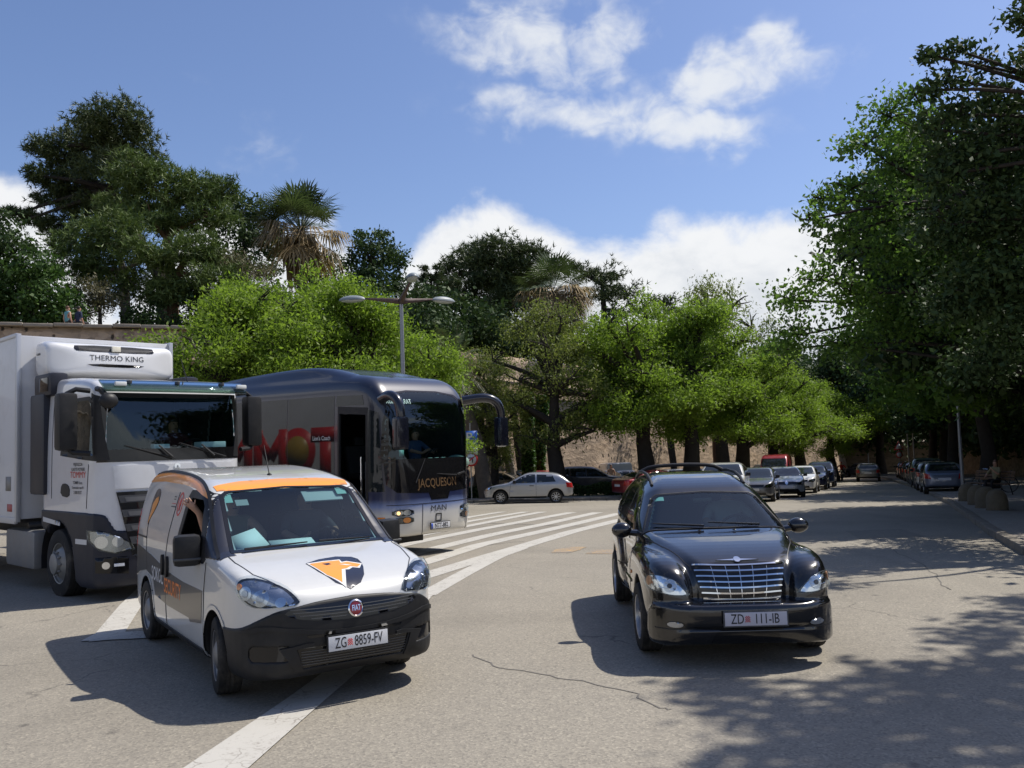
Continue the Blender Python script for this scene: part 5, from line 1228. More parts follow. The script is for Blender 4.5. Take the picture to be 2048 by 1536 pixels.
    # side glass in panes (both sides), door glass
    for fr in ('right', 'left'):
        xs = [-1.36, -2.9, -4.5, -6.1, -7.7, -9.3, -10.9, -11.6] if fr == 'right' else [-.7, -2.2, -3.8, -5.4, -7.0, -8.6, -10.2, -11.6]
        for a, b2 in zip(xs[:-1], xs[1:]): patch('side_window', f0, [(a - .012, 1.5), (b2 + .012, 1.5), (b2 + .012, 3.16), (a - .012, 3.16)], fr, M_DG, bus, .12, .004, .012)
        seam(f0, [(-1.3, 1.44), (-11.6, 1.44)], fr, m, bus, .03, .008, 'waist_rail')
        for x in (-3.6, -5.2, -6.8): seam(f0, [(x, .5), (x, 1.4)], fr, M_INK, bus, .014, .004, 'luggage_flap_gap')
    patch('door_window', f0, [(-.40, 2.86), (-.16, 2.8), (-.1, 1.6), (-.06, 1.3), (-.40, 1.3)], 'right', M_DG, bus, .06, .005, .01)
    patch('upper_window', f0, [(-1.32, 2.95), (-.5, 2.95), (-.55, 3.14), (-1.32, 3.16)], 'right', M_DG, bus, .06, .004, .012)
    patch('door_frame', f0, ins(door, 1.04), 'right', M_BLACKP, bus, .06, .006, .02, 0, [ins(door, .92)])
    # open entrance: steps with yellow edges, handrail, driver's cab
    YEL = pbr('step_yellow', (.65, .45, .02), .5)
    for i, z in enumerate((.5, .78, 1.06)):
        MB().box((-1.25, -1.15 + .28 * i, z - .25), (-.4, .2, z), None, .01).build('step', M_BLACKP, bus); MB().box((-1.25, -1.16 + .28 * i, z - .03), (-.4, -1.14 + .28 * i, z + .005)).build('step_edge', YEL, bus)
    MB().box((-1.2, -.62, 1.0), (-.72, -.55, 1.85), None, .02).build('entrance_panel', pbr('panel_grey', (.3, .31, .33), .5), bus); MB().tube([(-1.1, -.8, 1.1), (-1.1, -.8, 1.95), (-.6, -.8, 2.0)], .018, 8).build('handrail', M_CHROME, bus, True)
    MB().box((-.45, -1.05, 1.35), (-.0, 1.1, 1.78), None, .1).build('dashboard', M_DASH, bus, True)
    st = MB(); st.ell((-.15, .95, 1.78), (.22, .3, .16), 8); st.build('dash_cover', pbr('dash_green', (.2, .3, .25), .6), bus, True)
    MB().box((-11.5, -1.15, 1.05), (-.35, 1.15, 1.1)).build('floor', M_LINING, bus)
    seat(bus, -1.05, .62, 1.6, M_SEAT, .25); steering(bus, (-.52, .62, 1.86), .24)
    for i in range(4):
        for y in (-.75, .75): seat(bus, -2.6 - i * .85, y, 1.55, M_SEAT, .42)
    for y in (.1, .28, .46): MB().box((-.08, y - .055, 1.80), (-.06, y + .055, 1.9)).build('permit_card', pbr('card_green', (.5, .68, .6), .6), bus)
    pn = MB(); pn.tube([(.02, -.75, 2.75), (.02, -.75, 2.1)], .003, 4); pn.build('pennant_cord', M_INK, bus)
    MB().box((-.005, -.06, 1.95), (.0, .06, 2.08), Matrix.Translation((.02, -.75, 0)), .0).build('pennant', M_STICK, bus)
    # drooping mirror arms
    for s, pts in ((-1, [(-.1, -1.12, 3.05), (.2, -1.2, 3.12), (.42, -1.2, 3.02), (.5, -1.2, 2.8), (.5, -1.2, 2.6)]), (1, [(-.1, 1.1, 3.05), (.25, 1.42, 3.12), (.4, 1.62, 3.02), (.44, 1.7, 2.8), (.44, 1.7, 2.6)])):
        ar = MB(); P = chaikin(np.array(pts), 2, False); ar.tube(P, [.10 - .02 * i / len(P) for i in range(len(P))], 10); am = ar.build('mirror_arm', pbr('mirror_blue', (.006, .007, .014), .25, coat=.5), bus, True)
        e = pts[-1]; MB().box((e[0] - .12, e[1] - .13, e[2] - .52), (e[0] + .1, e[1] + .13, e[2] + .1), None, .07).build('mirror', MATS['mirror_blue'], am, True)
    for (a, b2) in (((.27, -.62, 1.45), (.2, -.3, 1.9)), ((.27, .5, 1.55), (.22, -.1, 1.6))): wiper(bus, a, b2)
    MB().tube([(.27, .52, 1.56), (.24, .75, 1.6), (.2, .95, 1.45)], .018, 6).build('wiper_arm', M_BLACKP, bus, True)
    for x in (-2.75, -8.9):
        for s in (-1, 1): wheel(bus, (x, s * 1.1, .5), .5, .3, s, pbr('coach_rim', (.45, .45, .46), .4, .7), M_TYRE, .3, kind='truck', dark=M_GLOSSK)
    c = MB(); c.box((-11.8, -1.1, .42), (-.3, 1.1, .6)); c.build('underbody', M_BLACKP, bus)
    text_on('lettering', f0, 'Lion\'s Coach', (-1.75, 2.33), .12, 'right', pbr('letter_white', (.6, .6, .6), .5), bus, .02, .001, .9)
    return bus
coach = build_coach()
# ------------------------------------------------------------------ ordinary cars
KINDS = {
 'hatch': dict(sil=[(1.95, .24), (2.04, .35), (2.05, .55), (1.98, .71), (1.72, .85), (1.2, .96), (1.02, 1.0), (.32, 1.37), (.02, 1.44), (-.6, 1.455), (-1.28, 1.40), (-1.6, 1.27), (-1.86, 1.0), (-1.98, .88), (-2.03, .55), (-1.98, .26)], hw=.86, roof=.62, belt=.97, wx=(1.24, -1.33), r=.305,
    win=[[(.86, .98), (-.12, .99), (-.14, 1.35), (.05, 1.36), (.36, 1.26)], [(-.2, .99), (-1.12, 1.02), (-1.3, 1.12), (-1.2, 1.27), (-.22, 1.355)]]),
 'hatch3': dict(sil=[(1.98, .24), (2.07, .35), (2.08, .55), (2.0, .69), (1.72, .81), (1.15, .92), (.95, .95), (.22, 1.33), (-.1, 1.41), (-.75, 1.415), (-1.3, 1.36), (-1.62, 1.2), (-1.9, .95), (-2.02, .88), (-2.08, .6), (-2.04, .26)], hw=.86, roof=.60, belt=.93, wx=(1.27, -1.25), r=.305,
    win=[[(.78, .93), (-.32, .95), (-.32, 1.315), (-.06, 1.325), (.28, 1.22)], [(-.40, .95), (-1.26, .98), (-1.1, 1.285), (-.40, 1.315)]]),
 'wagon': dict(sil=[(2.25, .24), (2.35, .35), (2.36, .55), (2.28, .69), (2.0, .82), (1.32, .94), (1.15, .97), (.4, 1.37), (.1, 1.45), (-.8, 1.475), (-1.7, 1.42), (-2.05, 1.28), (-2.26, .98), (-2.33, .88), (-2.36, .55), (-2.3, .26)], hw=.89, roof=.62, belt=.95, wx=(1.38, -1.33), r=.32,
    win=[[(.95, .96), (-.05, .98), (-.07, 1.37), (.12, 1.38), (.42, 1.27)], [(-.13, .98), (-1.0, .99), (-1.05, 1.365), (-.15, 1.385)], [(-1.1, 1.0), (-1.75, 1.04), (-1.72, 1.25), (-1.12, 1.35)]]),
 'sedan': dict(sil=[(2.15, .24), (2.25, .35), (2.26, .55), (2.16, .7), (1.85, .82), (1.22, .93), (1.05, .96), (.3, 1.34), (0, 1.41), (-.65, 1.41), (-1.05, 1.33), (-1.65, 1.05), (-1.8, 1.01), (-2.14, .97), (-2.24, .85), (-2.26, .5), (-2.2, .26)], hw=.87, roof=.60, belt=.94, wx=(1.33, -1.3), r=.31,
    win=[[(.86, .95), (-.1, .97), (-.12, 1.32), (.05, 1.33), (.34, 1.23)], [(-.18, .97), (-1.15, 1.0), (-.98, 1.22), (-.6, 1.33), (-.2, 1.33)]]),
 'suv': dict(sil=[(2.1, .3), (2.22, .42), (2.24, .7), (2.2, .88), (1.98, 1.0), (1.3, 1.09), (1.14, 1.12), (.5, 1.53), (.2, 1.63), (-.7, 1.68), (-1.6, 1.62), (-1.95, 1.4), (-2.14, 1.08), (-2.2, .95), (-2.22, .55), (-2.15, .32)], hw=.91, roof=.66, belt=1.12, wx=(1.32, -1.32), r=.355,
    win=[[(.96, 1.12), (-.05, 1.13), (-.07, 1.53), (.18, 1.53), (.48, 1.42)], [(-.13, 1.13), (-1.0, 1.14), (-1.05, 1.55), (-.15, 1.555)], [(-1.1, 1.15), (-1.7, 1.2), (-1.6, 1.42), (-1.12, 1.53)]]),
 'panel_van': dict(sil=[(2.4, .3), (2.5, .42), (2.5, .8), (2.42, 1.0), (2.1, 1.16), (1.88, 1.26), (1.2, 2.0), (.9, 2.2), (-.4, 2.28), (-2.35, 2.26), (-2.48, 2.1), (-2.5, .6), (-2.45, .32)], hw=.96, roof=.84, belt=1.25, wx=(1.6, -1.5), r=.34,
    win=[[(1.6, 1.28), (.6, 1.3), (.6, 1.88), (1.1, 1.88)]]),
}
CARLIB = {}
def make_kind(kind):
    k = KINDS[kind]; root = empty(kind, (0, 0, -100)); S_ = np.array(k['sil']); side = poly_sdf(chaikin(S_, 2), .012)
    xf, xr = S_[:, 0].max(), S_[:, 0].min(); hw = k['hw']; H = S_[:, 1].max(); belt = k['belt']
    pl = [(xf, .2), (xf - .03, .45), (xf - .16, .7), (xf - .45, hw - .02), (xf - .9, hw), (xr + .6, hw), (xr + .2, hw - .06), (xr + .04, hw - .26), (xr, .3)]
    plan = poly_sdf(chaikin(pl + [(x, -y) for x, y in pl[::-1]], 2), .012)
    W = interp([.15, .35, .6, belt - .1, belt + .03, (belt + H) / 2 + .05, H + .02], [hw - .06, hw - .01, hw, hw - .005, hw - .05, (hw + k['roof']) / 2 - .02, k['roof'] - .06])
    r = k['r']; AR = [(x, r + .01, r + .055) for x in k['wx']]
    def f0(x, y, z): return smax(smax(side(x, z), np.abs(y) - W(z), .16), plan(x, y), .08)
    def f(x, y, z):
        q = f0(x, y, z)
        for ax, az, rr in AR: q = smax(q, -np.maximum(np.hypot(x - ax, z - az) - rr, .48 - np.abs(y)), .03)
        return q
    V, F = snets(f, (xr - .08, -hw - .08, .15), (xf + .08, hw + .08, H + .1), .036)
    C = V[F].mean(1); n = grad(f, V)[F].mean(1); midx = np.zeros(len(F), int)
    for ax, az, rr in AR:
        q = np.hypot(C[:, 0] - ax, C[:, 2] - az); rad = ((C[:, 0] - ax) * n[:, 0] + (C[:, 2] - az) * n[:, 2]) / np.maximum(q, 1e-6); midx[(q < rr + .02) & ((rad < -.5) | (np.abs(C[:, 1]) < .6))] = 1
    midx[C[:, 2] < .26] = 1
    obj('body', V, F, [paint('car_placeholder', (.3, .3, .3)), M_BLACKP], root, True, midx)
    for P in k['win']: patch('side_window', f0, P, 'right', M_DG, root, .07, .004, .008, mirror=True)
    # screens, found from the silhouette between bonnet and roof
    zb = belt + .04; zt = H - (.1 if kind != 'panel_van' else .32); wb = W(np.array(zb)) - .06; wt = W(np.array(zt)) - .08
    fw = frame_dir((-.8, 0, -.35)); xs = lambda z, front: max([x for x in np.linspace(xr, xf, 400) if side(np.array(x), np.array(z)) < 0], default=0) if front else min([x for x in np.linspace(xr, xf, 400) if side(np.array(x), np.array(z)) < 0], default=0)
    xb, xt = xs(zb, True), xs(zt, True)
    patch('windscreen', f0, p3(fw, [(xb, -wb, zb), (xb + .05, 0, zb - .01), (xb, wb, zb), (xt, wt, zt), (xt + .04, 0, zt + .015), (xt, -wt, zt)]), fw, M_DG, root, .08, .005, .008)
    fr_ = frame_dir((.85, 0, -.25)); xb, xt = xs(zb + .03, False), xs(zt - .02, False)
    if kind != 'panel_van': patch('rear_window', f0, p3(fr_, [(xb, -wb * .88, zb + .03), (xb, wb * .88, zb + .03), (xt, wt * .86, zt - .03), (xt, -wt * .86, zt - .03)]), fr_, M_DG, root, .08, .005, .008)
    zl = .66 if kind not in ('suv', 'panel_van') else .84
    for s in (-1, 1):
        fh = frame_dir((-.8, -s * .55, -.1)); P = p3(fh, [(xf - .04, s * .5, zl - .05), (xf - .14, s * .7, zl - .06), (xf - .36, s * (hw - .06), zl + .02), (xf - .42, s * (hw - .06), zl + .11), (xf - .2, s * .66, zl + .09), (xf - .08, s * .52, zl + .04)])
        h = patch('headlight', f0, P, fh, M_GLOSSK, root, .05, .005, .01)[0]; cc = P.mean(0); patch('reflector', f0, (P - cc) * .72 + cc, fh, M_REFLECT, h, .05, .011, .008)
        ft = frame_dir((.75, -s * .6, 0)); z0, z1 = (zl + .02, zl + .28) if kind != 'panel_van' else (.8, 1.4)
        patch('tail_light', f0, p3(ft, [(xr + .06, s * (hw - .32), z0), (xr + .3, s * (hw - .02), z0 + .04), (xr + .34, s * (hw - .03), z1), (xr + .08, s * (hw - .26), z1 - .04)]), ft, M_RED, root, .05, .008, .015)
        m = MB(); mx = k['win'][0][0][0] - .16; m.box((-.06, -.09, -.065), (.07, .09, .065), Matrix.Translation((mx, s * (hw + .07), belt + .07)), .03); m.box((mx - .02, s * (hw - .06) - .05, belt - .0), (mx + .04, s * (hw - .06) + .08, belt + .035), None, .01); m.build('door_mirror', M_BLACKP, root, True)
    patch('grille', f0, [(-.42, zl - .04), (.42, zl - .04), (.46, zl + .06), (-.46, zl + .06)], 'front', M_GLOSSK, root, .06, .006, .01)
    patch('lower_intake', f0, [(-.55, .27), (.55, .27), (.5, .4), (-.5, .4)], 'front', M_GLOSSK, root, .06, .005, .01)
    patch('number_plate', f0, [(-.26, .46), (.26, .46), (.26, .57), (-.26, .57)], 'front', M_PLATE, root, .1, .012, .012); patch('number_plate', f0, [(-.26, .62), (.26, .62), (.26, .73), (-.26, .73)], 'rear', M_PLATE, root, .1, .012, .012)
    for fr in ('right', 'left'):
        seam(f0, [(k['win'][0][1][0] - .04, .32), (k['win'][0][1][0] - .04, belt)], fr, M_INK, root, .012, .004, 'door_gap'); seam(f0, [(k['wx'][0] - .4, .34), (k['win'][0][0][0] + .02, belt - .02)], fr, M_INK, root, .012, .004, 'door_gap')
        seam(f0, [(k['wx'][0] - r - .12, .29), (k['wx'][1] + r + .12, .29)], fr, M_BLACKP, root, .09, .008, 'sill')
        seam(f0, [(k['win'][0][1][0] + .06, belt - .12), (k['win'][0][1][0] + .26, belt - .115)], fr, M_INK, root, .03, .02, 'door_handle')
    for x in k['wx']:
        for s in (-1, 1): wheel(root, (x, s * (hw - .115), r), r, .2, s, M_ALLOY, M_TYRE, r * .66, 9, dark=M_GLOSSK)
    root['f'] = 0; CARLIB[kind] = (root, f0); return root
def place_car(kind, x, y, yaw, col, label, group=None, name='car', metal=.0, cat='car', dz=0.):
    """put a car of a kind on the ground, heading yaw (degrees), with its own paint"""
    if kind not in CARLIB: make_kind(kind); CARLIB[kind][0]['used'] = 0
    src = CARLIB[kind][0]; c = copy_tree(src) if src['used'] else src
    if not src['used']: src['used'] = 1
    for key in ('f', 'used'):
        if c is not src and key in c: del c[key]
    a = R(yaw); e = .8; dx, dy = math.cos(a), math.sin(a)
    pit = -math.atan2(gzf(x + dx * e, y + dy * e) - gzf(x - dx * e, y - dy * e), 2 * e)
    c.name = name; c.location = (x, y, gzf(x, y) + dz); c.rotation_euler = (0, pit, a); tag(c, label, cat, group)
    pm = paint('paint_' + label.replace(' ', '_')[:40], col, metal)
    for o in c.children:
        if o.name.split('.')[0] == 'body': o.material_slots[0].link = 'OBJECT'; o.material_slots[0].material = pm
    return c
RD = 180 - 112.5 + 180                                       # heading of traffic towards the camera, degrees
RD = -112.0
Q_ = 'queue of cars coming down the street'; PR = 'cars parked along the right-hand pavement'; PL = 'cars parked in the lot by the old wall'
audi = place_car('hatch3', .62, 41.5, 177, (.36, .37, .39), 'silver three-door hatchback parked along the kerb beyond the hatched area', None, 'parked_car', .6)
for key, fr in (('right', 'right'), ('left', 'left')): seam(CARLIB['hatch3'][1], [(-.95, .60), (.9, .58)], fr, MATS['paint_silver_three-door_hatchback_parked_along'], audi, .035, .01, 'side_strip')
red = place_car('sedan', 7.0, 44.2, 22, (.22, .012, .02), 'dark red saloon behind the black hatchback, its tail by the kerb', None, 'parked_car', .3)
place_car('suv', 8.3, 35.5, RD + 4, (.56, .56, .53), 'cream white four-by-four hidden behind the black hatchback', Q_)
place_car('hatch', 10.5, 38.9, RD + 2, (.1, .105, .115), 'dark grey hatchback with bluish windscreen leading the visible queue', Q_, 'car', .5)
clio = place_car('hatch', 13.0, 43.2, RD + 8, (.4, .42, .44), 'silver hatchback with wide black grille and round badge in the queue', Q_, 'car', .5)
f_h = CARLIB['hatch'][1]
patch('wide_grille', f_h, [(-.62, .60), (-.3, .63), (0, .6), (.3, .63), (.62, .60), (.68, .70), (.3, .74), (-.3, .74), (-.68, .70)], 'front', M_GLOSSK, clio, .05, .016, .016)
patch('badge', f_h, [(0, .58), (.075, .68), (0, .79), (-.075, .68)], 'front', M_CHROME, clio, .04, .03, .02)
patch('lower_grille', f_h, [(-.6, .27), (.6, .27), (.5, .42), (-.5, .42)], 'front', M_GLOSSK, clio, .05, .012, .012)
place_car('hatch', 15.5, 48.4, RD, (.62, .62, .61), 'plain white hatchback behind the silver one in the queue', Q_)
mz = place_car('hatch', 17.95, 53.8, RD, (.012, .016, .05), 'navy blue hatchback with one headlight lit in the queue', Q_)
place_car('suv', 20.2, 59.0, RD, (.02, .04, .1), 'blue estate with pale roof rails behind the navy hatchback', Q_, 'car', .3)
for s in (-1, 1): pass
rv = place_car('panel_van', 18.0, 61.5, RD, (.3, .02, .03), 'red high-roofed van with pale bumper beside the queue', None, 'delivery_van', .1, 'van')
ps = place_car('wagon', 27.9, 70.6, 180 + RD, (.14, .135, .13), 'grey estate car driving away down the middle of the street', None, 'car', .5)
zf = place_car('hatch', 19.75, 41.5, 180 + RD + 1, (.14, .17, .24), 'steel blue hatchback parked nearest, behind the tall lamp post', PR, 'parked_car', .5)
cols = [(.4, .42, .43), (.1, .13, .1), (.05, .05, .055), (.22, .2, .18), (.02, .02, .025), (.35, .05, .04), (.05, .08, .14)]
nm = ['silver', 'dark green', 'charcoal', 'taupe', 'black', 'rust red', 'dark blue']
order = ['second', 'third', 'fourth', 'fifth', 'sixth', 'seventh', 'eighth']
for i in range(7):
    y = 46.6 + 5.0 * i; x = 19.75 + (y - 41.5) * .395
    place_car(['wagon', 'suv', 'hatch', 'hatch', 'sedan', 'hatch', 'wagon'][i], x, y, 180 + RD, cols[i], '%s car, %s from the lamp post in the shaded parked row' % (nm[i], order[i]), PR, 'parked_car', .3)
# car park between hedge and wall
for kind, px, Y, yaw, col, lab in [
    ('hatch', 1000, 50.5, -12, (.1, .075, .045), 'brown hatchback nose to the right behind the man by the hedge'),
    ('hatch', 1060, 57.0, -20, (.03, .06, .12), 'dark blue hatchback deep in the car park left of the forked tree'),
    ('hatch', 1083, 53.0, 74, (.36, .05, .06), 'red and silver hatchback seen from behind over the silver car'),
    ('suv', 1172, 50.5, -10, (.012, .014, .03), 'near-black four-by-four behind the hedge, right of the forked tree'),
    ('sedan', 1150, 59.0, -8, (.05, .05, .055), 'charcoal saloon mostly hidden behind the near-black four-by-four'),
    ('sedan', 1275, 53.5, 170, (.1, .11, .13), 'grey saloon beyond the red saloon, beside the straight tree trunk'),
    ('hatch', 1345, 58.0, -80, (.6, .6, .58), 'white hatchback between the two thick tree trunks'),
    ('wagon', 1325, 62.0, 178, (.02, .022, .025), 'black estate car under the trees behind the white hatchback'),
    ('hatch', 1032, 54.0, -30, (.04, .07, .08), 'teal-grey hatchback between the brown one and the ivy trunks'),
    ('wagon', 1120, 55.5, 165, (.3, .3, .3), 'silver estate half hidden by the forked tree trunk'),
    ('hatch', 1205, 56.5, -30, (.03, .03, .04), 'black hatchback in front of the small white van'),
    ('sedan', 1250, 58.5, 10, (.5, .5, .5), 'pale grey saloon right of the small white van'),
    ('hatch', 1400, 60.0, -95, (.03, .05, .1), 'blue hatchback right of the thickest tree trunk'),
    ('wagon', 1445, 66.0, -100, (.4, .4, .39), 'pale estate behind the cream four-by-four'),
    ('suv', 1500, 75.0, RD, (.12, .12, .12), 'dark grey four-by-four far under the trees left of the red van')]:
    x = (px - 1024) / FPX * Y; place_car(kind, x, Y, yaw, col, lab, PL, 'parked_car')
wv = place_car('panel_van', (1219 - 1024) / FPX * 60.5, 60.5, 95, (.6, .6, .58), 'small white van backed up to the foot of the old wall', None, 'delivery_van', 0, 'van', -.35)
place_car('hatch', 23.5, 71.5, RD, (.05, .055, .06), 'black hatchback far back in the queue, half hidden by the blue estate', Q_)
place_car('wagon', 30.5, 92, 100, (.03, .035, .05), 'dark car parked by the wall at the far end', None, 'parked_car')
place_car('hatch', 36.0, 93, 95, (.12, .12, .13), 'grey car parked by the wall at the far end, near the right', None, 'parked_car')
place_car('wagon', 33.2, 97, 100, (.2, .2, .21), 'pale grey car between the two dark ones at the far end', None, 'parked_car')
# ------------------------------------------------------------------ trees and plants
def leaf_mat(name, dark, mid, light, trans=.3, rough=.55, spec=.3):
    if name in MATS: return MATS[name]
    m = bpy.data.materials.new(name); m.use_nodes = True; t = NT(m.node_tree); t.n.clear()
    o = t.new('ShaderNodeOutputMaterial'); g = t.new('ShaderNodeNewGeometry')
    P = g.outputs['Position']; n = t.noise(P, .9, 3, .5)
    k = t.math('MULTIPLY_ADD', g.outputs['Random Per Island'], .55, t.math('MULTIPLY', n, .5))
    c = t.ramp(k, [(.15, dark), (.5, mid), (.85, light)])
    b = t.new('ShaderNodeBsdfPrincipled'); t.link(c, b.inputs['Base Color']); b.inputs['Roughness'].default_value = rough; b.inputs['Specular IOR Level'].default_value = spec
    tr = t.new('ShaderNodeBsdfTranslucent'); t.link(t.mix(.5, c, (mid[0] * 1.3, mid[1] * 1.5, mid[2] * .6, 1)), tr.inputs[0])
    mx = t.new('ShaderNodeMixShader'); mx.inputs[0].default_value = trans; t.link(b.outputs[0], mx.inputs[1]); t.link(tr.outputs[0], mx.inputs[2]); t.link(mx.outputs[0], o.inputs[0])
    MATS[name] = m; return m
def bark_mat(name, col):
    return pbr(name, col, .95, spec=.2, var=.45, vscale=5, bump=.9, bscale=16)
L_LOC = leaf_mat('locust_leaf', (.08, .13, .018), (.18, .265, .035), (.27, .37, .06), .5)
L_LOC2 = leaf_mat('locust_leaf_dull', (.085, .105, .025), (.15, .18, .045), (.22, .25, .07), .42)
L_PIN = leaf_mat('pine_needle', (0.028, 0.044, 0.018), (0.06, 0.086, 0.032), (0.11, 0.136, 0.048), .12)
L_PIN2 = leaf_mat('pine_needle_light', (0.0466, 0.0776, 0.0217), (0.0931, 0.1397, 0.0373), (0.1552, 0.2018, 0.0544), .15)
L_DRK = leaf_mat('evergreen_leaf', (0.0207, 0.0414, 0.0155), (0.0414, 0.0725, 0.0242), (0.0776, 0.1207, 0.0379), .15, .6, .2)
L_BRD = leaf_mat('broad_leaf', (0.026, 0.0585, 0.0156), (0.052, 0.104, 0.026), (0.0975, 0.1625, 0.039), .25, .55, .25)
L_HAK = leaf_mat('hackberry_leaf', (0.054, 0.102, 0.0192), (0.102, 0.18, 0.036), (0.168, 0.264, 0.06), .42, .6, .2)
L_OLV = leaf_mat('tamarisk_leaf', (0.077, 0.0726, 0.0385), (0.132, 0.121, 0.066), (0.198, 0.1815, 0.11), .2)
L_IVY = leaf_mat('ivy_leaf', (.02, .055, .01), (.045, .11, .02), (.08, .17, .03), .25)
L_DRY = leaf_mat('dry_frond', (.12, .085, .045), (.23, .17, .09), (.34, .27, .16), .2, .8, .2)
L_FAN = leaf_mat('fan_frond', (.035, .055, .02), (.065, .095, .035), (.11, .14, .06), .2, .5, .4)
B_DARK = bark_mat('bark_dark', (.045, .038, .032)); B_GREY = bark_mat('bark_grey', (.16, .14, .12)); B_RED = bark_mat('bark_reddish', (.15, .095, .065)); B_PALM = bark_mat('bark_palm', (.13, .105, .08))
def unit(n, rng=None):
    v = (rng or RNG).normal(0, 1, (n, 3)); return v / np.linalg.norm(v, axis=1)[:, None]
def leaves_vf(C, ln, wd, droop=.0, out=None, flatness=.7):
    """one diamond-shaped leaf per centre"""
    n = len(C); a = unit(n)
    if out is not None: a = a * .75 + out * .6
    a[:, 2] -= droop; a /= np.linalg.norm(a, axis=1)[:, None]
    up = unit(n); up[:, 2] += flatness; b = np.cross(a, up); b /= np.maximum(np.linalg.norm(b, axis=1), 1e-6)[:, None]
    s = RNG.uniform(.5, 1.5, n)[:, None]; nrm = np.cross(a, b)
    p0 = C - a * ln * s * .5; p2 = C + a * ln * s * .5; m = C + nrm * ln * .06
    V = np.stack([p0, m + b * wd * s * .5, p2, m - b * wd * s * .5], 1).reshape(-1, 3)
    return V, np.arange(4 * n).reshape(-1, 4)
def needles_vf(C, out, ln, wd, k=6):
    """tufts of thin blades fanning outwards"""
    n = len(C); C2 = np.repeat(C, k, 0); o = np.repeat(out, k, 0) * .55 + unit(n * k); o[:, 2] += .15; o /= np.linalg.norm(o, axis=1)[:, None]
    b = np.cross(o, unit(n * k)); b /= np.maximum(np.linalg.norm(b, axis=1), 1e-6)[:, None]; s = RNG.uniform(.6, 1.2, n * k)[:, None]
    V = np.stack([C2 - b * wd * .5, C2 + b * wd * .5, C2 + o * ln * s], 1).reshape(-1, 3)
    return V, np.arange(3 * n * k).reshape(-1, 3)
def clumps(blobs, per, spread, shell=.5, flat=.8):
    """clump centres through the volume of each blob, thicker near its surface; blobs are (centre, radius)"""
    C = []; O = []; Rr = []
    for c, r in blobs:
        n = max(4, int(per * (r ** 2)))
        d = unit(n); d[:, 2] = np.where(d[:, 2] < -.35, d[:, 2] * .5, d[:, 2])
        q = RNG.uniform(shell, 1.0, n)[:, None] ** .6
        C.append(np.asarray(c) + d * q * r * np.array([1, 1, flat])); O.append(d); Rr.append(np.full(n, spread * r ** .5))
    return np.concatenate(C), np.concatenate(O), np.concatenate(Rr)
def limb(m, a, b, r0, r1, sag=.08, n=5, k=6, rng=random):
    a = Vector(a); b = Vector(b); L = (b - a).length; P = []
    off = Vector((rng.uniform(-1, 1), rng.uniform(-1, 1), rng.uniform(-.3, 1))) * L * sag
    for i in range(n):
        t = i / (n - 1); P.append(a.lerp(b, t) + off * math.sin(math.pi * t))
    m.tube(P, [r0 + (r1 - r0) * i / (n - 1) for i in range(n)], k)
def make_tree(name, base, trunk_pts, r0, blobs, leaf, kind='leaf', per=26, nleaf=60, ln=.17, wd=.09, spread=.28, bark=B_DARK, twigs=2, flat=.8, shell=.5, label=None, group=None, cat='tree', droop=0., limbs=True, k=6, lr=.42):
    """tree at base (world): trunk points and blobs are relative to it"""
    root = empty(name, base, 0, label, cat, group)
    m = MB(); tp = [Vector(p) for p in trunk_pts]
    n = len(tp); m.tube(tp, [r0 * (1.35 if i == 0 else 1 - .55 * i / (n - 1)) for i in range(n)], 10)
    C, O, S_ = clumps(blobs, per, spread, shell, flat)
    if limbs:
        for c, r in blobs:
            c = Vector(c); j = min(range(max(1, n // 2), n), key=lambda i: (tp[i] - c).length + (.6 * max(0, tp[i].z - c.z))); s = tp[j]
            limb(m, s, c, r0 * lr, r0 * lr * .33, .1, 6)
            for _ in range(twigs):
                d = Vector(unit(1)[0]); d.z = abs(d.z) * .6; limb(m, c, c + d * r * .85, r0 * lr * .28, .012, .12, 4, 5)
    m.build('trunk', bark, root, True)
    if kind == 'leaf':
        P = np.repeat(C, nleaf, 0) + RNG.normal(0, 1, (len(C) * nleaf, 3)) * np.repeat(S_, nleaf)[:, None] * np.array([1, 1, .7]); V, F = leaves_vf(P, ln, wd, droop)
    else:
        P = np.repeat(C, nleaf, 0) + RNG.normal(0, 1, (len(C) * nleaf, 3)) * np.repeat(S_, nleaf)[:, None] * np.array([1, 1, .6]); V, F = needles_vf(P, np.repeat(O, nleaf, 0), ln, wd, k)
    obj('crown', V, F, leaf, root); return root
def px_blobs(L, Y, base, rng=1.0, depth=1.0):
    out = []
    for px, py, r in L:
        rr = r * Y / FPX; y = Y + RNG.uniform(-1, 1) * rr * depth; p = at(px, py, y); out.append((p - np.array(base), rr * rng))
    return out
def hero(name, L, Y, tr, r0, leaf, label, group, zb=None, rng=1.05, depth=1.0, **kw):
    """tree placed from its outline: blobs and trunk points measured on the photograph, at distance Y"""
    b = at(*tr[0], Y); 
    if zb is not None: b[2] = zb
    T = [at(*p, Y) - b for p in tr]; T[0] = np.zeros(3)
    return make_tree(name, b, T, r0, px_blobs(L, Y, b, rng, depth), leaf, label=label, group=group, **kw)
PK = 'trees in the park above the old wall'; SK = 'light green trees lining the car park'; RK = 'trees shading the right-hand pavement'
def rampart(x, y): return float(np.interp(x, WL[:, 0], WTOP)) + .1
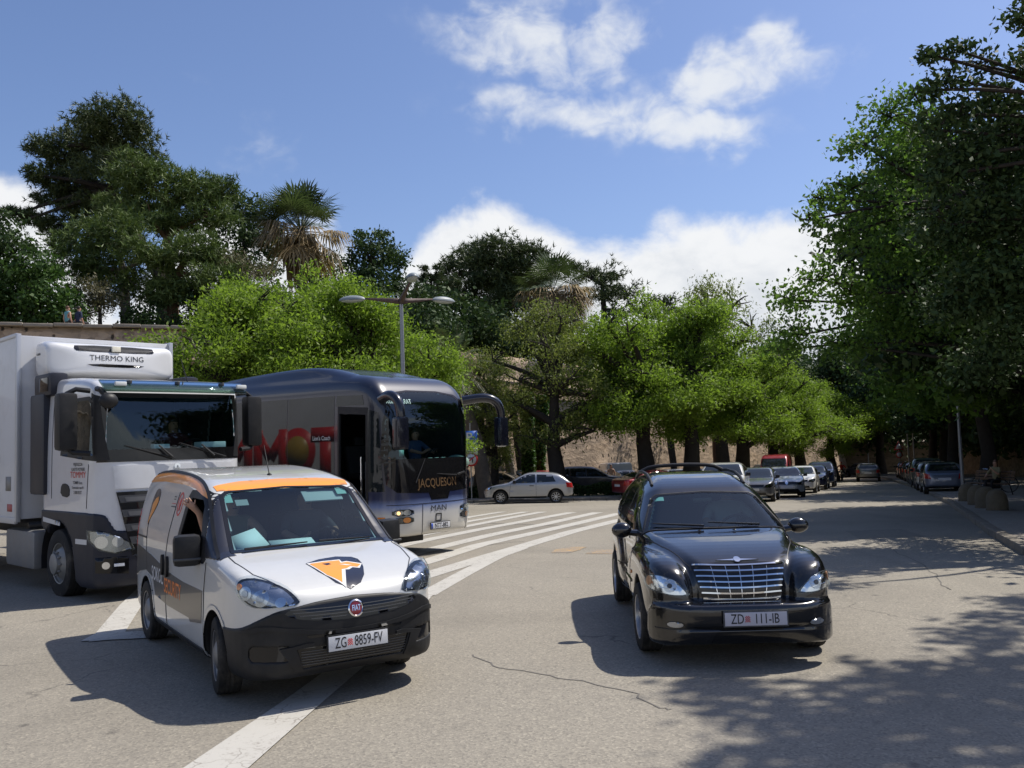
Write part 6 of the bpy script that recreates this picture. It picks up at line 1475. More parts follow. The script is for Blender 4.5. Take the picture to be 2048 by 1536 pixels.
# --- pines
hero('pine_tree', [(215, 240, 66), (175, 285, 55), (265, 290, 52), (120, 312, 42), (85, 298, 30), (150, 360, 62), (215, 345, 55), (280, 330, 38), (110, 392, 40), (82, 352, 26), (170, 432, 52), (62, 436, 26), (28, 430, 24), (100, 452, 28), (128, 474, 30), (215, 410, 48)], 62, [(338, 640), (325, 560), (270, 470), (225, 380), (212, 280)], .55, L_PIN, 'tallest dark pine with layered crown reaching left over the wall', PK, 7.6, kind='pine', per=8, nleaf=26, ln=.42, wd=.075, spread=.3, bark=B_DARK, flat=.62, k=7)
hero('pine_tree', [(270, 350, 48), (330, 372, 55), (392, 382, 46), (436, 386, 34), (300, 432, 56), (368, 442, 52), (420, 430, 40), (250, 410, 40), (452, 372, 20)], 54, [(345, 645), (342, 560), (335, 480), (335, 410)], .42, L_PIN2, 'bright green pine with rounded plumes right of the tallest pine', PK, 7.6, kind='pine', per=10, nleaf=22, ln=.42, wd=.07, spread=.3, bark=B_RED, flat=.75, k=7)
hero('pine_tree', [(190, 480, 50), (240, 472, 55), (150, 530, 50), (222, 545, 62), (290, 512, 46), (280, 580, 44), (128, 490, 26), (180, 590, 40)], 50, [(254, 642), (250, 590), (246, 540), (232, 490)], .3, L_PIN2, 'low spreading pine with pale grey trunk above the lorry', PK, 7.8, kind='pine', per=11, nleaf=20, ln=.4, wd=.065, spread=.3, bark=B_GREY, flat=.75, k=7)
hero('pine_tree', [(340, 510, 44), (390, 510, 50), (432, 560, 42), (372, 570, 50), (330, 592, 36), (442, 522, 32), (400, 610, 36)], 49.5, [(346, 646), (344, 600), (352, 550), (372, 520)], .34, L_PIN2, 'low pine with reddish forked trunk beside the grey-trunked one', PK, 7.8, kind='pine', per=11, nleaf=20, ln=.4, wd=.065, spread=.3, bark=B_RED, flat=.75, k=7)
hero('broadleaf_tree', [(60, 535, 46), (28, 588, 46), (92, 595, 44), (8, 540, 34), (128, 622, 36), (22, 640, 42), (82, 645, 36), (-40, 600, 60), (-60, 520, 50)], 46, [(60, 668), (60, 620), (55, 570)], .25, L_BRD, 'dense round broadleaf tree at the left edge above the lorry', PK, 7.9, per=22, nleaf=46, ln=.24, wd=.13, spread=.3)
hero('broadleaf_tree', [(175, 622, 28), (210, 600, 36), (195, 575, 26), (150, 640, 24)], 47, [(200, 650), (200, 620), (198, 590)], .12, L_OLV, 'narrow olive-green young tree between broadleaf tree and pine trunk', PK, 7.9, per=26, nleaf=40, ln=.18, wd=.06, spread=.3)
hero('evergreen_tree', [(490, 420, 38), (470, 465, 48), (522, 470, 40), (452, 515, 45), (505, 530, 45), (545, 500, 35)], 60, [(490, 640), (490, 560), (488, 470)], .3, L_DRK, 'dark dense evergreen standing left of the tall fan palm', PK, 7.4, per=14, nleaf=44, ln=.26, wd=.13, spread=.3)
hero('evergreen_tree', [(650, 535, 34), (668, 580, 38), (640, 590, 34), (690, 610, 34)], 62, [(655, 665), (655, 610), (655, 560)], .22, L_DRK, 'dark evergreen filling the gap right of the tall fan palm', PK, 7.2, per=14, nleaf=44, ln=.24, wd=.12, spread=.3)
hero('tamarisk', [(460, 522, 28), (468, 575, 34), (512, 545, 32), (522, 590, 36), (440, 600, 32), (490, 615, 34)], 50, [(485, 655), (485, 610), (488, 560)], .15, L_OLV, 'feathery grey-brown tamarisk in front of the dark evergreen', PK, 7.6, per=24, nleaf=44, ln=.26, wd=.035, spread=.32, droop=.7)
hero('broadleaf_tree', [(745, 492, 34), (720, 530, 36), (775, 520, 38), (742, 570, 46), (790, 575, 34), (695, 585, 34), (765, 470, 14), (720, 470, 12)], 58, [(745, 665), (745, 600), (745, 530)], .25, L_DRK, 'upright dark oval tree just left of the street lamp', PK, 7.0, per=16, nleaf=44, ln=.24, wd=.13, spread=.3)
hero('conifer', [(849, 535, 8), (848, 555, 13), (846, 580, 19), (850, 605, 24), (876, 535, 8), (878, 556, 14), (880, 582, 20), (905, 565, 15), (900, 600, 20)], 62, [(865, 665), (864, 600), (862, 560)], .16, L_PIN, 'pair of small pointed conifer tops behind the street lamp', PK, 7.0, kind='pine', per=40, nleaf=12, ln=.3, wd=.06, spread=.22, shell=.2)
hero('umbrella_pine', [(940, 524, 40), (1000, 510, 46), (1060, 528, 42), (905, 548, 22), (970, 552, 48), (1040, 560, 46), (1088, 556, 24), (925, 585, 36), (1000, 600, 46), (965, 635, 42), (1060, 600, 38)], 72, [(1015, 690), (1012, 620), (1005, 550)], .45, L_PIN, 'wide dome-shaped umbrella pine against the white cloud', PK, 6.8, kind='pine', per=9, nleaf=22, ln=.5, wd=.085, spread=.32, flat=.72, k=7)
hero('pine_tree', [(1172, 545, 26), (1215, 548, 32), (1252, 582, 26), (1142, 532, 12), (1200, 585, 34), (1240, 620, 30)], 85, [(1210, 690), (1208, 620), (1205, 570)], .4, L_PIN, 'dark small-crowned pine right of the dry fan palm', PK, 6.6, kind='pine', per=6, nleaf=15, ln=.5, wd=.09, spread=.35, flat=.7, k=7)
hero('pine_tree', [(1318, 598, 18), (1342, 606, 14), (1330, 625, 22), (1362, 625, 12)], 95, [(1330, 690), (1330, 640), (1328, 605)], .3, L_PIN, 'distant dark pine top peeping over the light green trees', PK, 6.6, kind='pine', per=7, nleaf=14, ln=.5, wd=.1, spread=.4, k=6)
# --- dark shrubs filling the park edge, copies of one
shrub = make_tree('evergreen_shrub', (0, 0, 0), [(0, 0, 0), (0, 0, .8), (.1, 0, 1.5)], .1, [((0, 0, 1.2), 1.3), ((.9, .2, 1.0), 1.0), ((-.9, -.1, 1.1), 1.0), ((.2, .3, 2.1), .9), ((-.5, .4, 1.8), .9)], L_DRK, per=14, nleaf=44, ln=.2, wd=.11, spread=.3, group='evergreen shrubs along the rampart', cat='shrub', label='x')
SHR = [(-8, 470, 45, 1.0, 'left end above the lorry box'), (300, 640, 48, .9, 'between the two low pine trunks'), (405, 660, 49, 1.1, 'right of the reddish pine trunk'), (560, 640, 52, 1.4, 'under the tall fan palm, left side'), (645, 645, 54, 1.4, 'under the tall fan palm, right side'), (700, 650, 56, 1.5, 'below the upright oval tree'), (770, 670, 54, 1.4, 'behind the lamp pole'), (835, 680, 55, 1.6, 'right of the lamp pole'), (890, 670, 58, 1.6, 'below the small conifers'), (945, 700, 58, 1.6, 'left below the umbrella pine'), (1010, 690, 62, 1.6, 'below the umbrella pine trunk'), (1080, 690, 62, 1.4, 'below the dry fan palm'), (1150, 690, 66, 1.6, 'right of the dry fan palm'), (1240, 690, 72, 1.8, 'behind the tall light green tree'), (1330, 700, 80, 2.0, 'under the distant pine top'), (850, 740, 50, 1.2, 'above the coach roof')]
for i, (px, py, Y, s, w) in enumerate(SHR):
    o = shrub if i == 0 else copy_tree(shrub); p = at(px, py, Y); o.location = (p[0], p[1], max(p[2] - 1.6 * s, rampart(p[0], p[1]) - .6)); o.scale = (s, s, s); o.rotation_euler = (0, 0, i * 1.7); o['label'] = 'dark evergreen shrub ' + w
# --- palms
def fan_palm(name, px, py, Y, r, ng, nd, skirt, label, leaf=L_FAN, zb=7.2):
    c = at(px, py, Y); root = empty(name, (c[0], c[1], zb), 0, label, 'palm', 'palms in the park and by the wall'); h = c[2] - zb
    MB().tube([(0, 0, 0), (.05, 0, h * .5), (0, 0, h)], [.34, .28, .26], 12).build('trunk', B_PALM, root, True)
    def fans(n, lo, hi, mat, nm, ln, droop):
        V = []; F = []; m = MB()
        for i in range(n):
            az = random.uniform(0, 2 * math.pi); el = random.uniform(lo, hi); d = Vector((math.cos(az) * math.cos(el), math.sin(az) * math.cos(el), math.sin(el)))
            pl = ln * random.uniform(.45, .6); a = Vector((0, 0, h)); b = a + d * pl; m.tube([a, b], [.025, .015], 4)
            sd = d.cross(Vector((0, 0, 1))).normalized(); up = sd.cross(d).normalized()
            for k in range(19):
                q = R(-105 + 210 * k / 18); L = ln * random.uniform(.42, .55) * (1 - .25 * abs(q) / 1.8); e = (d * math.cos(q) + sd * math.sin(q)).normalized(); w = .05
                t1 = b + e * L * .6; t2 = b + e * L + Vector((0, 0, -droop * L * random.uniform(.3, 1.0))); n2 = (e.cross(up)).normalized() * w
                j = len(V); V += [b, t1 + n2, t2, t1 - n2]; F.append((j, j + 1, j + 2, j + 3))
        part = obj(nm, V, F, mat, root); m.build('petioles', mat, part)
    fans(ng, R(5), R(85), leaf, 'crown', r, .25); fans(nd, R(-50), R(5), L_DRY, 'dry_crown', r * 1.0, .8)
    V = []; F = []                                              # skirt of dead fronds hanging round the trunk
    for i in range(int(skirt)):
        az = random.uniform(0, 2 * math.pi); rr = random.uniform(.25, .75); z0 = h - random.uniform(0, 1.2); L = random.uniform(.9, 2.6); w = random.uniform(.02, .06); s = Vector((-math.sin(az), math.cos(az), 0)) * w; a = Vector((math.cos(az) * rr, math.sin(az) * rr, z0)); b = a + Vector((math.cos(az) * .35 * random.uniform(-.2, 1), math.sin(az) * .35, -L))
        j = len(V); V += [a - s * .4, a + s * .4, (a + b) / 2 + s + Vector((math.cos(az), math.sin(az), 0)) * .2, b, (a + b) / 2 - s]; F += [(j, j + 1, j + 2, j + 4), (j + 4, j + 2, j + 3)]
    obj('dead_skirt', V, F, L_DRY, root); return root
fan_palm('fan_palm', 602, 462, 48, 3.0, 52, 22, 260, 'tall fan palm with pale hanging skirt of dead fronds')
fan_palm('fan_palm', 1105, 585, 62, 3.2, 26, 60, 300, 'shaggy half-dead fan palm right of the umbrella pine', zb=6.6)
def date_palm(name, px, py, Y, r, n, label):
    c = at(px, py, Y); b = on_ground(968, 985); zb = gzf(c[0], c[1]); root = empty(name, (c[0], c[1], zb), 0, label, 'palm', 'palms in the park and by the wall'); h = c[2] - zb
    MB().tube([(1.6, 0, 0), (1.2, 0, h * .4), (.4, 0, h * .8), (0, 0, h)], [.42, .36, .34, .4], 12).build('trunk', B_PALM, root, True)
    V = []; F = []; m = MB()
    for i in range(n):
        az = random.uniform(0, 2 * math.pi); el = random.uniform(R(-35), R(80)); L = r * random.uniform(.8, 1.15); P = []
        for k in range(9):
            t = k / 8; P.append(Vector((math.cos(az) * math.cos(el) * L * t, math.sin(az) * math.cos(el) * L * t, math.sin(el) * L * t - .55 * L * t * t * math.cos(el) - .0)) + Vector((0, 0, h)))
        m.tube(P, [.03 - .022 * k / 8 for k in range(9)], 4)
        for k in range(34):
            t = .12 + .86 * k / 33; a = P[min(int(t * 8), 7)].lerp(P[min(int(t * 8) + 1, 8)], t * 8 - int(t * 8)); tg = (P[min(int(t * 8) + 1, 8)] - P[min(int(t * 8), 7)]).normalized(); sd = tg.cross(Vector((0, 0, 1))).normalized()
            for s in (-1, 1):
                d = (sd * s + tg * .7 + Vector((0, 0, -.25 + random.uniform(-.25, .2)))).normalized(); l = .42 * (1 - .5 * abs(t - .45)); w = tg * .02; j = len(V); V += [a - w, a + w, a + d * l]; F.append((j, j + 1, j + 2))
    cr = obj('crown', V, F, L_OLV if False else L_FAN, root); m.build('ribs', L_DRY, cr); return root
date_palm('date_palm', 905, 735, 46, 2.7, 60, 'drooping date palm between coach and bare-branched tree')
# --- light green street trees: two patterns, copied
def locust(name, seed, dens, nleaf, leaf, hgt=2.5):
    random.seed(seed); B = []
    for i in range(25):
        a = random.uniform(0, 2 * math.pi); rr = random.uniform(.3, 2.2); z = hgt + random.uniform(-.55, 3.9) * (1 - rr / 5.5); B.append(((math.cos(a) * rr, math.sin(a) * rr, z), random.uniform(.65, 1.0)))
    return make_tree(name, (0, 0, 0), [(0, 0, 0), (.05, .02, .9), (-.05, .05, 1.7), (.0, 0, 2.5), (.05, .05, 3.6)], .33, B, leaf, per=dens, nleaf=nleaf, ln=.115, wd=.042, spread=.25, bark=B_DARK, twigs=4, flat=.62, shell=.45, label='x', group=SK)
locA = locust('locust_tree', 3, 14, 190, L_LOC); locB = locust('locust_tree', 8, 14, 190, L_LOC); locC = locust('locust_tree', 21, 10, 100, L_LOC2)
usedL = set()
def put_tree(src, px, Y, s, sz, rot, label, group=None, dz=0., x=None):
    o = src if src.name not in usedL else copy_tree(src); usedL.add(src.name)
    X = (px - 1024) / FPX * Y if x is None else x; o.location = (X, Y, gzf(X, Y) + dz); o.scale = (s, s, sz); o.rotation_euler = (0, 0, rot); o['label'] = label
    if group: o['group'] = group
    return o
for a in [(locA, 490, 33, 1.45, 1.45, 0, 'light green locust tree above the lorry windscreen, leftmost of the row'), (locB, 612, 33.5, 1.45, 1.52, 1, 'light green locust tree above the middle of the coach roof'), (locA, 722, 34, 1.35, 1.42, 2.4, 'light green locust tree left of the lamp pole'), (locB, 806, 36, 1.0, 1.05, 3.9, 'small light green locust tree behind the lamp pole'),
          (locC, 1106, 46.5, 1.5, 1.55, .3, 'sparse locust tree with forked dark trunk and many bare branches'), (locB, 1286, 46.8, 1.6, 1.72, .7, 'leafy locust tree on a straight dark trunk beyond the red saloon'), (locA, 1376, 48.5, 1.6, 1.7, 4.2, 'leafy locust tree with the thickest trunk, right of the straight one'), (locB, 1480, 53, 1.6, 1.5, 2.2, 'locust tree leaning over the head of the queue'),
          (locA, 1592, 68, 1.6, 1.3, 5.2, 'bright low locust tree at the end of the row, above the red van'), (locC, 1440, 62, 1.7, 2.2, 1.2, 'tall pale locust tree rising behind the row'), (locA, 1655, 74, 1.5, 1.25, .4, 'last locust tree, half in the shade of the street'), (locB, 1540, 66, 1.5, 1.5, 1.9, 'locust tree behind the head of the queue, set back'), (locC, 955, 50, 1.2, 1.25, 4.0, 'locust tree between the coach mirror and the date palm'), (locC, 985, 47.5, .9, .95, 2.0, 'thin young locust tree beside the parking sign')]: put_tree(*a)
random.seed(5)
# --- ivy-clad and bare leaning trunks against the wall
for i, (px, Y, lean, lab) in enumerate([(1052, 52, .0, 'upright trunk thickly wrapped in ivy near the forked tree'), (1066, 54, .02, 'second ivy-wrapped trunk, just right of the brighter one')]):
    b = on_ground(px, 985); x = (px - 1024) / FPX * Y; r = empty('ivy_trunk', (x, Y, gzf(x, Y)), 0, lab, 'tree', 'ivy-covered trunks'); h = 6.0
    MB().tube([(0, 0, 0), (lean * 30, 0, h)], [.3, .22], 10).build('trunk', B_DARK, r, True)
    n = 3600; z = RNG.uniform(0, h, n); a = RNG.uniform(0, 2 * np.pi, n); rr = RNG.uniform(.24, .42, n); V, F = leaves_vf(np.stack([np.cos(a) * rr + lean * 30 * z / h, np.sin(a) * rr, z], 1), .16, .13, .4); obj('ivy', V, F, L_IVY, r)
for i, (px, px2, Y, lab) in enumerate([(1024, 990, 51, 'bare grey trunk leaning left against the wall'), (1042, 1022, 55, 'darker bare trunk leaning left beside the ivy'), (1075, 1078, 56, 'thick short brown trunk right of the ivy-wrapped ones'), (1345, 1330, 60, 'slim dark trunk leaning left between the thick ones'), (1425, 1428, 64, 'slim reddish trunk near the white four-by-four')]):
    x = (px - 1024) / FPX * Y; x2 = (px2 - 1024) / FPX * Y; h = 6.0; r = empty('bare_trunk', (x, Y, gzf(x, Y)), 0, lab, 'tree', 'bare trunks by the wall')
    m = MB(); m.tube([(0, 0, 0), ((x2 - x) * .5, .1, h * .5), (x2 - x, 0, h)], [.3 - .03 * i, .24, .2], 8); 
    for k in range(5): limb(m, (x2 - x, 0, h - .3), (x2 - x + random.uniform(-1.2, 1.2), random.uniform(-1, 1), h + random.uniform(.5, 1.6)), .09, .02)
    m.build('trunk', [B_GREY, B_DARK, B_PALM, B_DARK, B_RED][i], r, True)
# --- trees over the right-hand pavement
def big_tree(name, base, crown, r0, leaf, label, per, nleaf, ln, wd, bark=B_DARK, trunk=None, **kw):
    T = trunk or [(0, 0, 0), (.1, 0, 1.5), (-.1, .1, 3.2), (-.4, 0, 5.0), (-.8, -.2, 7.0)]
    return make_tree(name, base, T, r0, crown, leaf, per=per, nleaf=nleaf, ln=ln, wd=wd, bark=bark, label=label, group=RK, **kw)
def pbl(L, base): return [(at(px, py, Y) - np.array(base), r * Y / FPX) for px, py, r, Y in L]
b = (12.6, 20.5, gzf(12.6, 20.5) + .12)
big_tree('hackberry_tree', b, pbl([(1830, 190, 40, 20), (1780, 235, 55, 20.5), (1840, 270, 60, 21), (1730, 290, 50, 20), (1790, 330, 60, 20.5), (1700, 380, 50, 20), (1650, 400, 38, 19.5), (1760, 420, 60, 20), (1840, 400, 70, 21), (1690, 470, 50, 19.5), (1790, 500, 70, 20), (1620, 440, 24, 19), (1870, 500, 80, 20.5), (1640, 560, 50, 21), (1580, 600, 45, 22), (1700, 590, 60, 21), (1600, 670, 50, 22), (1690, 690, 60, 21.5), (1790, 640, 80, 21), (1900, 640, 80, 20.5), (1980, 560, 90, 21), (1560, 700, 34, 23)], b), .3, L_HAK, 'pale green hackberry leaning out over the road at the right', 48, 38, .11, .065, twigs=7, flat=.85, shell=.05, spread=.28, droop=.35, limbs=True, lr=.22)
b = (12.4, 15.6, gzf(12.4, 15.6) + .12)
big_tree('holm_oak', b, pbl([(1912, 100, 22, 16), (1860, 110, 16, 16), (1905, 160, 34, 16), (1865, 180, 26, 16), (1960, 130, 30, 16.2), (1920, 230, 48, 16), (1990, 210, 60, 16.5), (1870, 260, 40, 16), (1940, 310, 66, 16), (2010, 320, 80, 16.5), (1880, 350, 56, 16), (1990, 430, 90, 16.5), (1900, 450, 80, 16.3), (2060, 250, 80, 16), (2080, 420, 110, 16), (2000, 560, 100, 16.5), (1930, 600, 90, 17), (2100, 600, 120, 16), (2030, 690, 90, 17), (1960, 730, 70, 18), (2080, 120, 60, 15.5), (2040, 40, 34, 15), (2090, 0, 60, 14.5)], b), .35, L_DRK, 'black-green holm oak filling the right edge of the view', 58, 46, .12, .06, twigs=3, flat=.95, shell=.05, spread=.24, lr=.2)
b = (12.2, 10.6, .125)
_sh = [(1.9, 6.6, .7), (2.9, 6.2, 1.0), (3.9, 6.5, 1.0), (3.1, 7.2, .6), (4.3, 7.6, .65), (4.7, 8.7, .55), (5.3, 9.3, .6), (1.6, 7.25, .3), (4.9, 5.6, 1.3), (3.4, 4.9, 1.3), (5.8, 7.2, 1.2), (6.1, 10.4, .6), (2.3, 5.5, .8), (1.5, 5.3, .7)]  # shade patches on the road; the unseen crown is shaped to cast them
big_tree('hackberry_tree', b, [((x + .57 * 12 - b[0], y + .28 * 12 - b[1], 12 - .125), r) for x, y, r in _sh], .3, L_HAK, 'tree beside the camera whose shade dapples the road', 16, 46, .2, .12, twigs=3, spread=.3, shell=.1, flat=.5, trunk=[(0, 0, 0), (.1, 0, 2.5), (-.1, .1, 5), (-.4, 0, 8), (-1.0, -.4, 10.6)], lr=.25)
# closed canopy further along: two patterns, copied down the pavement
def shade_tree(name, seed, leaf, n=30):
    random.seed(seed); B = []
    for i in range(n):
        a = random.uniform(0, 2 * math.pi); rr = 4.6 * math.sqrt(random.random()); B.append(((math.cos(a) * rr, math.sin(a) * rr, 6.6 + random.uniform(-3.2, 3.0) * (1.15 - rr / 9)), random.uniform(1.2, 1.8)))
    return make_tree(name, (0, 0, 0), [(0, 0, 0), (.1, 0, 1.6), (-.1, .1, 3.4), (0, 0, 5.2), (.1, .1, 7)], .32, B, leaf, per=13, nleaf=44, ln=.24, wd=.14, spread=.36, twigs=2, shell=.2, lr=.3, label='x', group=RK)
shA = shade_tree('hackberry_tree', 14, L_HAK); shB = shade_tree('holm_oak', 33, L_DRK)
for i, (src, x, y, s, lab) in enumerate([(shA, 16.4, 27.5, 1.0, 'hackberry overhanging the pavement behind the stone bollards'), (shB, 16.4, 20.4, 1.0, 'added holm oak just out of view right of the bollards'), (shB, 15.0, 16.8, .85, 'lower added holm oak past the right edge, shading the pavement'), (shB, 15.3, 25.2, 1.1, 'holm oak right above the stone bollards, darkening the kerb'), (shB, 19.5, 19.0, 1.15, 'dark holm oak behind the black-green one at the right edge'), (shB, 22.8, 34.0, 1.15, 'holm oak shading the bench and the garden wall'), (shA, 22.2, 42.0, 1.15, 'hackberry over the nearest parked cars'), (shB, 28.5, 46.0, 1.25, 'holm oak behind the row of parked cars'), (shA, 27.5, 56.0, 1.15, 'hackberry halfway along the parked row'), (shB, 34.0, 58.0, 1.3, 'holm oak halfway along, behind the garden wall'), (shB, 33.8, 70.0, 1.25, 'holm oak at the end of the parked row'), (shA, 37.5, 80.0, 1.3, 'hackberry near the far end of the street'), (shB, 42.0, 74.0, 1.4, 'holm oak beyond the garden wall near the far end'), (shB, 33.0, 98.0, 1.45, 'holm oak closing the view at the far end'), (shB, 41.0, 100.0, 1.5, 'holm oak at the far end, right side'), (shB, 24.0, 96.0, 1.4, 'holm oak at the far end, left side'), (shB, 28.0, 108.0, 1.6, 'holm oak behind the end wall'), (shB, 48.0, 90.0, 1.5, 'holm oak far right of the end wall'), (shB, 22, 10.5, 1.2, 'holm oak out of view at the right, shading the pavement'), (shB, 28, 26, 1.3, 'holm oak behind the bench, beyond the garden wall'), (shB, 17.0, 84.0, 1.2, 'holm oak behind the queue at the far left of the street')]):  # the just-out-of-view oak and the lower one are added to shade the pavement
    o = src if src.name not in usedL else copy_tree(src); usedL.add(src.name); o.location = (x, y, gzf(x, y)); o.scale = (s, s, s); o.rotation_euler = (0, 0, i * 2.1); o['label'] = lab
random.seed(5)
# --- dark shrubs standing over the garden wall and the end wall
GS = np.r_[0, np.cumsum(np.linalg.norm(np.diff(GW, axis=0), axis=1))]
pl_ = ['by the camera side', 'right behind the bench', 'next beyond the bench', 'facing the nearest parked car', 'facing the second parked car', 'facing the third parked car', 'facing the middle of the parked row', 'facing the sixth parked car', 'facing the end of the parked row', 'past the parked row', 'short of the far end', 'at the far corner']
for i, lab in enumerate(pl_):
    d = 14 + i * 6.6; x, y = np.interp(d, GS, GW[:, 0]), np.interp(d, GS, GW[:, 1]); o = copy_tree(shrub); s = 2.0 + .5 * (i % 3); o.location = (x + 1.8, y, gzf(x, y) + .6); o.scale = (s, s, s * 1.05); o.rotation_euler = (0, 0, i * 1.3); o['label'] = 'dark shrub over the garden wall ' + lab; o['group'] = 'shrubs over the garden wall'
for i, (x, y, s) in enumerate(((16, 110, 3.2), (23, 109, 3.0), (30, 108.5, 3.4), (37, 107, 3.0), (44, 106, 3.2), (52, 103, 3.4), (60, 100, 3.2))):
    o = copy_tree(shrub); o.location = (x, y, gzf(x, y) + 1.0); o.scale = (s, s, s); o.rotation_euler = (0, 0, i); o['label'] = 'dark shrub behind the end wall, %s from the left' % ['first', 'second', 'third', 'fourth', 'fifth', 'sixth', 'seventh'][i]; o['group'] = 'shrubs over the end wall'
# --- clipped hedge between pavement and car park, low plants under it
hd = empty('hedge', (0, 0, 0), 0, 'dark clipped hedge between the pavement and the car park', 'hedge')
for x0, x1, y0 in ((-3.2, 1.0, 46.9), (1.0, 5.6, 46.7)):
    n = 11000; x = RNG.uniform(x0, x1, n); zz = RNG.uniform(0, 1, n) ** .7 * (.62 + .1 * np.sin(x * 3)); y = y0 + RNG.uniform(-.4, .4, n) + .1 * np.sin(x * 5); P = np.stack([x, y, gz(x, y) + .1 + zz], 1); V, F = leaves_vf(P, .1, .06); obj('hedge_section', V, F, L_DRK, hd)
# ------------------------------------------------------------------ street furniture
M_GALV = pbr('galvanised', (.3, .31, .32), .45, .6, var=.15, vscale=8); M_RUST = pbr('rusty_paint', (.1, .065, .055), .7, var=.4, vscale=9); M_LAMPG = pbr('lamp_grey', (.22, .25, .26), .5)
def street_lamp():
    p = at(805, 720, 30); x, y = p[0], p[1]; z0 = gzf(x, y); top = at(803, 600, 30)[2] - z0
    r = empty('street_lamp', (x, y, z0), 0, 'tall street lamp with three rusty arms behind the coach', 'street lamp')
    MB().tube([(0, 0, 0), (0, 0, top * .5), (0, 0, top)], [.09, .08, .065], 12).build('pole', M_GALV, r, True)
    MB().lathe([(.0, 0), (.16, 0), (.16, .25), (.1, .3)], 16).build('base', M_GALV, r, True)
    for az in (172, 38, -77):
        a = R(az); d = Vector((math.cos(a), math.sin(a), 0)); s = d.cross(Vector((0, 0, 1)))
        L = 1.32 if az != -77 else 3.0; m = MB(); n = 6; V = []; F = []
        for i in range(n):
            t = i / (n - 1); h = .15 * (1 - t) + .04; w = .05 * (1 - t) + .02; c = d * (.03 + L * t) + Vector((0, 0, top + .05 + .10 * t))
            V += [c + s * w, c - s * w, c - s * w - Vector((0, 0, h)), c + s * w - Vector((0, 0, h))]
        for i in range(n - 1):
            for k in range(4): F.append((i * 4 + k, i * 4 + (k + 1) % 4, i * 4 + 4 + (k + 1) % 4, i * 4 + 4 + k))
        F += [(3, 2, 1, 0), tuple((n - 1) * 4 + k for k in range(4))]
        ar = obj('arm', V, F, M_RUST, r)
        c = d * (L + .4) + Vector((0, 0, top + .1)); M = Matrix.Rotation(a, 3, 'Z')
        V = []; F = []; N = 14
        for i in range(9):                                  # cobra-head housing: flattened dome over a flat lens
            q = i / 8 * math.pi / 2
            for k in range(2 * N):
                b = math.pi * k / N; V.append(c + M @ Vector((.48 * math.cos(q) * math.cos(b), .2 * math.cos(q) * math.sin(b), .17 * math.sin(q) - .02)))
        for i in range(8):
            for k in range(2 * N): F.append((i * 2 * N + k, i * 2 * N + (k + 1) % (2 * N), (i + 1) * 2 * N + (k + 1) % (2 * N), (i + 1) * 2 * N + k))
        hd_ = obj('lamp_head', V, F, M_LAMPG, ar, True)
        MB().ell(c - Vector((0, 0, .02)), (.43, .17, .08), 8, M).build('lamp_glass', pbr('lamp_diffuser', (.4, .43, .42), .3), hd_, True)
street_lamp()
def globe_lamp(x, y, h, label, double=False):
    z = gzf(x, y) + .12; r = empty('globe_lamp', (x, y, z), 0, label, 'street lamp', 'globe lamps along the pavement')
    MB().tube([(0, 0, 0), (0, 0, h)], [.085, .05], 10).build('pole', M_GALV, r, True)
    for dx in ((-.45, .45) if double else (0,)):
        if double: MB().tube([(0, 0, h - .2), (dx, 0, h - .05)], .03, 6).build('arm', M_GALV, r, True)
        g = MB().ell((dx, 0, h + .2), (.24, .24, .24), 12).build('globe', pbr('globe_opal', (.62, .5, .34), .35), r, True); MB().lathe([(.1, h - .08), (.12, h), (.08, h + .03)], 14, 'z', (dx, 0, 0)).build('collar', M_GALV, g, True)
globe_lamp(19.5, 39.0, 5.5, 'tall grey lamp post in front of the steel blue car'); globe_lamp(34.0, 77.0, 4.6, 'globe lamp lit by sun half way down the pavement'); globe_lamp(44.2, 104.0, 4.4, 'small far globe lamp right of the driving estate car'); globe_lamp(40.8, 103.0, 4.4, 'double-globe lamp at the far end of the street', True); globe_lamp(38.5, 86.0, 4.6, 'globe lamp behind the warning sign')
def sign_disc(parent, M, r, t, mat, name, n=28, shape=None):
    P = [(r * math.cos(2 * math.pi * k / n), r * math.sin(2 * math.pi * k / n)) for k in range(n)] if shape is None else shape
    V = [M @ Vector((a, b, -t)) for a, b in P] + [M @ Vector((a, b, t)) for a, b in P]; m = len(P)
    return obj(name, V, [tuple(range(m))[::-1], tuple(range(m, 2 * m))] + [(i, (i + 1) % m, m + (i + 1) % m, m + i) for i in range(m)], mat, parent)
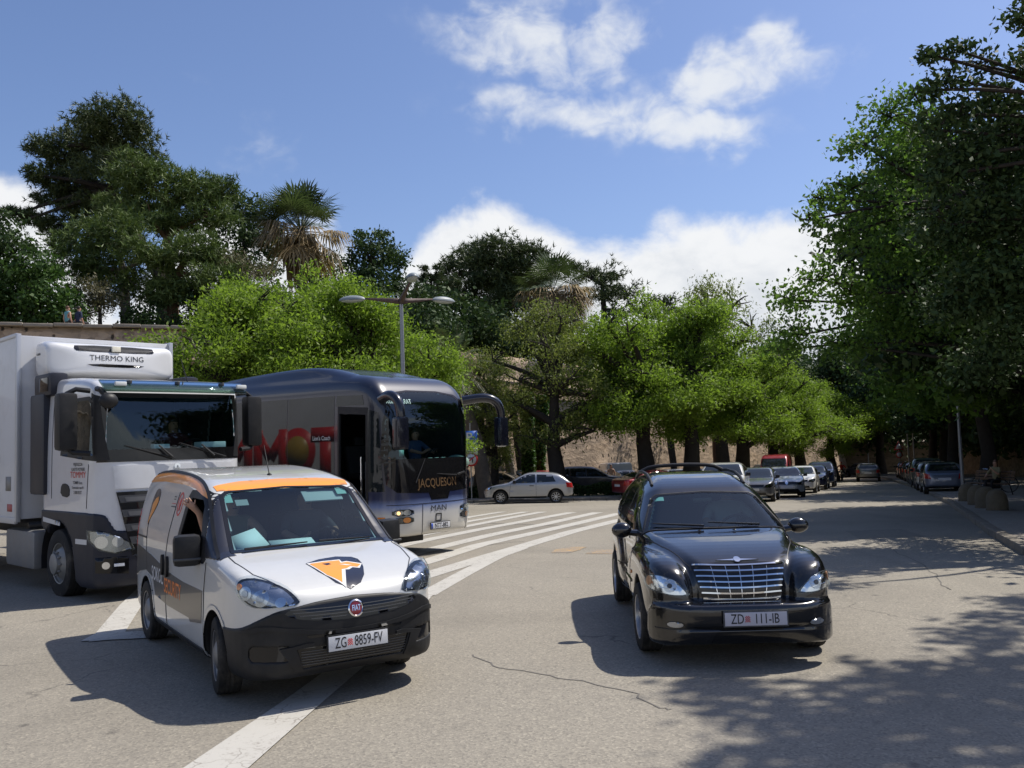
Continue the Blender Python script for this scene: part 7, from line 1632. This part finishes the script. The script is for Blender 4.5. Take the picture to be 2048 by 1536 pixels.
def signs():
    p = on_ground(938, 1003); Y = 43.2; x = (937 - 1024) / FPX * Y; z = gzf(x, Y) + .1
    W_ = pbr('sign_white', (.62, .62, .62), .4); B_ = pbr('sign_blue', (.02, .1, .42), .35); R_ = pbr('sign_red', (.5, .02, .02), .4); face = Matrix(((1, 0, 0, 0), (0, 0, -1, 0), (0, 1, 0, 0), (0, 0, 0, 1)))
    r = empty('parking_sign', (x, Y, z), R(-6), 'blue parking sign with white panel and round sign below, beside the coach', 'road sign')
    MB().tube([(0, 0, 0), (0, 0, 3.75)], .03, 10).build('post', M_GALV, r, True)
    sq = lambda a, b: [(-a, -b), (a, -b), (a, b), (-a, b)]
    def T(zz, d=.0): return Matrix.Translation((.02, -.05 - d, zz)) @ face
    h = at(938, 876, Y)[2] - z
    b = sign_disc(r, T(h), 0, .008, B_, 'blue_panel', shape=sq(.34, .34)); text_flat('letter', 'P', T(h, .012) @ Matrix.Translation((-.06, .02, 0)), .62, W_, b, .01); text_flat('letter', '12', T(h, .012) @ Matrix.Translation((.2, -.16, 0)), .2, W_, b, .004)
    w = sign_disc(r, T(h - .62), 0, .008, W_, 'white_panel', shape=sq(.34, .2)); 
    for dz in (.07, -.04): MB().box((-.24, -.062, h - .62 + dz - .02), (.26, -.058, h - .62 + dz + .02)).build('line', M_GREYP, w)
    zc = at(940, 919, Y)[2] - z; d = sign_disc(r, T(zc), .34, .008, R_, 'round_panel'); sign_disc(d, T(zc, .012), .26, .003, W_, 'white_field')
    MB().box((-.2, -.075, -.03), (.2, -.07, .03), Matrix.Translation((.02, 0, zc)) @ Matrix.Rotation(R(-40), 4, 'Y')).build('slash', R_, d)
    ar = MB(); ar.box((.05, -.07, -.16), (.1, -.066, .08), Matrix.Translation((.02, 0, zc))); ar.box((-.12, -.07, .05), (.1, -.066, .1), Matrix.Translation((.02, 0, zc))); ar.build('arrow', M_INK, d)
    X, Yw = 36.6, 85.0; zz = gzf(X, Yw); r = empty('warning_sign', (X, Yw, zz), 0, 'red-rimmed triangular warning sign far along the pavement', 'road sign')
    MB().tube([(0, 0, 0), (0, 0, 3.4)], .03, 8).build('post', M_GALV, r, True)
    tri = [(-.5, -.4), (.5, -.4), (0, .47)]; t = sign_disc(r, T(2.95), 0, .008, R_, 'triangle', shape=tri); sign_disc(t, T(2.93, .012), 0, .003, W_, 'white_field', shape=[(a * .68, b * .68) for a, b in tri]); dd = sign_disc(r, T(2.1), .32, .008, R_, 'round_panel'); sign_disc(dd, T(2.1, .012), .23, .003, W_, 'white_field')
signs()
# stone bollards along the kerb
M_BOLL = pbr('bollard_stone', (.13, .11, .075), .95, var=.35, vscale=6, bump=.8, bscale=18)
for i, (x, y) in enumerate([(15.25, 30.2), (14.3, 27.7), (13.55, 25.8), (13.15, 24.5)]):
    o = MB().lathe([(0, .56), (.1, .55), (.19, .5), (.26, .4), (.29, .25), (.29, .05), (.3, 0)], 20).build('stone_bollard', M_BOLL, None, True, (x, y, gzf(x, y) + .125))
    tag(o, '%s of the four domed stone bollards along the kerb' % ['farthest, by the lamp post', 'second farthest', 'second nearest', 'nearest'][i], 'bollard', 'domed stone bollards'); o.scale = (random.uniform(.95, 1.1),) * 2 + (random.uniform(.95, 1.1),)
# bench
def bench(x, y, yaw):
    r = empty('park_bench', (x, y, gzf(x, y) + .125), yaw, 'slatted bench on black metal legs in the shade, person seated', 'bench'); WD = pbr('bench_wood', (.12, .075, .045), .7, var=.3, vscale=7); IR = pbr('bench_iron', (.015, .015, .016), .5)
    for i in range(4): MB().box((-.2 + i * .115, -.9, .43), (-.1 + i * .115, .9, .46), None, .006).build('slat', WD, r)
    for i in range(3): MB().box((-.27 - i * .025, -.9, .56 + i * .13), (-.24 - i * .025, .9, .66 + i * .13), None, .006).build('slat', WD, r)
    for s in (-.7, .7):
        m = MB(); m.tube([(.3, s, 0), (.2, s, .42), (-.2, s, .42), (-.34, s, .95)], .022, 8); m.tube([(-.34, s, 0), (-.2, s, .42)], .022, 8); m.build('leg', IR, r, True)
bench(18.35, 34.6, R(200))
def bicycle(x, y, yaw, label):
    r = empty('bicycle', (x, y, gzf(x, y) + .125), yaw, label, 'bicycle'); FR = pbr('bike_frame', (.02, .02, .03), .3)
    for wx in (-.52, .52):
        m = MB(); m.tube([(wx + .33 * math.cos(a), 0, .34 + .33 * math.sin(a)) for a in np.linspace(0, 2 * math.pi, 29)], .02, 6); w = m.build('wheel', M_TYRE, r, True)
        s = MB()
        for k in range(12): a = math.pi * 2 * k / 12; s.tube([(wx, .0, .34), (wx + .31 * math.cos(a), 0, .34 + .31 * math.sin(a))], .003, 4)
        s.build('spokes', M_CHROME, w)
    m = MB()
    for a, b in (((-.52, .34), (-.05, .3)), ((-.05, .3), (-.2, .8)), ((-.52, .34), (-.18, .72)), ((-.18, .72), (.36, .78)), ((-.05, .3), (.38, .7)), ((.52, .34), (.34, .95))): m.tube([(a[0], 0, a[1]), (b[0], 0, b[1])], .018, 6)
    m.build('frame', FR, r, True); MB().box((-.32, -.07, .8), (-.08, .07, .86), None, .03).build('saddle', M_BLACKP, r, True); MB().tube([(.25, -.27, .97), (.36, -.2, .98), (.34, 0, .95), (.36, .2, .98), (.25, .27, .97)], .014, 6).build('handlebar', M_CHROME, r, True)
bicycle(19.6, 36.6, R(160), 'bicycle with chrome handlebar leaning near the lamp post')
# ------------------------------------------------------------------ people
SKIN = pbr('skin', (.45, .26, .18), .55, spec=.35); HAIR_D = pbr('hair_dark', (.02, .014, .01), .6); HAIR_B = pbr('hair_brown', (.1, .05, .025), .6)
def stand_pose():
    return dict(pel=(0, 0, .95), wai=(0, 0, 1.1), che=(0, 0, 1.32), nec=(.0, 0, 1.48), hea=(.03, 0, 1.58), top=(.02, 0, 1.72), shL=(0, .17, 1.42), elL=(-.02, .24, 1.14), wrL=(.08, .25, .9), haL=(.11, .25, .82), shR=(0, -.17, 1.42), elR=(-.02, -.24, 1.14), wrR=(.08, -.25, .9), haR=(.11, -.25, .82), hiL=(0, .1, .9), knL=(.03, .11, .5), anL=(-.03, .11, .09), toL=(.13, .13, .04), hiR=(0, -.1, .9), knR=(.05, -.11, .5), anR=(.02, -.11, .09), toR=(.18, -.13, .04))
def sit_pose(z=.45):
    p = stand_pose(); d = z + .1 - .95
    for k in p:
        if k[:2] not in ('kn', 'an') and k not in ('toL', 'toR'): a = p[k]; p[k] = (a[0], a[1], a[2] + d)
    p.update(hiL=(.02, .1, z + .09), knL=(.45, .13, z + .1), anL=(.45, .13, .09), toL=(.6, .14, .04), hiR=(.02, -.1, z + .09), knR=(.45, -.13, z + .1), anR=(.45, -.13, .09), toR=(.6, -.14, .04)); return p
EDG = [('pel', 'wai'), ('wai', 'che'), ('che', 'nec'), ('nec', 'hea'), ('hea', 'top'), ('che', 'shL'), ('shL', 'elL'), ('elL', 'wrL'), ('wrL', 'haL'), ('che', 'shR'), ('shR', 'elR'), ('elR', 'wrR'), ('wrR', 'haR'), ('pel', 'hiL'), ('hiL', 'knL'), ('knL', 'anL'), ('anL', 'toL'), ('pel', 'hiR'), ('hiR', 'knR'), ('knR', 'anR'), ('anR', 'toR')]
RAD = dict(pel=(.15, .115), wai=(.135, .1), che=(.155, .11), nec=(.055, .055), hea=(.085, .1), top=(.06, .07), sh=(.065, .065), el=(.045, .045), wr=(.03, .03), ha=(.038, .022), hi=(.09, .09), kn=(.058, .058), an=(.042, .042), to=(.04, .03))
def person(loc, yaw, pose, shirt, trousers, label, hair=HAIR_D, sleeves=True, skirt=False, parent=None, fingers=True, long_hair=False, name='person', scale=1.0, group=None):
    root = empty(name, loc, yaw, label, 'person', group); root.scale = (scale,) * 3
    P = dict(pose); E = list(EDG)
    if fingers:
        for s in 'LR':
            h = Vector(P['ha' + s]); d = (h - Vector(P['wr' + s])).normalized(); u = d.orthogonal().normalized()
            if abs(u.z) > .8: u = d.cross(u).normalized()
            for i, (o, l) in enumerate(((-.028, .065), (-.009, .078), (.01, .072), (.027, .058), (.04, .045))):
                k = 'f%d%s' % (i, s); b = h + u * o + d * (.02 if i < 4 else -.02); P[k] = tuple(b + d * l * .5 + u * (o * .25)); P[k + 'e'] = tuple(b + d * l + d.cross(u) * .015 + u * (o * (.3 if i < 4 else .6))); E += [('ha' + s, k), (k, k + 'e')]
    keys = list(P); me = bpy.data.meshes.new('body'); me.from_pydata([P[k] for k in keys], [(keys.index(a), keys.index(b)) for a, b in E], []); o = bpy.data.objects.new('body', me); COL.objects.link(o)
    md = o.modifiers.new('skin', 'SKIN'); md.use_smooth_shade = True; o.modifiers.new('sub', 'SUBSURF').levels = 1; o.modifiers['sub'].render_levels = 1
    for i, k in enumerate(keys):
        r = (.009, .009) if k[0] == 'f' and k[1].isdigit() else RAD.get(k, RAD.get(k[:2])); me.skin_vertices[0].data[i].radius = r; me.skin_vertices[0].data[i].use_root = k == 'pel'
    dg = bpy.context.evaluated_depsgraph_get(); res = bpy.data.meshes.new_from_object(o.evaluated_get(dg)); bpy.data.objects.remove(o)
    cls = {'torso': 0, 'arm': 0 if sleeves else 1, 'fore': 1, 'head': 1, 'leg': 2, 'shoe': 3}
    segs = [('pel', 'wai', 'torso'), ('wai', 'che', 'torso'), ('che', 'nec', 'torso'), ('nec', 'hea', 'head'), ('hea', 'top', 'head'), ('che', 'shL', 'torso'), ('che', 'shR', 'torso')] + [(a + s, b + s, c) for s in 'LR' for a, b, c in (('sh', 'el', 'arm'), ('el', 'wr', 'fore'), ('wr', 'ha', 'fore'), ('hi', 'kn', 'leg'), ('kn', 'an', 'leg'), ('an', 'to', 'shoe'))]
    C = np.array([tuple(p.center) for p in res.polygons]); best = np.full(len(C), 1e9); mi = np.zeros(len(C), int)
    for a, b, c in segs:
        A = np.array(P[a]); B = np.array(P[b]); t = np.clip(((C - A) @ (B - A)) / max((B - A) @ (B - A), 1e-9), 0, 1); d = np.linalg.norm(C - A - t[:, None] * (B - A), axis=1); q = d < best; best[q] = d[q]; mi[q] = cls[c]
    mi[(C[:, 2] < P['pel'][2] - .0) & (mi == 0)] = 2
    for m_ in (shirt, SKIN, trousers, pbr('shoe_dark', (.03, .025, .02), .6)): res.materials.append(m_)
    res.polygons.foreach_set('material_index', mi.astype(np.int32)); b = link_mesh('body', res, root)
    h = Vector(P['hea']); t = Vector(P['top']); ax = (t - h).normalized(); q = ax.to_track_quat('Z', 'X').to_matrix()
    c = h + ax * .055; m = MB(); m.ell(c + Vector((-.032, 0, .03)), (.088, .09, .085), 8)
    if long_hair: m.ell(c + Vector((-.075, 0, -.16)), (.05, .085, .2), 7)
    m.build('hair', hair, root, True)
    f = MB(); f.ell(h + Vector((.098, 0, .02)), (.018, .014, .022), 5); f.build('nose', SKIN, b, True)
    e = MB(); e.ell(h + Vector((.085, .034, .045)), (.012, .014, .009), 4); e.ell(h + Vector((.085, -.034, .045)), (.012, .014, .009), 4); e.ell(h + Vector((.09, 0, -.03)), (.008, .024, .006), 4); e.build('face_features', HAIR_D, b, True)
    return root
def on_seat(obj_, x, y, z): return (obj_.matrix_basis @ Vector((x, y, z)))
bpy.context.view_layer.update()
C_ = lambda n, c: pbr('cloth_' + n, c, .9)
p = stand_pose(); p.update(elL=(.22, .3, 1.4), wrL=(.46, .36, 1.36), haL=(.54, .38, 1.35))
person((-2.35, 44.2, gzf(-2.3, 44.2) + .11), R(165), {**stand_pose(), 'elR': (.2, -.3, 1.36), 'wrR': (.44, -.34, 1.33), 'haR': (.52, -.35, 1.32)}, C_('navy', (.015, .016, .03)), C_('black', (.012, .012, .014)), 'man in dark T-shirt with one arm stretched out beside the hedge', sleeves=True)
person((5.95, 55.2, gzf(6, 55)), R(-110), stand_pose(), C_('beige', (.4, .27, .2)), C_('denim', (.04, .05, .09)), 'long-haired woman in beige top walking among the parked cars', HAIR_B, long_hair=True, sleeves=False)
person((.55, 58.5, gzf(.5, 58.5)), R(-100), stand_pose(), C_('rust', (.25, .1, .06)), C_('denim', (.04, .05, .09)), 'person in rust top behind the brown car near the ivy', HAIR_D)
wl = lambda x: (np.interp(x, WL[:, 0], WL[:, 1]), np.interp(x, WL[:, 0], WTOP))
for px, col, lab in ((133, C_('teal', (.12, .3, .33)), 'person in teal shirt sitting on the wall, back to the street'), (152, C_('darkblue', (.02, .03, .07)), 'person in navy sitting on the wall beside the teal shirt')):
    x = (px - 1024) / FPX * 42.0; yy, zz = wl(x); s = sit_pose(.45); person((x, yy + .35, zz + .16 - .45), R(62), s, col, C_('darkgrey', (.03, .03, .035)), lab, HAIR_B if px < 140 else HAIR_D, sleeves=px > 140, group='couple on the wall')
s = sit_pose(.45); s.update(elR=(.18, -.26, .78), wrR=(.36, -.16, .72), haR=(.44, -.13, .7), elL=(.2, .26, .8), wrL=(.33, .12, .95), haL=(.36, .08, 1.02))
person((18.45, 34.3, gzf(18.4, 34.3) + .125), R(205), s, C_('khaki', (.2, .18, .1)), C_('black', (.012, .012, .014)), 'seated person in khaki top on the shaded bench', HAIR_B, sleeves=True)
def drive_pose(z=.12, w=.38, wz=.36):
    s = sit_pose(.45); s = {k: (v[0], v[1], v[2] - .45) for k, v in s.items()}
    s.update(elL=(.16, .27, .42), wrL=(w - .1, .17, wz), haL=(w - .03, .15, wz + .03), elR=(.16, -.27, .42), wrR=(w - .1, -.17, wz), haR=(w - .03, -.15, wz + .03), knL=(.42, .14, .06), anL=(.6, .14, -.25), toL=(.72, .14, -.2), knR=(.42, -.14, .06), anR=(.6, -.14, -.25), toR=(.72, -.14, -.2)); return s
person(on_seat(van, .02, .4, .74), -.992, drive_pose(w=.48), C_('grey', (.06, .065, .08)), C_('black', (.012, .012, .014)), 'driver of the white van holding the steering wheel')
s = drive_pose(); s.update(elR=(.14, -.27, .46), wrR=(.2, -.36, .69), haR=(.19, -.42, .75), shR=(0, -.17, .54))
person(on_seat(van, .05, -.38, .74), -.992, s, C_('camo', (.16, .16, .1)), C_('black', (.012, .012, .014)), 'passenger of the white van gripping the window frame', sleeves=False)
person(on_seat(retro, -.28, .36, .64), -1.602, drive_pose(w=.44, wz=.38), C_('white', (.4, .4, .4)), C_('black', (.012, .012, .014)), 'driver of the black hatchback behind the wheel')
person(on_seat(coach, -1.05, .62, 1.62), -.698, drive_pose(w=.5, wz=.36), C_('blue_check', (.06, .1, .2)), C_('black', (.012, .012, .014)), 'coach driver in blue checked shirt and dark glasses')
person(on_seat(lorry, .1, .55, 1.77), -.769, drive_pose(w=.6, wz=.36), C_('maroon', (.1, .02, .03)), C_('black', (.012, .012, .014)), 'lorry driver in maroon behind the dark windscreen')
# motorcycle with rider
def motorbike(x, y, yaw):
    r = empty('motorcycle', (x, y, gzf(x, y)), yaw, 'motorcycle coming along the queue with one headlight', 'motorcycle')
    for wx in (-.68, .72): wheel(r, (wx, 0, .31), .31, .13, 1, M_ALLOY, M_TYRE, .2, 6, dark=M_GLOSSK)
    m = MB(); m.tube([(.72, .06, .31), (.5, .06, .85)], .025, 8); m.tube([(.72, -.06, .31), (.5, -.06, .85)], .025, 8); m.build('fork', M_CHROME, r, True)
    MB().ell((.2, 0, .72), (.32, .15, .15), 8).build('tank', pbr('bike_green', (.02, .06, .04), .2, coat=1), r, True); MB().box((-.65, -.13, .7), (.0, .13, .8), None, .05).build('saddle', M_BLACKP, r, True); MB().box((-.2, -.17, .25), (.4, .17, .6), None, .06).build('engine', M_GREYP, r, True)
    MB().tube([(.38, -.38, .98), (.5, -.15, .95), (.5, .15, .95), (.38, .38, .98)], .016, 6).build('handlebar', M_BLACKP, r, True); h = MB().ell((.62, 0, .85), (.09, .09, .1), 8).build('headlight', M_GLOSSK, r, True); MB().ell((.68, 0, .85), (.04, .07, .08), 8).build('lens', M_REFLECT, h, True)
    for s_ in (-1, 1): MB().tube([(.44, s_ * .33, .98), (.42, s_ * .4, 1.15)], .01, 5).build('mirror_stalk', M_BLACKP, r, True)
    MB().tube([(.2, -.15, .3), (-.7, -.17, .35)], [.03, .05], 8).build('exhaust', M_CHROME, r, True); MB().box((-.35, -.12, .4), (-.9, .12, .62), None, .03).build('tail', M_BLACKP, r, True)
    s = drive_pose(); s.update(knL=(.36, .26, -.02), anL=(.12, .24, -.42), toL=(.28, .24, -.47), knR=(.36, -.26, -.02), anR=(.12, -.24, -.42), toR=(.28, -.24, -.47), elL=(.26, .36, .34), wrL=(.5, .34, .2), haL=(.56, .34, .18), elR=(.26, -.36, .34), wrR=(.5, -.34, .2), haR=(.56, -.34, .18), nec=(.14, 0, .62), hea=(.19, 0, .72), top=(.18, 0, .86), che=(.08, 0, .45), shL=(.1, .18, .56), shR=(.1, -.18, .56))
    person((x - .1 * math.cos(yaw), y - .1 * math.sin(yaw), gzf(x, y) + .74), yaw, s, C_('red', (.5, .02, .02)), C_('bluegrey', (.06, .07, .1)), 'motorcycle rider in red jacket and red helmet', pbr('helmet_red', (.4, .02, .02), .2, coat=.8))
motorbike(27.6, 75.5, R(RD))
